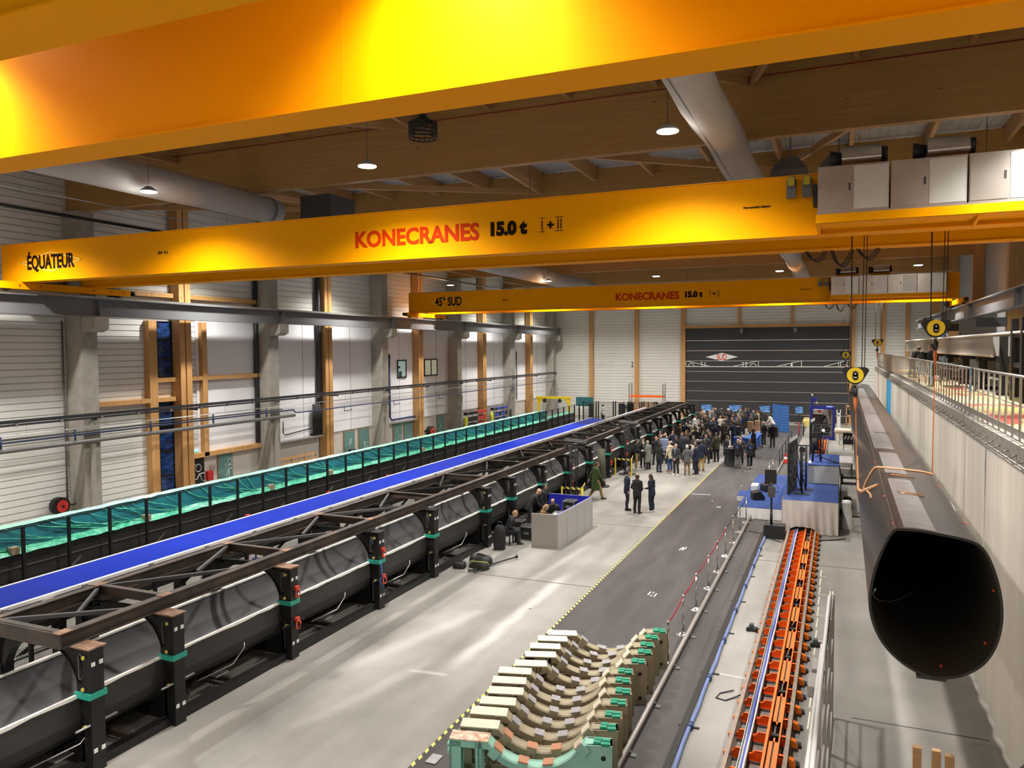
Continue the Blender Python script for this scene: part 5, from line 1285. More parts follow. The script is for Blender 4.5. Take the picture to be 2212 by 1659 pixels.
def flightcase(x, y, z, w, d, h, label):
    t = thing('flight_case', (x, y, z), label, 'case')
    MB().box(x-w/2, x+w/2, y-d/2, y+d/2, z, z+h).build('body', PLB, t)
    m = MB()
    for sx in (-1, 1):
        for sy in (-1, 1): m.cbox(x+sx*w/2, y+sy*d/2, z, .03, .03, h+.01)
    for zz in (z+.0, z+h-.02):
        m.box(x-w/2-.01, x+w/2+.01, y-d/2-.012, y-d/2+.012, zz, zz+.03).box(x-w/2-.01, x+w/2+.01, y+d/2-.012, y+d/2+.012, zz, zz+.03).box(x-w/2-.012, x-w/2+.012, y-d/2, y+d/2, zz, zz+.03).box(x+w/2-.012, x+w/2+.012, y-d/2, y+d/2, zz, zz+.03)
    m.build('edge_trim', STEEL, t)
    MB().box(x-.1, x+.1, y-d/2-.02, y-d/2, z+h*.45, z+h*.65).build('handle', STEEL, t)
    return t
flightcase(-9.55, 28.1, .84, .42, .5, .45, 'black flight case with silver edges standing on the desk in the booth')
flightcase(-10.72, 26.75, 0, .5, .6, .5, 'black flight case with silver edges on the floor left of the booth')
flightcase(-11.2, 26.95, 0, .35, .45, .62, 'narrow black equipment box between the flight case and the booth')
# bags and boxes on the floor
def bag(x, y, w, d, h, rz, label, m_=PLB, name='bag', cat='bag'):
    t = thing(name, (x, y, 0), label, cat)
    M = Matrix.Translation((x, y, 0)) @ Matrix.Rotation(rz, 4, 'Z')
    rings = []
    for z, k in ((0, .92), (h*.15, 1), (h*.6, .98), (h*.9, .86), (h, .6)): rings.append([(w/2*k*math.copysign(abs(math.cos(a))**.5, math.cos(a)), d/2*k*math.copysign(abs(math.sin(a))**.5, math.sin(a)), z) for a in [2*PI*i/16 for i in range(16)]])
    MB().loft(rings).xf(M).build('body', m_, t)
    MB().tube([(-w*.25, 0, h*.95), (-w*.15, 0, h*1.15), (w*.15, 0, h*1.15), (w*.25, 0, h*.95)], .02, 6).xf(M).build('strap', m_, t)
    return t
bag(-11.15, 24.95, .42, .36, .86, .2, 'tall black zipped bag standing on the floor by the seated man')
bag(-10.95, 22.95, .8, .5, .30, -.3, 'black holdall lying on the floor in front of the tall bag')
bag(-10.8, 22.5, .75, .38, .24, -.35, 'low black bag with a yellow green cord in front of the holdall', mat('olive_black_cloth', (.02, .022, .014), .8))
tag(MB().tube([(-11.1, 22.35, .1), (-11.0, 22.3, .27), (-10.7, 22.3, .28), (-10.45, 22.4, .25), (-10.45, 22.5, .08)], .014, 5).build('cord', mat('lime_cord', (.42, .45, .08), .6)), 'yellow green cord draped over the low black bag', 'cord')
bag(-11.42, 22.3, .42, .34, .22, .1, 'small square black case at the left end of the bags', name='case', cat='case')
t = thing('folded_stand', (-10.6, 22.4, 0), 'folded black light stand lying on the floor by the bags', 'stand')
MB().tube([(-10.9, 21.9, .05), (-10.1, 23.9, .08)], .025, 6).tube([(-10.7, 21.9, .04), (-10.5, 22.3, .06)], .02, 6).tube([(-11.0, 22.1, .04), (-10.7, 22.0, .05)], .02, 6).build('tubes', PLB, t)
MB().ell((-10.08, 23.95, .09), (.06, .07, .06), 10, 6).build('end_knob', PLB, t)
t = thing('white_bag', (-11.3, 26.9, 0), 'crumpled white bag hanging beside the mould post near the booth', 'bag')
MB().loft([[(-11.3+.1*k*math.cos(a*PI/4), 26.9+.09*k*math.sin(a*PI/4)+.03*(a % 2), z) for a in range(8)] for z, k in ((0, .6), (.1, 1), (.25, .9), (.38, .4), (.46, .2))]).build('body', WHT, t)

# ---------------------------------------------------------------- truss towers with lamps
def truss_tower(x, y, h, label, group='light truss towers'):
    t = thing('truss_tower', (x, y, 0), label, 'truss tower', group)
    MB().cyl((x, y, 0), (x, y, .03), .5, 24).build('base', PLB, t)
    m = MB(); s = .14
    for dx, dy in ((-s, -s), (s, -s), (s, s), (-s, s)): m.tube([(x+dx, y+dy, .02), (x+dx, y+dy, h)], .026, 6)
    k = int(h/.28)
    for i in range(k):
        z = .1+i*.28
        for (a, b) in (((-s, -s), (s, -s)), ((s, -s), (s, s)), ((s, s), (-s, s)), ((-s, s), (-s, -s))):
            if i % 2: a, b = b, a
            m.tube([(x+a[0], y+a[1], z), (x+b[0], y+b[1], z+.28)], .010, 4)
    m.build('lattice', PLB, t)
    m = MB().tube([(x-.45, y, h+.05), (x+.55, y, h+.05)], .03, 6).build('crossbar', PLB, t)
    for i in range(3):
        xx = x-.35+.38*i
        l = MB().cyl((xx, y-.1, h-.06), (xx, y+.14, h-.12), .08, 12).build('spotlight', PLB, t)
        MB().tube([(xx-.1, y, h+.05), (xx-.1, y, h-.12), (xx+.1, y, h-.12), (xx+.1, y, h+.05)], .012, 4).build('yoke', STEEL, l)
    for i in range(2): MB().cyl((x-.5, y+.1+.2*i, h+.2+.05*i), (x+.65, y-.15+.2*i, h+.16+.05*i), .055, 10).build('led_batten', DGR, t)
    m = MB()
    for i in range(3): m.tube([(x+.05+.08*math.cos(a*PI/6), y-.2, h-.4-.2*i+.12*math.sin(a*PI/6)) for a in range(13)], .012, 4)
    m.build('cable_coil', PLB, t)
    return t
truss_tower(-11.1, 33.2, 2.75, 'nearer black truss tower with lamps standing against the long black mould')
truss_tower(-11.05, 42.6, 2.75, 'farther black truss tower with lamps beside the crowd and the black mould')
def low_barrier(x, y, label):
    t = thing('tape_barrier', (x, y, 0), label, 'barrier')
    for dx, dy in ((-.95, 0), (.0, -.1)): MB().box(x+dx-.03, x+dx+.03, y+dy-.03, y+dy+.03, 0, 1.0).build('post', mat('barrier_yellow', (.70, .55, .04), .5), t)
    MB().bar((x-.95, y, .95), (x, y-.1, .95), .03, .09).build('striped_tape', HAZ, t)
    MB().bar((x, y-.1, .95), (x-.3, y+1.4, .95), .03, .09).build('striped_tape', HAZ, t)
    MB().bar((x, y-.1, .02), (x-.25, y+.9, .9), .05, .05).build('brace', mat('barrier_yellow', (.70, .55, .04), .5), t)
low_barrier(-10.45, 32.4, 'yellow and black striped tape barrier around the nearer truss tower')
low_barrier(-10.6, 41.9, 'yellow and black striped tape barrier around the farther truss tower')
t = thing('olive_post', (-11.3, 38.3, 0), 'olive wrapped round post on a black base against the mould', 'post')
MB().cyl((-11.3, 38.3, .05), (-11.3, 38.3, 1.95), .2, 14).build('wrap', mat('olive_wrap', (.06, .055, .03), .7), t); MB().cyl((-11.3, 38.3, 0), (-11.3, 38.3, .05), .42, 20).build('base', PLB, t)

# ================================================================ stage
t = thing('stage', (-1.9, 37, 0), 'blue carpeted low stage with white skirt', 'stage')
MB().box(-3.85, -2.0, 33.3, 42.2, 0, .47).build('platform', DRAPE, t)
MB().box(-3.87, -2.0, 33.28, 42.2, .47, .49).build('carpet', STB, t)
def drape(x0, x1, y, z1, name, m_, parent, amp=.05, arch=None, seed=1):
    r_ = random.Random(seed); n = 60; rows = []
    for i in range(n+1):
        x = x0+(x1-x0)*i/n; row = []
        for j in range(9):
            u = j/8; z0 = .02
            if arch and arch[0] < x < arch[1]:
                q = (x-arch[0])/(arch[1]-arch[0]); z0 = arch[2]*(1-abs(2*q-1)**4)
            z = z0+(z1-z0)*u
            row.append((x, y-amp*(1-u)*(.6+.5*math.sin(i*.75+2.*u)+.35*math.sin(i*.31+seed))-.002, z))
        rows.append(row)
    return MB().sheet(rows).build(name, m_, parent)
drape(-3.87, -2.0, 33.28, .47, 'skirt', WHT, t, .05, None, 3)
t = thing('tall_stage_block', (-.97, 34, 0), 'taller stage block with blue top and pale grey drape over the orange track', 'stage')
MB().box(-1.97, .02, 31.4, 42.2, 1.2, 1.27).build('deck', STB, t)
for x in (-1.9, -.05):
    for y in (31.6, 36, 41.9): MB().box(x-.05, x+.05, y-.05, y+.05, 0, 1.2).build('leg', PLB, t)
drape(-1.98, .03, 31.36, 1.27, 'front_drape', DRAPE, t, .09, (-1.84, -.64, .26), 5)
MB().sheet([[(.03+.03*math.sin(k*1.1), 31.36+.28*k, z) for z in (.02, .6, 1.27)] for k in range(39)]).build('side_drape', PLB, t)
MB().sheet([[(-1.99-.02*math.sin(k*1.1), 31.36+.08*k, z) for z in (.02, .6, 1.27)] for k in range(25)]).build('left_drape', DRAPE, t)
t = thing('upper_stage_block', (-.55, 38, 1.27), 'topmost stage step with light grey front and blue top', 'stage')
MB().box(-1.2, .04, 35.6, 39.2, 1.28, 2.06).build('fascia', PANG, t); MB().box(-1.21, .05, 35.58, 39.2, 2.06, 2.085).build('carpet', STB, t)
for i, (x, y, rz, z, lab) in enumerate(((-3.0, 37.3, .5, .49, 'black wedge loudspeaker on the blue stage, farther of two'), (-3.25, 35.2, .3, .49, 'black wedge loudspeaker on the blue stage, nearer of two'))):
    t = thing('floor_monitor', (x, y, z), lab, 'loudspeaker', 'stage monitor wedges')
    M = Matrix.Translation((x, y, z)) @ Matrix.Rotation(rz, 4, 'Z')
    MB().prism([(-.25, 0), (.25, 0), (.25, .14), (.05, .38), (-.25, .30)], 'xz', -.28, .28).xf(M).build('cabinet', PLB, t)
    MB().prism([(.255, .15), (.065, .385), (.075, .39), (.265, .155)], 'xz', -.24, .24).xf(M).build('grille', DGR, t)
t = thing('stage_step', (-3.85, 37.6, 0), 'white stage step unit with blue top at the left stage edge', 'step')
MB().box(-4.35, -3.88, 37.0, 38.3, .009, .25).box(-3.75, -3.45, 37.2, 38.0, .495, .72).build('body', WHT, t); MB().box(-4.36, -3.88, 36.99, 38.3, .25, .265).build('carpet', STB, t)
t = thing('loudspeaker_stand', (-2.27, 30.3, 0), 'black loudspeaker pole with screen on top, in front of the stage', 'loudspeaker')
MB().box(-2.55, -1.8, 30.05, 30.65, .02, .5).build('subwoofer', PLB, t)
MB().tube([(-2.3, 30.3, .5), (-2.3, 30.3, 2.1)], .035, 8).tube([(-2.3, 30.3, .5), (-2.3, 30.3, 1.0)], .05, 8).build('pole', PLB, t)
MB().loft([[(-2.43, 30.2, 1.55), (-2.16, 30.2, 1.55), (-2.19, 30.45, 1.55), (-2.4, 30.45, 1.55)], [(-2.43, 30.2, 1.93), (-2.16, 30.2, 1.93), (-2.19, 30.45, 1.93), (-2.4, 30.45, 1.93)]], smooth=False).build('satellite', DGR, t)
MB().box(-2.55, -2.13, 30.33, 30.42, 2.02, 2.56).build('screen', PLB, t)
MB().tube([(-2.2, 30.35, 2.1), (-2.05, 30.3, 1.9), (-2.08, 30.3, 1.75), (-2.25, 30.35, 1.7)], .012, 5).build('cable', PLB, t)
# black LED walls seen from behind, on stage
def led_wall(x0, y0, x1, y1, zb, zt, label, seed):
    t = thing('led_wall', ((x0+x1)/2, (y0+y1)/2, zb), label, 'led wall', 'led walls on the stage')
    a = Vector((x0, y0, 0)); b = Vector((x1, y1, 0)); n_ = 5
    for i in range(n_):
        p = a.lerp(b, i/n_); q = a.lerp(b, (i+1)/n_)
        MB().bar((p.x, p.y, (zb+zt)/2), (q.x, q.y, (zb+zt)/2), .07, zt-zb).build('cabinet_column', PLB, t)
        MB().bar((q.x, q.y, zt), (q.x, q.y, zt+.14), .03).build('lifting_pin', WHT, t)
    r_ = random.Random(seed); m = MB(); d = (b-a).normalized(); nn = Vector((d.y, -d.x, 0))
    for i in range(22):
        pts = []
        for k in range(5):
            p = a.lerp(b, r_.random())+nn*.06; pts.append((p.x, p.y, zb+.3+(zt-zb-.4)*r_.random()))
        m.tube(pts, .012, 4)
    m.build('cables', mat('grey_cable', (.10, .10, .10), .5), t)
    for i in (0, 1):
        p = a.lerp(b, .25+.5*i)+nn*.45
        MB().tube([(p.x, p.y, zb), (p.x, p.y, zt-.4)], .035, 6).tube([(p.x, p.y, zb), (p.x-.35*nn.x, p.y-.35*nn.y, zt-.5)], .02, 6).box(p.x-.3, p.x+.3, p.y-.2, p.y+.2, zb, zb+.02).build('rear_prop', PLB, t)
    return t
led_wall(-1.83, 32.4, -1.62, 34.3, 1.27, 3.35, 'nearer tall black LED wall seen from behind at the front of the stage', 4)
led_wall(-1.25, 39.4, -1.10, 40.6, 1.27, 3.55, 'farther black LED wall seen from behind on the stage', 9)
t = thing('stage_truss', (-1.3, 36.4, 1.27), 'black lattice truss with lamps standing on the stage behind the LED wall', 'truss tower')
for (x, y, z1) in ((-1.45, 34.6, 3.0), (-1.25, 34.75, 3.0), (-1.05, 36.6, 3.7), (-.72, 36.7, 3.7)):
    zb = 1.27 if y < 35.5 else 2.085
    MB().tube([(x, y, zb), (x, y, z1)], .04, 8).build('leg', PLB, t)
m = MB()
for i in range(7):
    z = 1.4+.22*i; m.tube([(-1.45, 34.6, z), (-1.25, 34.75, z+.22)], .012, 4).tube([(-1.25, 34.75, z), (-1.45, 34.6, z+.22)], .012, 4)
    z = 2.2+.2*i; m.tube([(-1.05, 36.6, z), (-.72, 36.7, z+.2)], .012, 4).tube([(-.72, 36.7, z), (-1.05, 36.6, z+.2)], .012, 4)
m.build('lacing', PLB, t)
MB().tube([(-1.6, 34.7, 3.0), (-1.05, 34.8, 3.0)], .03, 6).tube([(-1.15, 36.6, 3.72), (-.3, 36.8, 3.72)], .03, 6).tube([(-1.15, 36.6, 3.35), (-.4, 36.8, 3.3)], .03, 6).build('crossbars', PLB, t)
for (x, y, z) in ((-1.4, 34.6, 2.85), (-.95, 36.6, 3.2), (-.45, 36.7, 3.55)): MB().cyl((x, y-.15, z), (x, y+.2, z-.05), .13, 12).build('moving_head', PLB, t)
MB().cyl((-.95, 36.55, 2.6), (-.95, 36.55, 3.15), .14, 12).build('black_drum', PLB, t)
GLOW = mat('stage_lamp_glow', (1, .8, .6), .4, emit=(1, .62, .36), es=60)
for i, (x, y, z, lab) in enumerate(((-1.12, 35.3, 2.25, 'lower'), (-.62, 36.5, 3.5, 'upper'))):
    t = thing('stage_lamp', (x, y, z-.1), 'small glowing orange white stage lamp on the truss, %s of two' % lab, 'stage lamp')
    MB().cyl((x, y-.04, z), (x, y+.2, z), .075, 14).build('housing', PLB, t); MB().cyl((x, y-.05, z), (x, y-.04, z), .05, 16).build('lens', GLOW, t)
t = thing('draped_post', (.33, 32.9, 0), 'narrow white draped post between stage and mast', 'post')
MB().loft([[(.33+w_*math.cos(a*PI/8), 32.9+w_*math.sin(a*PI/8), z) for a in range(16)] for z, w_ in ((0, .24), (.5, .2), (.95, .17), (1.0, .19), (1.1, .17), (1.12, .1))]).build('drape', WHT, t)
for i, (x, y, h) in enumerate(((.35, 34.2, .5), (.3, 35.4, .4), (.4, 36.8, .55))):
    tag(MB().loft([[(x+w_*math.cos(a*PI/4), y+w_*math.sin(a*PI/4), z) for a in range(8)] for z, w_ in ((0, .2), (h*.5, .22), (h, .14))]).build('black_bundle', PLB), 'black cable bundle behind the stage by the mast, %s' % ('nearest', 'middle', 'farthest')[i], 'bundle')
t = thing('stage_cable', (.1, 40, 0), 'black cable trailing across the blue stage top', 'cable')
MB().tube([(-.9, 38.6, 2.12), (-.5, 37.4, 2.11), (-.1, 36.6, 2.11), (.03, 36.2, 2.1), (.12, 36, 1.6), (.12, 35.8, .6), (.3, 35.2, .05), (.9, 35.2, .03)], .025, 6).build('cable', PLB, t)
t = thing('floor_cable', (0, 30.8, 0), 'thin black cable on the floor in front of the stage', 'cable')
MB().tube([(-3.2, 31.0, .02), (-2.7, 30.7, .02), (-2.5, 30.2, .02), (-1.9, 29.6, .02)], .02, 5).tube([(-.6, 30.4, .02), (-.2, 30.6, .02), (.3, 31.0, .02)], .02, 5).build('cable', PLB, t)

# ================================================================ blue cabinet machine and clutter at the far right
t = thing('machine_cabinet', (-1.2, 64, 0), 'dark blue framed open machine cabinet with grey back panel at the end of the track', 'machine')
for x in (-2.0, -.36):
    for y in (63.8, 65.4): MB().box(x-.09, x+.09, y-.09, y+.09, 0, 2.5).build('upright', DBL, t)
for z in (.1, 2.42): MB().box(-2.1, -.27, 63.75, 65.45, z-.08, z+.08).build('frame', DBL, t) if z < 1 else (MB().box(-2.1, -.27, 63.72, 63.9, z-.06, z+.1).box(-2.1, -.27, 65.3, 65.48, z-.06, z+.1).box(-2.1, -1.92, 63.7, 65.5, z-.06, z+.1).box(-.45, -.27, 63.7, 65.5, z-.06, z+.1).build('frame', DBL, t))
MB().box(-1.2, -.42, 64.6, 64.7, .15, 2.35).build('back_panel', mat('warm_grey_panel', (.30, .28, .25), .6), t)
MB().box(-1.9, -1.2, 64.3, 64.9, .15, 2.2).build('control_unit', mat('dark_brown_unit', (.05, .04, .04), .5), t)
MB().box(-1.85, -1.15, 64.0, 64.3, 1.95, 2.3).build('white_box', WHT, t); MB().box(-1.5, -1.25, 63.98, 64.02, 2.08, 2.25).build('orange_plate', ORA, t)
MB().lathe([(.22, 0), (.26, .2), (.14, .25), (.18, .45), (.08, .5), (.1, .65)], (-1.0, 64.2, 1.2), 14).build('tool_head', PLB, t)
m = MB()
for i in range(3): m.tube([(-.75, 64.5, 1.8-.35*i), (-.62, 64.4, 1.85-.35*i), (-.6, 64.4, 1.6-.35*i), (-.72, 64.5, 1.55-.35*i)], .025, 5)
m.build('hoses', PLB, t)
MB().box(-2.0, -1.86, 64.0, 64.14, 2.5, 3.35).build('jib_post', DBL, t); MB().box(-2.0, -1.55, 64.02, 64.12, 3.05, 3.2).prism([(-1.86, 2.85), (-1.6, 3.05), (-1.86, 3.05)], 'xz', 64.04, 64.1).build('jib_arm', DBL, t)
MB().cyl((-1.93, 64.07, 3.35), (-1.93, 64.07, 3.5), .05, 10).build('beacon', WHT, t)
MB().tube([(-1.58, 64.07, 3.05), (-1.58, 64.07, 2.9)], .01, 4).ell((-1.58, 64.07, 2.8), (.08, .08, .1), 12, 8).build('hanging_lamp', STEEL, t)
MB().box(-.9, -.4, 63.9, 65.3, 2.5, 2.52).build('top_tray', mat('blue_tray', (.12, .2, .62), .5), t)
t = thing('white_column_lift', (-.02, 63.6, 0), 'white pillar shaped lift beside the blue cabinet', 'lift')
MB().box(-.14, .12, 63.5, 63.8, 0, 2.1).build('column', WHT, t); MB().box(-.16, -.1, 63.5, 63.8, 2.1, 2.35).box(.08, .14, 63.5, 63.8, 2.1, 2.35).build('fork', WHT, t); MB().cyl((-.01, 63.49, 1.95), (-.01, 63.5, 1.95), .08, 12).build('dial', STEEL, t)
t = thing('wooden_rack', (.75, 66.5, 0), 'tall wooden crate rack against the gate beside the mast', 'rack')
for x in (.55, 1.05): MB().box(x-.04, x+.04, 66.2, 66.8, 0, 2.5).build('upright', WOODC, t)
for z in (.3, 1.0, 1.7, 2.4): MB().box(.5, 1.1, 66.2, 66.8, z, z+.08).build('shelf', WOODC, t)
MB().box(.62, 1.0, 66.3, 66.7, 1.78, 2.1).build('black_bin', PLB, t)
t = thing('striped_board', (.55, 58, 0), 'black board with white diagonal stripes beside the far track', 'board')
MB().box(.28, .95, 57.9, 58.0, .4, 1.2).build('panel', PLB, t); MB().box(.32, .36, 57.9, 58.0, 0, .4).box(.87, .91, 57.9, 58, 0, .4).build('leg', PLB, t)
m = MB()
for i in range(3): m.bar((.38+.2*i, 57.89, .75), (.5+.2*i, 57.89, 1.0), .07, .01, (0, 1, 0))
m.build('white_stripes', WHT, t)
t = thing('white_work_bench', (.35, 47.5, 0), 'white bench frame standing between the far track and the mast', 'bench')
MB().box(-.15, .75, 46.2, 49, .7, .76).build('top', GREYL, t)
for x in (-.1, .7):
    for y in (46.3, 48.9): MB().box(x-.03, x+.03, y-.03, y+.03, 0, .7).build('leg', PLB, t)
MB().box(-.12, .7, 48.8, 48.9, .1, .7).build('back_board', WHT, t)
t = thing('black_trestle', (.55, 43.5, 0), 'black low trestle frame on the floor behind the stage', 'trestle')
MB().box(.15, .95, 43.4, 43.5, .3, .42).box(.15, .95, 43.4, 43.5, .02, .12).box(.15, .25, 43.4, 43.5, 0, .55).box(.85, .95, 43.3, 43.6, 0, .6).build('frame', PLB, t)
t = thing('foam_roll', (.6, 60.5, 0), 'cream coloured long roll lying by the far track', 'roll')
MB().tube([(-.2, 61.2, 1.0), (.9, 60.6, 1.0)], .22, 14).box(.0, .1, 60.8, 61.0, 0, .8).box(.7, .8, 60.5, 60.7, 0, .8).build('roll', mat('cream_foam', (.70, .62, .48), .8), t)
tag(MB().box(-3.0, -2.3, 74, 77.8, 0, .5).build('yellow_kerb', mat('kerb_yellow', (.75, .6, .2), .6)), 'pale yellow block along the foot of the gate behind the blue backdrop', 'kerb')
for i, x in enumerate((-2.95, -2.6)): tag(MB().tube([(x, 66, 0), (x, 66, 1.1)], .04, 8).build('bollard', RED if i == 0 else PLB), ('red bollard', 'black bollard')[i]+' right of the blue backdrop', 'bollard')

# blue photo backdrop, zig-zag
t = thing('photo_backdrop', (-4.6, 69, 0), 'tall folded blue backdrop with small white logos behind the buffet', 'backdrop')
BK = mat('backdrop_blue', (.035, .16, .50), .5)
for (a, b) in (((-5.25, 69.8), (-4.55, 68.6)), ((-4.55, 68.6), (-3.85, 68.1))):
    MB().bar((a[0], a[1], 1.13), (b[0], b[1], 1.13), .06, 2.26).build('panel', BK, t)
    m = MB()
    for i in range(5):
        for j in range(9):
            u = (i+.5+.5*(j % 2)*.5)/5.3; x = a[0]+(b[0]-a[0])*u; y = a[1]+(b[1]-a[1])*u-.05
            m.box(x-.03, x+.03, y-.006, y, .12+.24*j, .17+.24*j)
    m.build('white_logos', mat('pale_logo', (.35, .50, .80), .5), t)
# screens along the gate
def scr_mat():
    m, nt, b = nodes('blue_screen_image'); N = nt.nodes; L = nt.links
    tc = N.new('ShaderNodeTexCoord'); mp = N.new('ShaderNodeMapping'); mp.inputs['Scale'].default_value = (1.5, 1, 6); L.new(tc.outputs['Object'], mp.inputs[0])
    n_ = N.new('ShaderNodeTexNoise'); n_.inputs['Scale'].default_value = 1.3; L.new(mp.outputs[0], n_.inputs['Vector'])
    r = N.new('ShaderNodeValToRGB'); e = r.color_ramp.elements; e[0].position = .38; e[0].color = (.02, .12, .55, 1); e[1].position = .62; e[1].color = (.30, .62, 1, 1)
    L.new(n_.outputs['Fac'], r.inputs['Fac']); L.new(r.outputs['Color'], b.inputs['Emission Color']); b.inputs['Emission Strength'].default_value = .55; b.inputs['Base Color'].default_value = (.01, .01, .02, 1)
    return m
SCRM = scr_mat()
for i, (x0, x1, lab) in enumerate(((-12.35, -11.35, 'leftmost lit blue display screen by the dark gate'), (-9.75, -8.55, 'second lit blue display screen by the dark gate'), (-6.95, -5.95, 'third lit blue display screen, left of the blue backdrop'), (-3.75, -3.05, 'lit blue display screen right of the blue backdrop'))):
    t = thing('display_screen', ((x0+x1)/2, 76, 0), lab, 'screen', 'display screens by the gate')
    MB().box(x0, x1, 75.97, 76.03, .98, 1.66).build('bezel', PLB, t); MB().box(x0+.03, x1-.03, 75.96, 75.97, 1.01, 1.63).build('picture', SCRM, t)
    c = (x0+x1)/2
    MB().box(c-.04, c+.04, 75.98, 76.04, .04, 1.0).box(c-.35, c+.35, 75.8, 76.2, .009, .04).build('foot', PLB, t)
# buffet tables with blue cloth, high tables with black cloth
BCL = mat('blue_tablecloth', (.03, .13, .52), .8, var=.1, scale=3)
def buffet(x0, x1, y0, y1, label, m_=BCL, h=.78):
    t = thing('buffet_table', ((x0+x1)/2, (y0+y1)/2, .008), label, 'table')
    rows = []
    MB().box(x0+.03, x1-.03, y0+.03, y1-.03, .72, h-.01).build('table_top', WHT, t)
    P = [(x0, y0), (x1, y0), (x1, y1), (x0, y1), (x0, y0)]; pts = []
    for (a, b) in zip(P, P[1:]):
        n = max(6, int(math.hypot(b[0]-a[0], b[1]-a[1])/.12))
        for i in range(n): pts.append((a[0]+(b[0]-a[0])*i/n, a[1]+(b[1]-a[1])*i/n))
    pts.append(pts[0]); cx, cy = (x0+x1)/2, (y0+y1)/2
    rows = [[(x+(x-cx)*.02*u*(1+math.sin(i*1.9)), y+(y-cy)*.02*u*(1+math.sin(i*1.9)), .02+(h-.02)*(1-u)) for u in (0, .4, 1)] for i, (x, y) in enumerate(pts)]
    MB().sheet(rows).box(x0, x1, y0, y1, h-.01, h).build('tablecloth', m_, t)
    return t
buffet(-6.9, -6.0, 56.2, 57.0, 'blue clothed buffet table facing the camera, at the near end of the buffet')
buffet(-6.0, -5.3, 56.0, 61.5, 'long blue clothed buffet table running away along its right side')
buffet(-5.2, -4.5, 64.2, 65.6, 'black clothed table with food boards near the blue backdrop', mat('black_tablecloth', (.012, .012, .012), .85))
buffet(-10.9, -9.9, 58.4, 59.2, 'black clothed table beside the mould with white plates', mat('black_tablecloth', (.012, .012, .012), .85))
rr = random.Random(21)
FOODS = [('white_plate', (.75, .74, .70)), ('bread_tray', (.50, .33, .16)), ('fruit_tray', (.45, .2, .08))]
k = 0
for (x, y) in ((-5.65, 57.2), (-5.7, 58.2), (-5.6, 59.3), (-5.65, 60.4), (-6.4, 56.5), (-6.65, 56.7), (-4.9, 64.8), (-10.4, 58.8), (-10.1, 58.9), (-10.65, 58.7)):
    nm, c = FOODS[k % 3]; k += 1
    tag(MB().lathe([(.08, 0), (.18, .02), (.2, .035), (.1, .05)], (x, y, .78), 14).build(nm, mat(nm, c, .5)), '%s on the %s, %s' % (nm.replace('_', ' '), 'blue buffet' if x > -7 and y < 62 else 'black table', ORD[k-1]+' of the dishes'), 'dish', 'dishes on the tables')
t = thing('wooden_display', (-6.1, 60.4, .78), 'tall light wooden display crates standing on the buffet', 'display')
MB().box(-6.35, -5.95, 60.3, 60.6, .785, 1.55).box(-5.85, -5.5, 60.6, 60.9, .785, 1.6).build('crates', WOODC, t); MB().box(-5.9, -5.82, 60.2, 60.3, .785, 1.2).build('block', WOODC, t)
def high_table(x, y, label):
    t = thing('high_table', (x, y, .008), label, 'high table', 'black draped high tables')
    MB().lathe([(.40, 0), (.36, .05), (.22, .5), (.30, .95), (.36, 1.06), (.36, 1.09)], (x, y, .009), 24).build('black_cloth', mat('black_tablecloth', (.012, .012, .012), .85), t)
    MB().cyl((x, y, 1.098), (x, y, 1.108), .35, 24).build('table_top', PLB, t)
    for a in (0, 2, 4): MB().cyl((x+.18*math.cos(a), y+.18*math.sin(a), 1.11), (x+.18*math.cos(a), y+.18*math.sin(a), 1.23), .03, 8).build('cup', WHT, t)
high_table(-5.95, 47.6, 'black draped high table ringed by people in dark jackets at the crowd edge')
high_table(-8.35, 50.4, 'black draped high table behind the man in the olive jumper')
high_table(-10.0, 49.0, 'black draped high table beside the long black mould')
high_table(-9.7, 54.2, 'black draped high table deep in the crowd')
for i in range(9):
    x, y = ((-4.6, 41.0), (-4.95, 45.9), (-4.75, 46.1), (-4.4, 50.2), (-5.4, 36.5), (-4.3, 43.4), (-4.35, 38.8), (-8.0, 37.0), (-7.8, 19.5))[i]
    tag(MB().lathe([(.03, 0), (.05, .01), (.03, .02)], (x, y, .009), 8).build('paper_scrap', WHT), 'tiny white paper scrap on the floor, %s' % ('by the stage step', 'left of a pair near the high table', 'right of a pair near the high table', 'right of the high table', 'on the dark floor before the three talkers', 'near the silver posts', 'near the stage corner', 'behind the three talkers', 'on bare concrete before the black mould')[i], 'paper scrap')

# ================================================================ far left corner: gantry, fence panels, shelving, racks
t = thing('portal_gantry', (-25, 68.9, 0), 'small yellow portal gantry at the far left corner', 'gantry')
GY = mat('gantry_yellow', (.80, .60, .02), .45)
MB().box(-26.8, -23.3, 68.8, 69.0, 2.36, 2.6).build('beam', GY, t)
for x, s in ((-26.6, 1), (-23.5, -1)):
    MB().prism([(x-.09, 1.2), (x+.09, 1.2), (x+.09, 2.4), (x-.09, 2.4)], 'xz', 68.8, 69.0).prism([(x, 2.36), (x+.55*s, 2.36), (x, 1.8)], 'xz', 68.85, 68.95).prism([(x-.09, 1.2), (x+.09, 1.2), (x+.2*-s+.1, 0), (x+.2*-s-.25, 0)], 'xz', 68.8, 69.0).build('leg', GY, t)
for x in (-25.9, -24.4): MB().cyl((x, 68.7, 2.2), (x, 68.85, 2.2), .2, 16).tube([(x-.15, 68.78, 2.2), (x-.15, 68.78, .6)], .015, 4).build('reel', DKP, t)
MB().box(-25.95, -25.6, 68.6, 68.9, .3, 1.15).build('blue_motor', mat('steel_blue', (.07, .13, .30), .5), t); MB().box(-26.2, -24.3, 68.7, 68.8, 1.1, 1.16).build('cross_rod', STEEL, t)
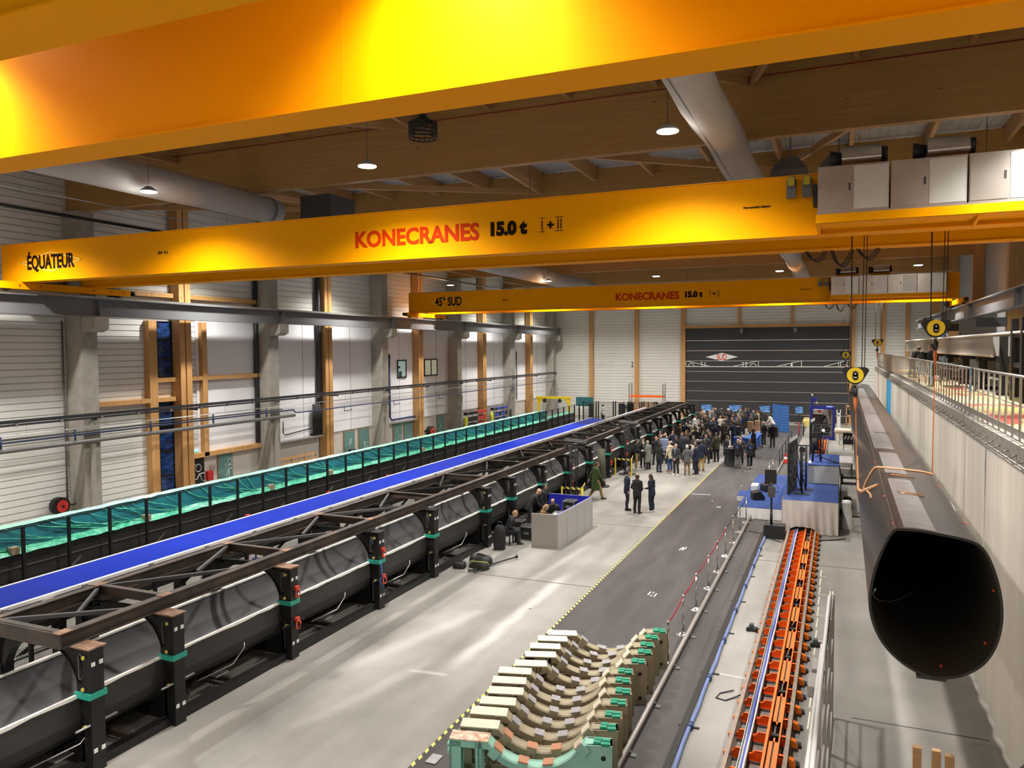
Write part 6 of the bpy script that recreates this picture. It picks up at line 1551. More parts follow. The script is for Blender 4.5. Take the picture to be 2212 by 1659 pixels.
def panel_fence(x0, x1, y, label, k):
    t = thing('fence_panel', ((x0+x1)/2, y, 0), label, 'fence', 'mesh fence panels in the far corner')
    for x in (x0, x1): MB().box(x-.05, x+.05, y-.05, y+.05, 0, 2.1).build('post', BLK, t)
    MB().add([(x0, y, .15), (x1, y, .15), (x1, y, 2.0), (x0, y, 2.0)], [(0, 1, 2, 3)]).build('mesh', MESHX, t)
    MB().box(x0, x1, y-.015, y+.015, 1.98, 2.01).build('top_rail', BLK, t)
FX = [-22.6, -21.2, -19.6, -18.2, -17.0, -15.9, -14.6]
for i in range(6): panel_fence(FX[i], FX[i+1]-.12, 70.5+.3*i, 'black mesh fence panel in the far left corner, %s from the gantry' % ORD[i], i)
tag(MB().box(-21.9, -21.5, 70, 70.3, 0, 1.9).build('control_cabinet', PLB), 'tall black cabinet behind the fence beside the blue mould end', 'cabinet')
tag(MB().box(-19.1, -18.75, 70.4, 70.8, 0, 1.95).build('control_cabinet', PLB), 'tall black cabinet by the second fence post', 'cabinet')
tag(MB().box(-18.6, -18.0, 71.6, 71.9, 0, 1.9).build('wire_cage', BLK), 'dark wire cage locker in the far left corner', 'locker')
t = thing('teal_board', (-23.6, 74, 0), 'dark teal board with a white lower strip behind the gantry', 'board')
MB().box(-24.5, -22.7, 74, 74.06, 1.3, 2.25).build('board', mat('dark_teal', (.02, .12, .14), .5), t); MB().box(-24.5, -22.7, 73.97, 74.0, 1.22, 1.32).build('strip', WHT, t)
for x in (-24.2, -23.0): MB().box(x-.04, x+.04, 74, 74.1, 0, 1.3).build('leg', BLK, t)
t = thing('pallet_rack', (-18, 76, 0), 'orange beamed pallet rack with boxes in front of the end wall', 'rack')
for x in (-19.4, -16.0): MB().box(x-.05, x+.05, 75.5, 75.6, 0, 3.6).box(x-.05, x+.05, 76.5, 76.6, 0, 3.6).build('upright', STEEL, t)
for z in (2.25, .9): MB().box(-19.4, -16.0, 75.45, 75.6, z, z+.14).box(-19.4, -16.0, 76.5, 76.65, z, z+.14).build('beam', ORA, t)
for i, x in enumerate((-18.8, -17.9, -17.0)):
    tag(MB().box(x-.35, x+.35, 75.7, 76.4, 1.05, 1.75).build('cardboard_box', mat('cardboard', (.38, .27, .16), .8)), 'brown cardboard box on the orange pallet rack, %s of three' % ('left', 'middle', 'right')[i], 'box', 'boxes on the pallet rack')
for i, (y0, y1, lab, c) in enumerate(((55.2, 59.0, 'open shelving of black and red bins by the left wall', (.5, .03, .03)), (60.4, 63.4, 'open shelving of blue and black bins farther along the left wall', (.03, .06, .40)))):
    t = thing('bin_shelving', (-27.6, (y0+y1)/2, 0), lab, 'shelving')
    for y in (y0, (y0+y1)/2, y1):
        for x in (-27.9, -27.4): MB().box(x-.025, x+.025, y-.03, y+.03, 0, 2.1).build('upright', STEEL, t)
    for z in (.3, .8, 1.3, 1.85): MB().box(-27.92, -27.38, y0, y1, z-.03, z).build('shelf', STEEL, t)
    for z in (.8, 1.3, 1.85):
        for k in range(6):
            yy = y0+.15+(y1-y0-.3)*k/6; w_ = (y1-y0-.3)/6-.06; h = .3 if z < 1.8 else .2
            cm = PLB if (k < 3 and not i) or (i and (k+int(z*10)) % 3 == 0) else mat('bin_%d' % i, c, .5)
            tag(MB().box(-27.85, -27.4, yy, yy+w_, z+.001, z+h).build('storage_bin', cm), '%s storage bin, %s on the %s shelf of the %s shelving' % ('black' if cm is PLB else ('red', 'blue')[i], ORD[k], {.8: 'low', 1.3: 'middle', 1.85: 'top'}[z], ('nearer', 'farther')[i]), 'bin', 'storage bins on shelves')
HV = mat('high_visibility_yellow', (.68, .72, .06), .7)
for i, (y, lab) in enumerate(((54.9, 'yellow high visibility vest hanging left of the red bins'), (59.9, 'yellow high visibility vest hanging between the two shelvings'), (64.0, 'dark and yellow vest hanging right of the blue bins'))):
    tag(MB().tube([(-27.42, y, 0), (-27.42, y, .95)], .03, 6).cyl((-27.42, y, 0), (-27.42, y, .03), .2, 12).build('coat_stand', BLK), ('slim black stand under the vest left of the red bins', 'slim black stand under the vest between the shelvings', 'slim black stand under the dark vest right of the blue bins')[i], 'stand')
    tag(MB().loft([[(-27.42+.12*math.cos(a*PI/5), y+.2*k_*math.sin(a*PI/5), z) for a in range(10)] for z, k_ in ((.9, 1.), (1.3, .9), (1.6, 1.1), (1.72, .5))]).build('safety_vest', HV if i < 2 else mat('vest_dark', (.05, .06, .04), .7)), lab, 'vest')
t = thing('trolley_cart', (-27.3, 39.3, 0), 'small metal workshop trolley beside the second timber column', 'trolley')
for x in (-27.6, -27.1):
    for y in (38.8, 39.8): MB().box(x-.02, x+.02, y-.02, y+.02, 0.1, 1.2).cyl((x-.03, y, .06), (x+.03, y, .06), .06, 10).build('leg', STEEL, t)
for z in (.3, .9): MB().box(-27.62, -27.08, 38.78, 39.82, z, z+.03).build('tray', STEEL, t)
MB().box(-27.5, -27.2, 39, 39.4, .93, 1.1).build('tool_box', PLB, t)
# ================================================================ people (built facing +Y, x to their right)
def remesh(mb, name, voxel):
    me = mb.mesh('tmp', SKIN[0]); ob = bpy.data.objects.new('tmp', me); COL.objects.link(ob)
    md = ob.modifiers.new('r', 'REMESH'); md.mode = 'VOXEL'; md.voxel_size = voxel; md.use_smooth_shade = True
    sm = ob.modifiers.new('s', 'SMOOTH'); sm.factor = .5; sm.iterations = 2
    dg = bpy.context.evaluated_depsgraph_get(); dg.update()
    out = bpy.data.meshes.new_from_object(ob.evaluated_get(dg)); out.name = name
    bpy.data.objects.remove(ob); bpy.data.meshes.remove(me)
    return out
SKIN = [mat('skin_light', (.56, .34, .24), .55), mat('skin_tan', (.40, .23, .15), .55), mat('skin_dark', (.13, .07, .045), .5)]
EYE = mat('eye_dark', (.02, .015, .012), .3); LIP = mat('lip', (.36, .13, .11), .5)
HAIRM = {k: mat('hair_'+k, c, .6) for k, c in dict(black=(.012, .010, .009), brown=(.055, .028, .014), fair=(.30, .19, .08), grey=(.32, .31, .29), white=(.60, .58, .54)).items()}
CL = {}
def cloth(c, n):
    if n not in CL: CL[n] = mat('garment_'+n.replace(' ', '_'), c, .85, var=.12, scale=9)
    return CL[n]
ARM = dict(
    down=((.255, -.03, 1.13), (.27, .06, .88), (.02, .12, -1)),
    front=((.25, -.02, 1.13), (.14, .24, 1.08), (-.45, .85, .1)),
    clasp=((.26, -.03, 1.12), (.06, .20, .92), (-.75, .3, -.5)),
    drink=((.28, .14, 1.20), (.09, .26, 1.44), (-.4, -.1, .9)),
    pocket=((.31, -.07, 1.14), (.21, .06, .93), (-.1, .25, -.95)),
    cross=((.26, .03, 1.13), (-.02, .23, 1.14), (-1, .05, .05)),
    back=((.27, -.13, 1.14), (.08, -.17, .97), (-1, 0, -.25)),
    swingf=((.25, .08, 1.14), (.24, .26, .97), (0, .7, -.7)),
    swingb=((.25, -.14, 1.14), (.27, -.2, .9), (0, -.2, -1)),
    reach=((.24, .2, 1.2), (.16, .46, 1.16), (-.1, 1, .0)))
POSE = dict(   # right arm, left arm, bend of the trunk, legs
    stand=('down', 'down', 2, 'stand'), glass=('front', 'down', 2, 'stand'), both=('front', 'front', 4, 'stand'), drink=('drink', 'pocket', 0, 'stand'),
    pocket=('pocket', 'pocket', 0, 'wide'), clasp=('clasp', 'clasp', 1, 'stand'), cross=('cross', 'cross', 0, 'stand'), back=('back', 'back', 0, 'wide'), walk=('swingf', 'swingb', 4, 'walk'),
    sit=('front', 'front', 24, 'sit'), lean=('reach', 'reach', 32, 'wide'))
LEG = dict(stand=(((.10, .03, .50), (.105, -.01, .09), (.125, .15, .03)), ((.10, .03, .50), (.11, -.01, .09), (.14, .15, .03))),
           wide=(((.14, .03, .50), (.17, -.01, .09), (.21, .14, .03)), ((.14, .03, .50), (.17, -.01, .09), (.21, .14, .03))),
           walk=(((.10, .20, .52), (.10, .30, .10), (.11, .46, .05)), ((.10, .02, .50), (.11, -.28, .13), (.11, -.15, .03))),
           sit=(((.15, .42, .50), (.14, .40, .09), (.16, .57, .03)), ((.15, .42, .50), (.17, .34, .09), (.2, .50, .03))))
def person_meshes(pose):
    ra, la, bend, legs = POSE[pose]
    dz = -.44 if legs == 'sit' else 0
    Mb = Matrix.Translation((0, 0, .93+dz)) @ Matrix.Rotation(-R(bend), 4, 'X') @ Matrix.Translation((0, 0, -.93))
    U = lambda p: tuple(Mb @ Vector(p))
    def ring(z, rx, ry, cy=0., n=16, up=True, pw=.8):
        q = []
        for i in range(n):
            a = 2*PI*i/n; c, s_ = math.cos(a), math.sin(a)
            p = (rx*math.copysign(abs(c)**pw, c), cy+ry*math.copysign(abs(s_)**pw, s_), z)
            q.append(U(p) if up else (p[0], p[1], p[2]+dz))
        return q
    def torso(m, g):
        m.loft([ring(.80, .150+g, .105+g, -.01), ring(.93, .165+g, .115+g, -.01), ring(1.06, .148+g, .105+g, .0), ring(1.20, .165+g, .118+g, .0), ring(1.33, .182+g, .122+g, -.005), ring(1.42, .165+g, .098+g, -.012), ring(1.475, .095+g, .07+g, -.012), ring(1.50, .058+g*.6, .056+g*.6, -.005)])
    def arms(m, g, k1=1.):
        for sx, nm in ((1, ra), (-1, la)):
            e, w_, d = ARM[nm]; sh = (.178, -.01, 1.405)
            P_ = [(sh[0]-.05, sh[1], sh[2]-.01), sh, tuple((sh[i]+e[i])/2 for i in range(3)), e, tuple((e[i]+w_[i])/2 for i in range(3)), w_]
            m.tube([U((sx*x, y, z)) for x, y, z in P_], .05, 10, True, [.058+g, .062+g, .050+g, .043+g, .038+g, .030+g*k1])
    def legsm(m, g):
        for sx, (kn, an, to) in zip((1, -1), LEG[legs]):
            hp = (sx*.088, 0, .92+dz); kz = kn[2] if legs != 'sit' else .50
            P_ = [hp, tuple((hp[i]+(sx*kn[0], kn[1], kz)[i])/2 for i in range(3)), (sx*kn[0], kn[1], kz), (sx*(kn[0]+an[0])/2, (kn[1]+an[1])/2-.02, (kz+an[2])/2), (sx*an[0], an[1], an[2]-.01)]
            m.tube(P_, .08, 12, True, [.094+g, .084+g, .060+g, .056+g*1.2, .042+g*1.6])
    hd = Mb @ Matrix.Translation((0, .02, 1.62))
    def head_pts(m):
        prof = [(-.118, .030, .036, .040), (-.105, .050, .056, .034), (-.075, .062, .076, .016), (-.035, .071, .090, .006), (.01, .076, .097, 0), (.05, .077, .098, -.006), (.085, .068, .086, -.010), (.11, .048, .060, -.010), (.122, .02, .026, -.01)]
        m.loft([[tuple(hd @ Vector((rx*math.cos(a), cy+ry*math.sin(a), z))) for a in [2*PI*i/16 for i in range(16)]] for z, rx, ry, cy in prof])
        m.ell(tuple(hd @ Vector((0, .103, -.018))), (.014, .02, .024), 8, 6)
        for s in (-1, 1): m.ell(tuple(hd @ Vector((.077*s, -.008, -.01))), (.012, .022, .032), 8, 6)
    b = MB(); torso(b, 0); arms(b, -.004); legsm(b, -.006); head_pts(b)
    b.tube([U((0, -.012, 1.42)), U((0, .0, 1.53)), tuple(hd @ Vector((0, -.012, -.06)))], .054, 10, True, [.07, .052, .052])
    body = remesh(b, 'body', .017)
    x = MB(); x.cur = 0
    for sx, nm in ((1, ra), (-1, la)):              # hands: palm, four unequal bent fingers, a thumb from the side of the palm
        e, w_, d = ARM[nm]; W = Vector((sx*w_[0], w_[1], w_[2])); D = Vector((sx*d[0], d[1], d[2])).normalized()
        A = D.cross(Vector((0, 0, 1)) if abs(D.z) < .8 else Vector((0, 1, 0))).normalized(); Nn = D.cross(A)
        x.tube([U(W-D*.02), U(W+D*.03), U(W+D*.085)], .03, 8, True, [.026, .036, .036])
        for j, (o, l) in enumerate(((-.027, .072), (-.009, .082), (.009, .078), (.026, .060))):
            a0 = W+D*.08+A*o; x.tube([U(a0), U(a0+D*l*.55+Nn*.008), U(a0+D*l*.85+Nn*.03)], .009, 6, True, [.010, .009, .007])
        a0 = W+D*.02-A*.03; x.tube([U(a0), U(a0-A*.022+D*.03+Nn*.01), U(a0-A*.026+D*.058+Nn*.02)], .011, 6, True, [.013, .011, .008])
    x.cur = 1
    for s in (-1, 1):
        x.ell(tuple(hd @ Vector((.031*s, .088, .012))), (.013, .008, .007), 8, 6)
        x.bar(tuple(hd @ Vector((.014*s, .096, .034))), tuple(hd @ Vector((.05*s, .084, .034))), .008, .008)
    x.cur = 2; x.ell(tuple(hd @ Vector((0, .094, -.058))), (.024, .008, .006), 8, 6)
    bm = bmesh.new(); bm.from_mesh(body); me2 = x.mesh('x', [SKIN[0], EYE, LIP]); bm.from_mesh(me2); bm.to_mesh(body); bm.free()
    body.materials.clear()
    for q in (SKIN[0], EYE, LIP): body.materials.append(q)
    bpy.data.meshes.remove(me2)
    out = {'body': body}
    j = MB(); torso(j, .018); arms(j, .014, .9)
    j.loft([ring(.74, .172, .125, -.01), ring(.82, .176, .128, -.01), ring(.95, .182, .13, -.01), ring(1.1, .172, .126, 0)])
    j.tube([U((0, -.014, 1.46)), U((0, -.01, 1.515))], .066, 12, True, [.085, .07])
    out['jacket'] = remesh(j, 'jacket', .019)
    c = MB(); torso(c, .024); arms(c, .018, .9)
    if legs == 'sit': c.loft([ring(.74, .19, .14, -.01), ring(.95, .19, .14), ring(1.1, .18, .13)])
    else:
        c.loft([ring(.44, .235, .20, .0, up=False), ring(.62, .215, .175, -.005, up=False), ring(.80, .195, .145, -.01, up=False), ring(.95, .188, .135, -.01), ring(1.15, .178, .13)])
    c.tube([U((0, -.014, 1.46)), U((0, -.01, 1.52))], .07, 12, True, [.09, .076])
    out['coat'] = remesh(c, 'coat', .021)
    l = MB(); legsm(l, .012); l.loft([ring(.80, .14, .115, -.01, up=False), ring(.93, .168, .122, -.01, up=False), ring(1.0, .158, .115, 0, up=False)])
    out['trousers'] = remesh(l, 'trousers', .02)
    s_ = MB()
    for sx, (kn, an, to) in zip((1, -1), LEG[legs]):
        A = Vector((sx*an[0], an[1], 0)); T = Vector((sx*to[0], to[1], 0)); d = (T-A).normalized(); n_ = Vector((-d.y, d.x, 0)); lift = an[2]-.09
        prof = [(-.075, .030, .07), (-.05, .040, .085), (0, .042, .095), (.06, .044, .075), (.12, .048, .055), (.17, .042, .042), (.20, .022, .03)]
        s_.loft([[tuple(A+d*t+n_*(w_*math.cos(a))+Vector((0, 0, lift+max(0, h*.5+h*.5*math.sin(a))))) for a in [2*PI*i/10 for i in range(10)]] for t, w_, h in prof])
    out['shoes'] = s_.mesh('shoes', PLB)
    # hair: short cap, balding fringe, long hair; all share the head's frame
    def cap(zlow, front, k=1.07, thick=.0):
        m = MB(); v = []; fs = []; n, q = 18, 7
        for jx in range(q+1):
            for i in range(n):
                a = 2*PI*i/n; f = math.sin(a)                       # f>0 front
                lo = zlow if f < .2 else zlow+(front-zlow)*min(1, (f-.2)/.35)
                t = jx/q; z = lo+(.128-lo)*math.sin(t*PI/2)
                rr_ = math.sqrt(max(.0, 1-((z)/.135)**2)) if z > 0 else 1-.25*(z/.12)**2
                v.append(tuple(hd @ Vector((.080*k*rr_*math.cos(a), -.008+.103*k*rr_*math.sin(a), z))))
        for jx in range(q):
            for i in range(n): fs.append((jx*n+i, jx*n+(i+1) % n, (jx+1)*n+(i+1) % n, (jx+1)*n+i))
        fs.append([q*n+i for i in range(n)])
        return m.add(v, fs, True)
    out['short'] = cap(-.045, .075).mesh('hair_short', HAIRM['black'])
    m = MB(); v = []; fs = []; n = 14
    for jx in range(5):
        for i in range(n):
            a = PI*.90+PI*1.20*i/(n-1); z = -.075+.16*jx/4
            k = (1.02, 1.07, 1.07, 1.02, .90)[jx]
            v.append(tuple(hd @ Vector((.081*k*math.cos(a), -.008+.103*k*math.sin(a), z-.02*abs(math.cos(a))*(jx > 2)))))
    for jx in range(4):
        for i in range(n-1): fs.append((jx*n+i, jx*n+i+1, (jx+1)*n+i+1, (jx+1)*n+i))
    out['fringe'] = m.add(v, fs, True).mesh('hair_fringe', HAIRM['brown'])
    m = cap(-.05, .08, 1.1)
    m.loft([[tuple(hd @ Vector((rx*math.cos(a), cy+ry*math.sin(a), z))) for a in [2*PI*i/12 for i in range(12)]] for z, rx, ry, cy in ((.05, .075, .05, -.06), (-.05, .086, .055, -.07), (-.13, .085, .045, -.085), (-.22, .07, .035, -.10), (-.30, .04, .02, -.10))])
    out['long'] = m.mesh('hair_long', HAIRM['brown'])
    m = cap(-.06, .06, 1.22)
    for i in range(9): a = 2*PI*i/9; m.ell(tuple(hd @ Vector((.075*math.cos(a), -.03+.08*math.sin(a), -.02+.03*(i % 3)))), (.04, .04, .045), 7, 5) if math.sin(a) < .5 else None
    out['curly'] = m.mesh('hair_curly', HAIRM['fair'])
    out['_hood'] = tuple(U((0, -.12, 1.44))); out['_collar'] = U; out['_hd'] = hd
    return out
PM = {}
def put(me, name, m_, root):
    o = bpy.data.objects.new(name, me); COL.objects.link(o); o.parent = root; ORG[o.name] = ORG[root.name]
    o.material_slots[0].link = 'OBJECT'; o.material_slots[0].material = m_
    return o
EXTRA = {}
def person(x, y, face, label, pose='stand', top=('black', (.015, .015, .017)), topk='jacket', legs=('black', (.014, .014, .016)), shoe=('black', (.012, .012, .012)), hair='short', hc='brown', skin=0, s=1., z=.0, hood=False, shirt=None, glass=False, badge=None, group=None):
    """face: heading in degrees, 0 = away from the camera (+Y), 90 = towards -X"""
    if pose not in PM: PM[pose] = person_meshes(pose)
    M = PM[pose]
    r_ = bpy.data.objects.new('person', None); COL.objects.link(r_); r_.location = (x, y, z); r_.rotation_euler = (0, 0, R(face)); r_.scale = (s, s, s)
    ORG[r_.name] = (0, 0, 0)
    tag(r_, label, 'person', group)
    put(M['body'], 'body', SKIN[skin], r_)
    put(M[topk], topk if topk == 'coat' else 'jacket', cloth(top[1], top[0]), r_)
    put(M['trousers'], 'trousers', cloth(legs[1], legs[0]), r_)
    put(M['shoes'], 'shoes', cloth(shoe[1], 'shoe '+shoe[0]), r_)
    if hair != 'bald': put(M[hair], 'hair', HAIRM[hc], r_)
    if hood:
        k = ('hood', pose)
        if k not in EXTRA:
            c = M['_hood']; EXTRA[k] = MB().ell((c[0], c[1]+.01, c[2]-.03), (.135, .06, .085), 12, 8).mesh('hood', PLB)
        put(EXTRA[k], 'hood', cloth(top[1], top[0]), r_)
    if shirt:
        k = ('shirt', pose)
        if k not in EXTRA:
            U = M['_collar']; EXTRA[k] = MB().add([U((-.035, .148, 1.44)), U((.035, .148, 1.44)), U((0, .155, 1.12))], [(0, 1, 2)]).add([U((-.05, .07, 1.5)), U((.05, .07, 1.5)), U((.035, .149, 1.44)), U((-.035, .149, 1.44))], [(0, 1, 2, 3)]).tube([U((.066*math.cos(a), -.008+.066*math.sin(a), 1.525)) for a in [2*PI*i/12 for i in range(13)]], .014, 5).mesh('shirt_front', WHT)
        put(EXTRA[k], 'shirt', cloth(shirt[1], 'shirt '+shirt[0]), r_)
    if badge:
        k = ('print', pose)
        if k not in EXTRA:
            U = M['_collar']; EXTRA[k] = MB().add([U((-.11, -.142, 1.36)), U((.11, -.142, 1.36)), U((.11, -.150, 1.19)), U((-.11, -.150, 1.19))], [(3, 2, 1, 0)]).mesh('back_print', PLB)
            EXTRA[('mark', pose)] = MB().add([U((-.07, -.152, 1.225)), U((.07, -.152, 1.225)), U((.07, -.153, 1.205)), U((-.07, -.153, 1.205))], [(3, 2, 1, 0)]).add([U((-.012, -.148, 1.33)), U((.012, -.148, 1.33)), U((.012, -.151, 1.27)), U((-.012, -.151, 1.27))], [(3, 2, 1, 0)]).mesh('back_mark', WHT)
        o = put(EXTRA[k], 'back_print', cloth((.012, .03, .12), 'print blue'), r_)
        q = put(EXTRA[('mark', pose)], 'print_mark', cloth((.4, .5, .7), 'print mark'), r_); q.parent = o
    if glass:
        k = ('cup', pose)
        if k not in EXTRA:
            ra = ARM[POSE[pose][0]]; U = M['_collar']; W = Vector(ra[1])+Vector(ra[2]).normalized()*.09
            EXTRA[k] = MB().cyl(U(W+Vector((0, .03, -.05))), U(W+Vector((0, .03, .06))), .033, 10).mesh('cup', WHT)
        put(EXTRA[k], 'cup', WHT, r_)
    return r_
NAVY = ('navy', (.012, .016, .040)); BLK_ = ('black', (.013, .013, .015)); CHAR = ('charcoal', (.035, .036, .038)); GREY = ('grey', (.10, .105, .11)); KHA = ('khaki', (.30, .19, .075)); BEI = ('beige', (.22, .15, .085))
JEAN = ('blue denim', (.028, .065, .16)); DJEAN = ('dark denim', (.016, .026, .048)); CREAM = ('cream', (.66, .57, .40)); OLV = ('olive', (.040, .036, .016)); GRN_ = ('dark green', (.035, .065, .016)); WH = ('white', (.62, .60, .56)); LB = ('light blue', (.24, .30, .46)); BRN = ('brown', (.06, .035, .022)); TANP = ('tan', (.42, .27, .085)); LG = ('light grey', (.20, .20, .175)); WSH = ('white', (.70, .67, .62)); MGR = ('mid grey', (.16, .17, .165)); MAR = ('dark red', (.06, .012, .012))
# the three talkers in the open
person(-8.59, 33.07, -75, 'man in dark navy suit and white shirt, left of the three talkers in the open', 'stand', NAVY, legs=NAVY, hair='short', hc='black', shirt=WH, s=1.02)
person(-8.02, 32.60, -12, 'balding man in black suit seen from behind, middle of the three talkers', 'clasp', ('suit black', (.012, .012, .014)), 'jacket', BLK_, hair='fringe', hc='brown')
person(-7.50, 33.14, 72, 'woman in navy jacket with long brown hair and white trainers, right of the three talkers', 'both', NAVY, legs=('navy trousers', (.012, .015, .035)), shoe=WSH, hair='long', hc='brown', s=.96, hood=True)
person(-10.6, 34.95, -50, 'man in dark green hooded parka walking beside the nearer truss tower', 'walk', GRN_, 'coat', KHA, BLK_, hc='brown', s=1.03, hood=True)
# front rank of the crowd
person(-11.0, 44.5, -70, 'man in black jumper and khaki trousers with white trainers by the striped tape', 'glass', BLK_, legs=KHA, shoe=WSH, hc='brown', s=1.04, glass=True)
person(-10.85, 45.55, -150, 'man in dark open coat drinking from a cup beside the woman in grey coat', 'drink', ('dark coat', (.014, .015, .02)), legs=BLK_, hair='short', hc='brown', shirt=WH)
person(-10.35, 44.8, 60, 'woman in long light grey coat and black boots near the striped tape', 'both', LG, 'coat', BLK_, hc='grey', s=.98)
person(-10.3, 46.7, 20, 'bald man in black padded jacket behind the woman in grey coat', 'pocket', ('padded black', (.016, .018, .022)), legs=BLK_, hair='bald')
person(-9.53, 43.96, -25, 'woman in black jacket and dark jeans holding a white cup, seen from behind', 'both', ('soft black', (.015, .016, .014)), legs=DJEAN, hair='long', hc='black', s=.97, glass=True)
person(-9.94, 47.35, 8, 'man in light blue shirt and black trousers seen from behind', 'clasp', LB, legs=BLK_, hair='fringe', hc='brown', s=1.05)
person(-8.98, 44.4, 55, 'man in cream hooded sweatshirt and blue jeans holding a cup', 'glass', CREAM, legs=JEAN, shoe=('pinkish', (.45, .28, .26)), hair='bald', s=1.02, hood=True, glass=True)
person(-8.42, 43.31, 165, 'bald bearded man in dark blazer, light blue shirt and white trainers facing the camera', 'clasp', CHAR, legs=('dark brown', (.03, .027, .02)), shoe=WSH, hair='bald', shirt=LB, s=1.02)
person(-7.80, 43.30, 10, 'grey haired man in grey jumper and beige trousers seen from behind', 'stand', GREY, legs=BEI, shoe=('tan', (.30, .20, .12)), hc='white', s=1.0)
person(-7.40, 43.95, 65, 'man in navy jacket and navy trousers just right of the man in grey jumper', 'both', NAVY, legs=DJEAN, shoe=('brown', (.10, .05, .03)), hc='brown')
person(-7.75, 45.69, 170, 'woman with very long brown hair, white top and navy trousers', 'stand', ('white top', (.60, .55, .50)), legs=NAVY, hair='long', hc='brown', s=.97)
person(-7.34, 45.30, -4, 'man in navy jumper and tan trousers seen from behind with hands in front', 'clasp', ('navy jumper', (.014, .022, .05)), legs=TANP, shoe=('brown', (.10, .05, .03)), hc='black', s=1.03)
person(-7.55, 48.5, 150, 'man in dark blazer and pale shirt behind the man in tan trousers', 'pocket', CHAR, legs=BLK_, hc='brown', shirt=LG, s=1.04)
person(-7.04, 49.2, 35, 'man in olive jumper and black trousers seen from behind', 'glass', OLV, legs=BLK_, hc='brown', s=1.06)
person(-7.55, 50.4, 120, 'person in long black coat left of the man in olive jumper', 'stand', BLK_, 'coat', BLK_, hc='brown')
person(-6.33, 48.3, -65, 'man in dark polo jumper with hands over the black high table, in profile', 'both', ('polo', (.018, .018, .022)), legs=DJEAN, hc='brown', s=1.03)
person(-5.5, 47.05, -5, 'bald man in black sweatshirt with blue back print and grey jeans', 'both', ('sweatshirt', (.014, .014, .018)), legs=MGR, shoe=('brown', (.10, .05, .03)), hair='bald', badge=1)
person(-4.82, 47.2, 12, 'dark haired man in black top with blue back print, one leg stretched out', 'walk', ('sweatshirt', (.014, .014, .018)), legs=BLK_, shoe=WSH, hc='brown', badge=1)
person(-5.5, 48.55, 175, 'man with white collar facing the camera across the black high table', 'cross', BRN, legs=BLK_, hc='black', shirt=WH)
person(-5.12, 52.35, 80, 'tall man in long black coat beside the near end of the blue buffet', 'glass', BLK_, 'coat', BLK_, hc='black', skin=2, s=1.05)
person(-4.98, 58.08, 150, 'balding man in dark jumper and khaki trousers right of the blue buffet', 'clasp', ('dark jumper', (.03, .024, .022)), legs=('dull khaki', (.12, .10, .06)), shoe=WSH, hair='fringe', hc='white', s=1.03)
person(-4.35, 57.8, 20, 'man in black jacket with white collar and grey green trousers right of the buffet', 'clasp', BLK_, legs=('grey green', (.075, .075, .05)), hc='white', s=1.03, shirt=WH, hood=False)
person(-8.85, 48.6, 0, 'man in charcoal sweater and pale collar seen from behind in the crowd', 'both', CHAR, legs=BLK_, hc='brown', s=1.04)
person(-8.25, 48.1, 140, 'young man in dark jacket facing left behind the woman with long hair', 'cross', ('dark slate', (.03, .034, .04)), legs=BLK_, hc='brown')
person(-10.6, 62.1, -90, 'man in white shirt holding a plate in front of the black mould frames', 'glass', WH, legs=BEI, hc='black', s=1.02)
person(-10.15, 57.2, -40, 'man in cream shirt lower left in the dense crowd', 'both', ('cream shirt', (.52, .46, .34)), legs=BLK_, hc='grey')
person(-9.04, 56.29, 170, 'woman with white blond hair and brown jacket in the dense crowd', 'both', BRN, legs=BLK_, hair='long', hc='white', s=.95)
person(-8.73, 63.06, 5, 'woman with curly fair hair in a white sweater seen from behind', 'both', ('white sweater', (.66, .60, .48)), legs=BLK_, hair='curly', hc='fair', s=.98)
person(-10.33, 69.6, -60, 'tall fair haired man in a light grey suit at the back of the crowd', 'glass', LG, 'coat', LG, hc='fair', s=1.05)
person(-7.5, 64.5, 175, 'server in bright blue shirt behind the buffet with a white lanyard', 'both', ('bright blue', (.03, .13, .42)), legs=BLK_, hc='grey', s=1.02)
person(-6.52, 69.9, 60, 'woman in a cream yellow shirt near the third screen', 'both', ('cream yellow', (.58, .50, .30)), legs=BLK_, hair='long', hc='brown', s=.97)
person(-5.0, 66.5, 70, 'cook in white jacket bending over the black clothed table', 'lean', WH, legs=BLK_, hc='black')
person(-11.3, 70.0, -120, 'woman in a yellow and white top at the mould end of the crowd', 'both', ('mustard', (.45, .36, .16)), legs=BLK_, hc='brown', s=.96)
# dense crowd
rr = random.Random(40)
placed = [(o.location.x, o.location.y) for o in COL.objects if o.name.startswith('person')]
tabs = [(-6.45, 56.6, .95), (-5.65, 58.7, 1.0), (-5.65, 57, 1.0), (-5.65, 60.6, 1.0), (-4.85, 64.9, 1.1), (-10.4, 58.8, .85), (-5.95, 47.6, .7), (-8.35, 50.4, .65), (-10, 49, .65), (-9.7, 54.2, .65)]
TOPC = [BLK_, BLK_, NAVY, CHAR, ('dark coat', (.014, .015, .02)), BRN, NAVY, BLK_, GREY, OLV, MAR, ('slate blue', (.03, .045, .08)), BLK_, NAVY, CHAR]
HC = ['brown', 'black', 'brown', 'grey', 'fair', 'brown', 'black', 'white']
ROWS = [(46.5, 50), (50, 53), (53, 56), (56, 60), (60, 64), (64, 68), (68, 72.5)]
ROWW = ['front', 'second', 'third', 'middle', 'fifth', 'sixth', 'hindmost']
cand = []
tries = 0
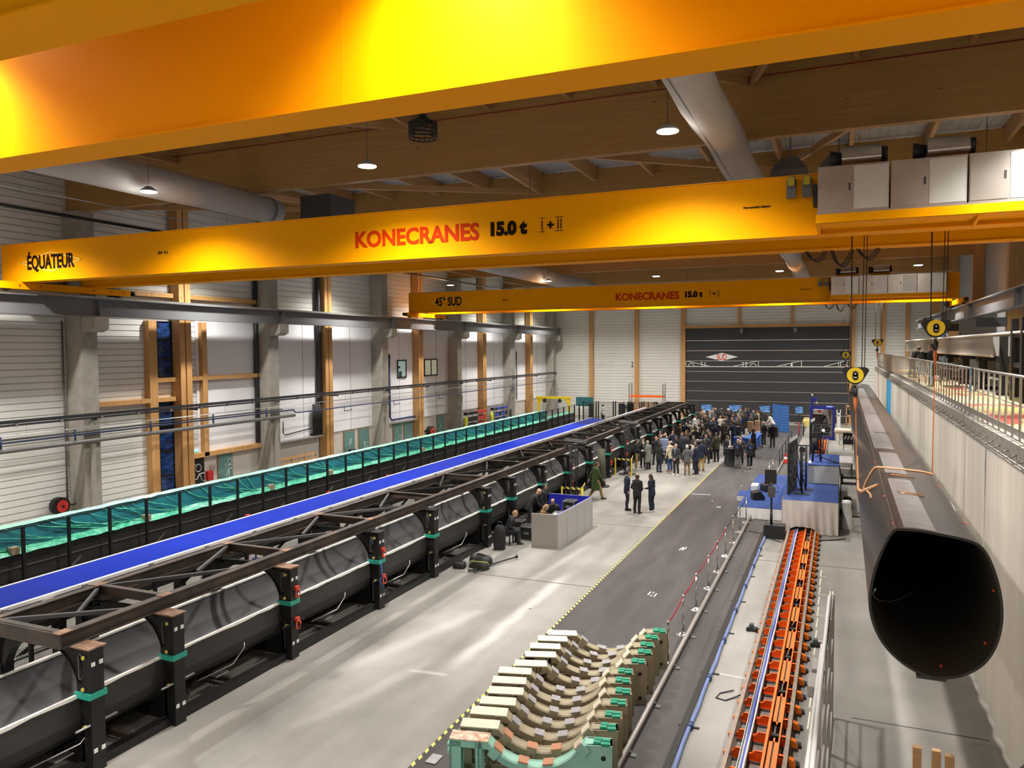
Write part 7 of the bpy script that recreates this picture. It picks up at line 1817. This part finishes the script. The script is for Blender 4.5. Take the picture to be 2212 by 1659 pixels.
while len(cand) < 66 and tries < 9000:
    tries += 1
    y = rr.uniform(47.5, 72.3); x = rr.uniform(-11.2, -6.0 if y > 52 else -8.0)
    if y < 62 and y > 53 and x > -6.9: continue
    if x < -10.9+.0*y: continue
    if y > 63 and x > -6.2: continue
    dmin = .74 if y < 56 else .70
    if any((x-a)**2+(y-b)**2 < dmin**2 for a, b in placed): continue
    if any((x-a)**2+(y-b)**2 < c**2 for a, b, c in tabs): continue
    placed.append((x, y)); cand.append((x, y))
for k, (ya, yb) in enumerate(ROWS):
    row = sorted([c for c in cand if ya <= c[1] < yb], key=lambda c: math.atan2(c[0], c[1]))
    for i, (x, y) in enumerate(row):
        tp = TOPC[rr.randrange(len(TOPC))]; hc = HC[rr.randrange(len(HC))]; hs = rr.choice(['short', 'short', 'short', 'long', 'fringe'])
        pz = rr.choice(['both', 'glass', 'stand', 'cross', 'clasp', 'drink', 'pocket'])
        adj = {'brown': 'brown haired', 'black': 'black haired', 'grey': 'grey haired', 'fair': 'fair haired', 'white': 'white haired'}[hc]
        if hs == 'fringe': adj = 'balding'
        lab = '%s person in %s top, %s from left in the %s crowd rank' % (adj, tp[0].replace('dark coat', 'dark navy'), ORD[i] if i < 16 else 'last', ROWW[k])
        if k == 0: lab = '%s person in %s top behind the front rank, %s from left' % (adj, tp[0], ORD[i])
        person(x, y, rr.uniform(-180, 180), lab, pz, tp, 'coat' if rr.random() < .15 else 'jacket', rr.choice([BLK_, BLK_, DJEAN, CHAR, NAVY]), BLK_, hs, hc, rr.choice([0, 0, 0, 1]), rr.uniform(.94, 1.06), 0, False, WH if rr.random() < .18 else None, rr.random() < .3, None, 'guests in the dense crowd')
# technicians at the booth
def stool(x, y, h, label):
    t = thing('stool', (x, y, 0), label, 'stool')
    MB().box(x-.2, x+.2, y-.2, y+.2, h-.05, h).build('seat', PLB, t)
    for dx in (-.16, .16):
        for dy in (-.16, .16): MB().box(x+dx-.02, x+dx+.02, y+dy-.02, y+dy+.02, 0, h-.05).build('leg', PLB, t)
stool(-11.2, 25.75, .40, 'low black stool under the man looking at his phone')
stool(-10.62, 27.5, .40, 'black stool under the fair haired woman at the booth')
stool(-10.45, 28.75, .40, 'black stool under the bearded man in the booth')
person(-11.2, 25.75, -62, 'seated fair haired man in black hoodie bent over his phone by the mould', 'sit', ('hoodie', (.013, .013, .015)), legs=('dark trousers', (.018, .018, .02)), hc='fair', hood=True)
person(-11.25, 28.1, -58, 'bald man in black jacket leaning into the booth', 'lean', BLK_, legs=('dark grey', (.03, .03, .032)), hair='bald')
person(-11.0, 29.0, -80, 'dark haired person in black standing behind the leaning bald man', 'stand', BLK_, legs=BLK_, hc='black', s=.98)
person(-10.62, 27.5, -70, 'seated fair haired woman in a brown jacket at the booth', 'sit', ('ochre brown', (.16, .085, .025)), legs=DJEAN, hair='long', hc='fair', s=.95)
person(-10.45, 28.75, -170, 'seated bearded man in black jumper inside the booth', 'sit', ('soft black', (.015, .016, .014)), legs=DJEAN, hair='fringe', hc='black', skin=1)
# people on the mezzanine and behind the fence
person(3.55, 46.0, -60, 'person in black bending over equipment at the mezzanine railing', 'lean', BLK_, legs=BLK_, hc='brown', z=5.512)
person(3.5, 36.0, 60, 'fair haired woman in black standing at a video camera on the mezzanine', 'both', BLK_, legs=BLK_, hair='short', hc='fair', z=5.512, s=.98)
t = thing('video_camera', (3.1, 36.55, 5.512), 'black video camera on a tripod at the mezzanine railing', 'camera')
for a in (0.3, 2.4, 4.5): MB().tube([(3.12, 36.55, 6.55), (3.12+.28*math.cos(a), 36.55+.28*math.sin(a), 5.52)], .018, 6).build('tripod_leg', PLB, t)
MB().box(3.05, 3.25, 36.3, 36.75, 6.6, 6.82).cyl((3.12, 36.3, 6.71), (3.12, 36.1, 6.71), .07, 12).box(3.18, 3.26, 36.45, 36.65, 6.82, 6.95).build('camera_body', PLB, t)
for i, (x, y, f, lab) in enumerate(((-20.1, 76.0, -140, 'left of three people in dark polos behind the fence before the end wall'), (-19.55, 75.9, 150, 'middle one of three people in dark tops behind the fence'), (-19.15, 76.9, 60, 'right one of three people behind the fence, wearing a backpack'))):
    person(x, y, f, lab, ('stand', 'both', 'clasp')[i], NAVY, legs=(DJEAN, MGR, BLK_)[i], hc='brown', hood=i == 2)
person(-20.9, 71.4, 60, 'person in white shirt behind the dark cabinets in the far left corner', 'glass', ('white shirt', (.68, .68, .66)), legs=BLK_, hc='black')
# ================================================================ camera, world, view
yaw, pitch, roll = R(23.0794), R(2.6526), R(.36)
fwd = Vector((-math.sin(yaw)*math.cos(pitch), math.cos(yaw)*math.cos(pitch), -math.sin(pitch)))
right = Vector((math.cos(yaw), math.sin(yaw), 0)); up = right.cross(fwd)
r2 = right*math.cos(roll)+up*(-math.sin(roll)); u2 = up*math.cos(roll)+right*math.sin(roll)
cam = bpy.data.cameras.new('camera'); co = bpy.data.objects.new('camera', cam); COL.objects.link(co)
co.matrix_world = Matrix(((r2.x, u2.x, -fwd.x, 0), (r2.y, u2.y, -fwd.y, 0), (r2.z, u2.z, -fwd.z, 7.2), (0, 0, 0, 1)))
cam.sensor_fit = 'HORIZONTAL'; cam.sensor_width = 36; cam.lens = 1661/2212*36; cam.clip_start = .1; cam.clip_end = 300
sc.camera = co
w = bpy.data.worlds.new('dim_interior'); sc.world = w; w.use_nodes = True
bg = w.node_tree.nodes['Background']; bg.inputs[0].default_value = (.5, .6, .8, 1); bg.inputs[1].default_value = .04
sc.view_settings.view_transform = 'Standard'; sc.view_settings.look = 'None'; sc.view_settings.gamma = 1; sc.view_settings.exposure = 0.0
sc.cycles.use_adaptive_sampling = True; sc.cycles.adaptive_threshold = .06
sc.cycles.max_bounces = 5; sc.cycles.diffuse_bounces = 3; sc.cycles.glossy_bounces = 3; sc.cycles.transparent_max_bounces = 16
sc.cycles.sample_clamp_indirect = 6; sc.cycles.caustics_reflective = False; sc.cycles.caustics_refractive = False
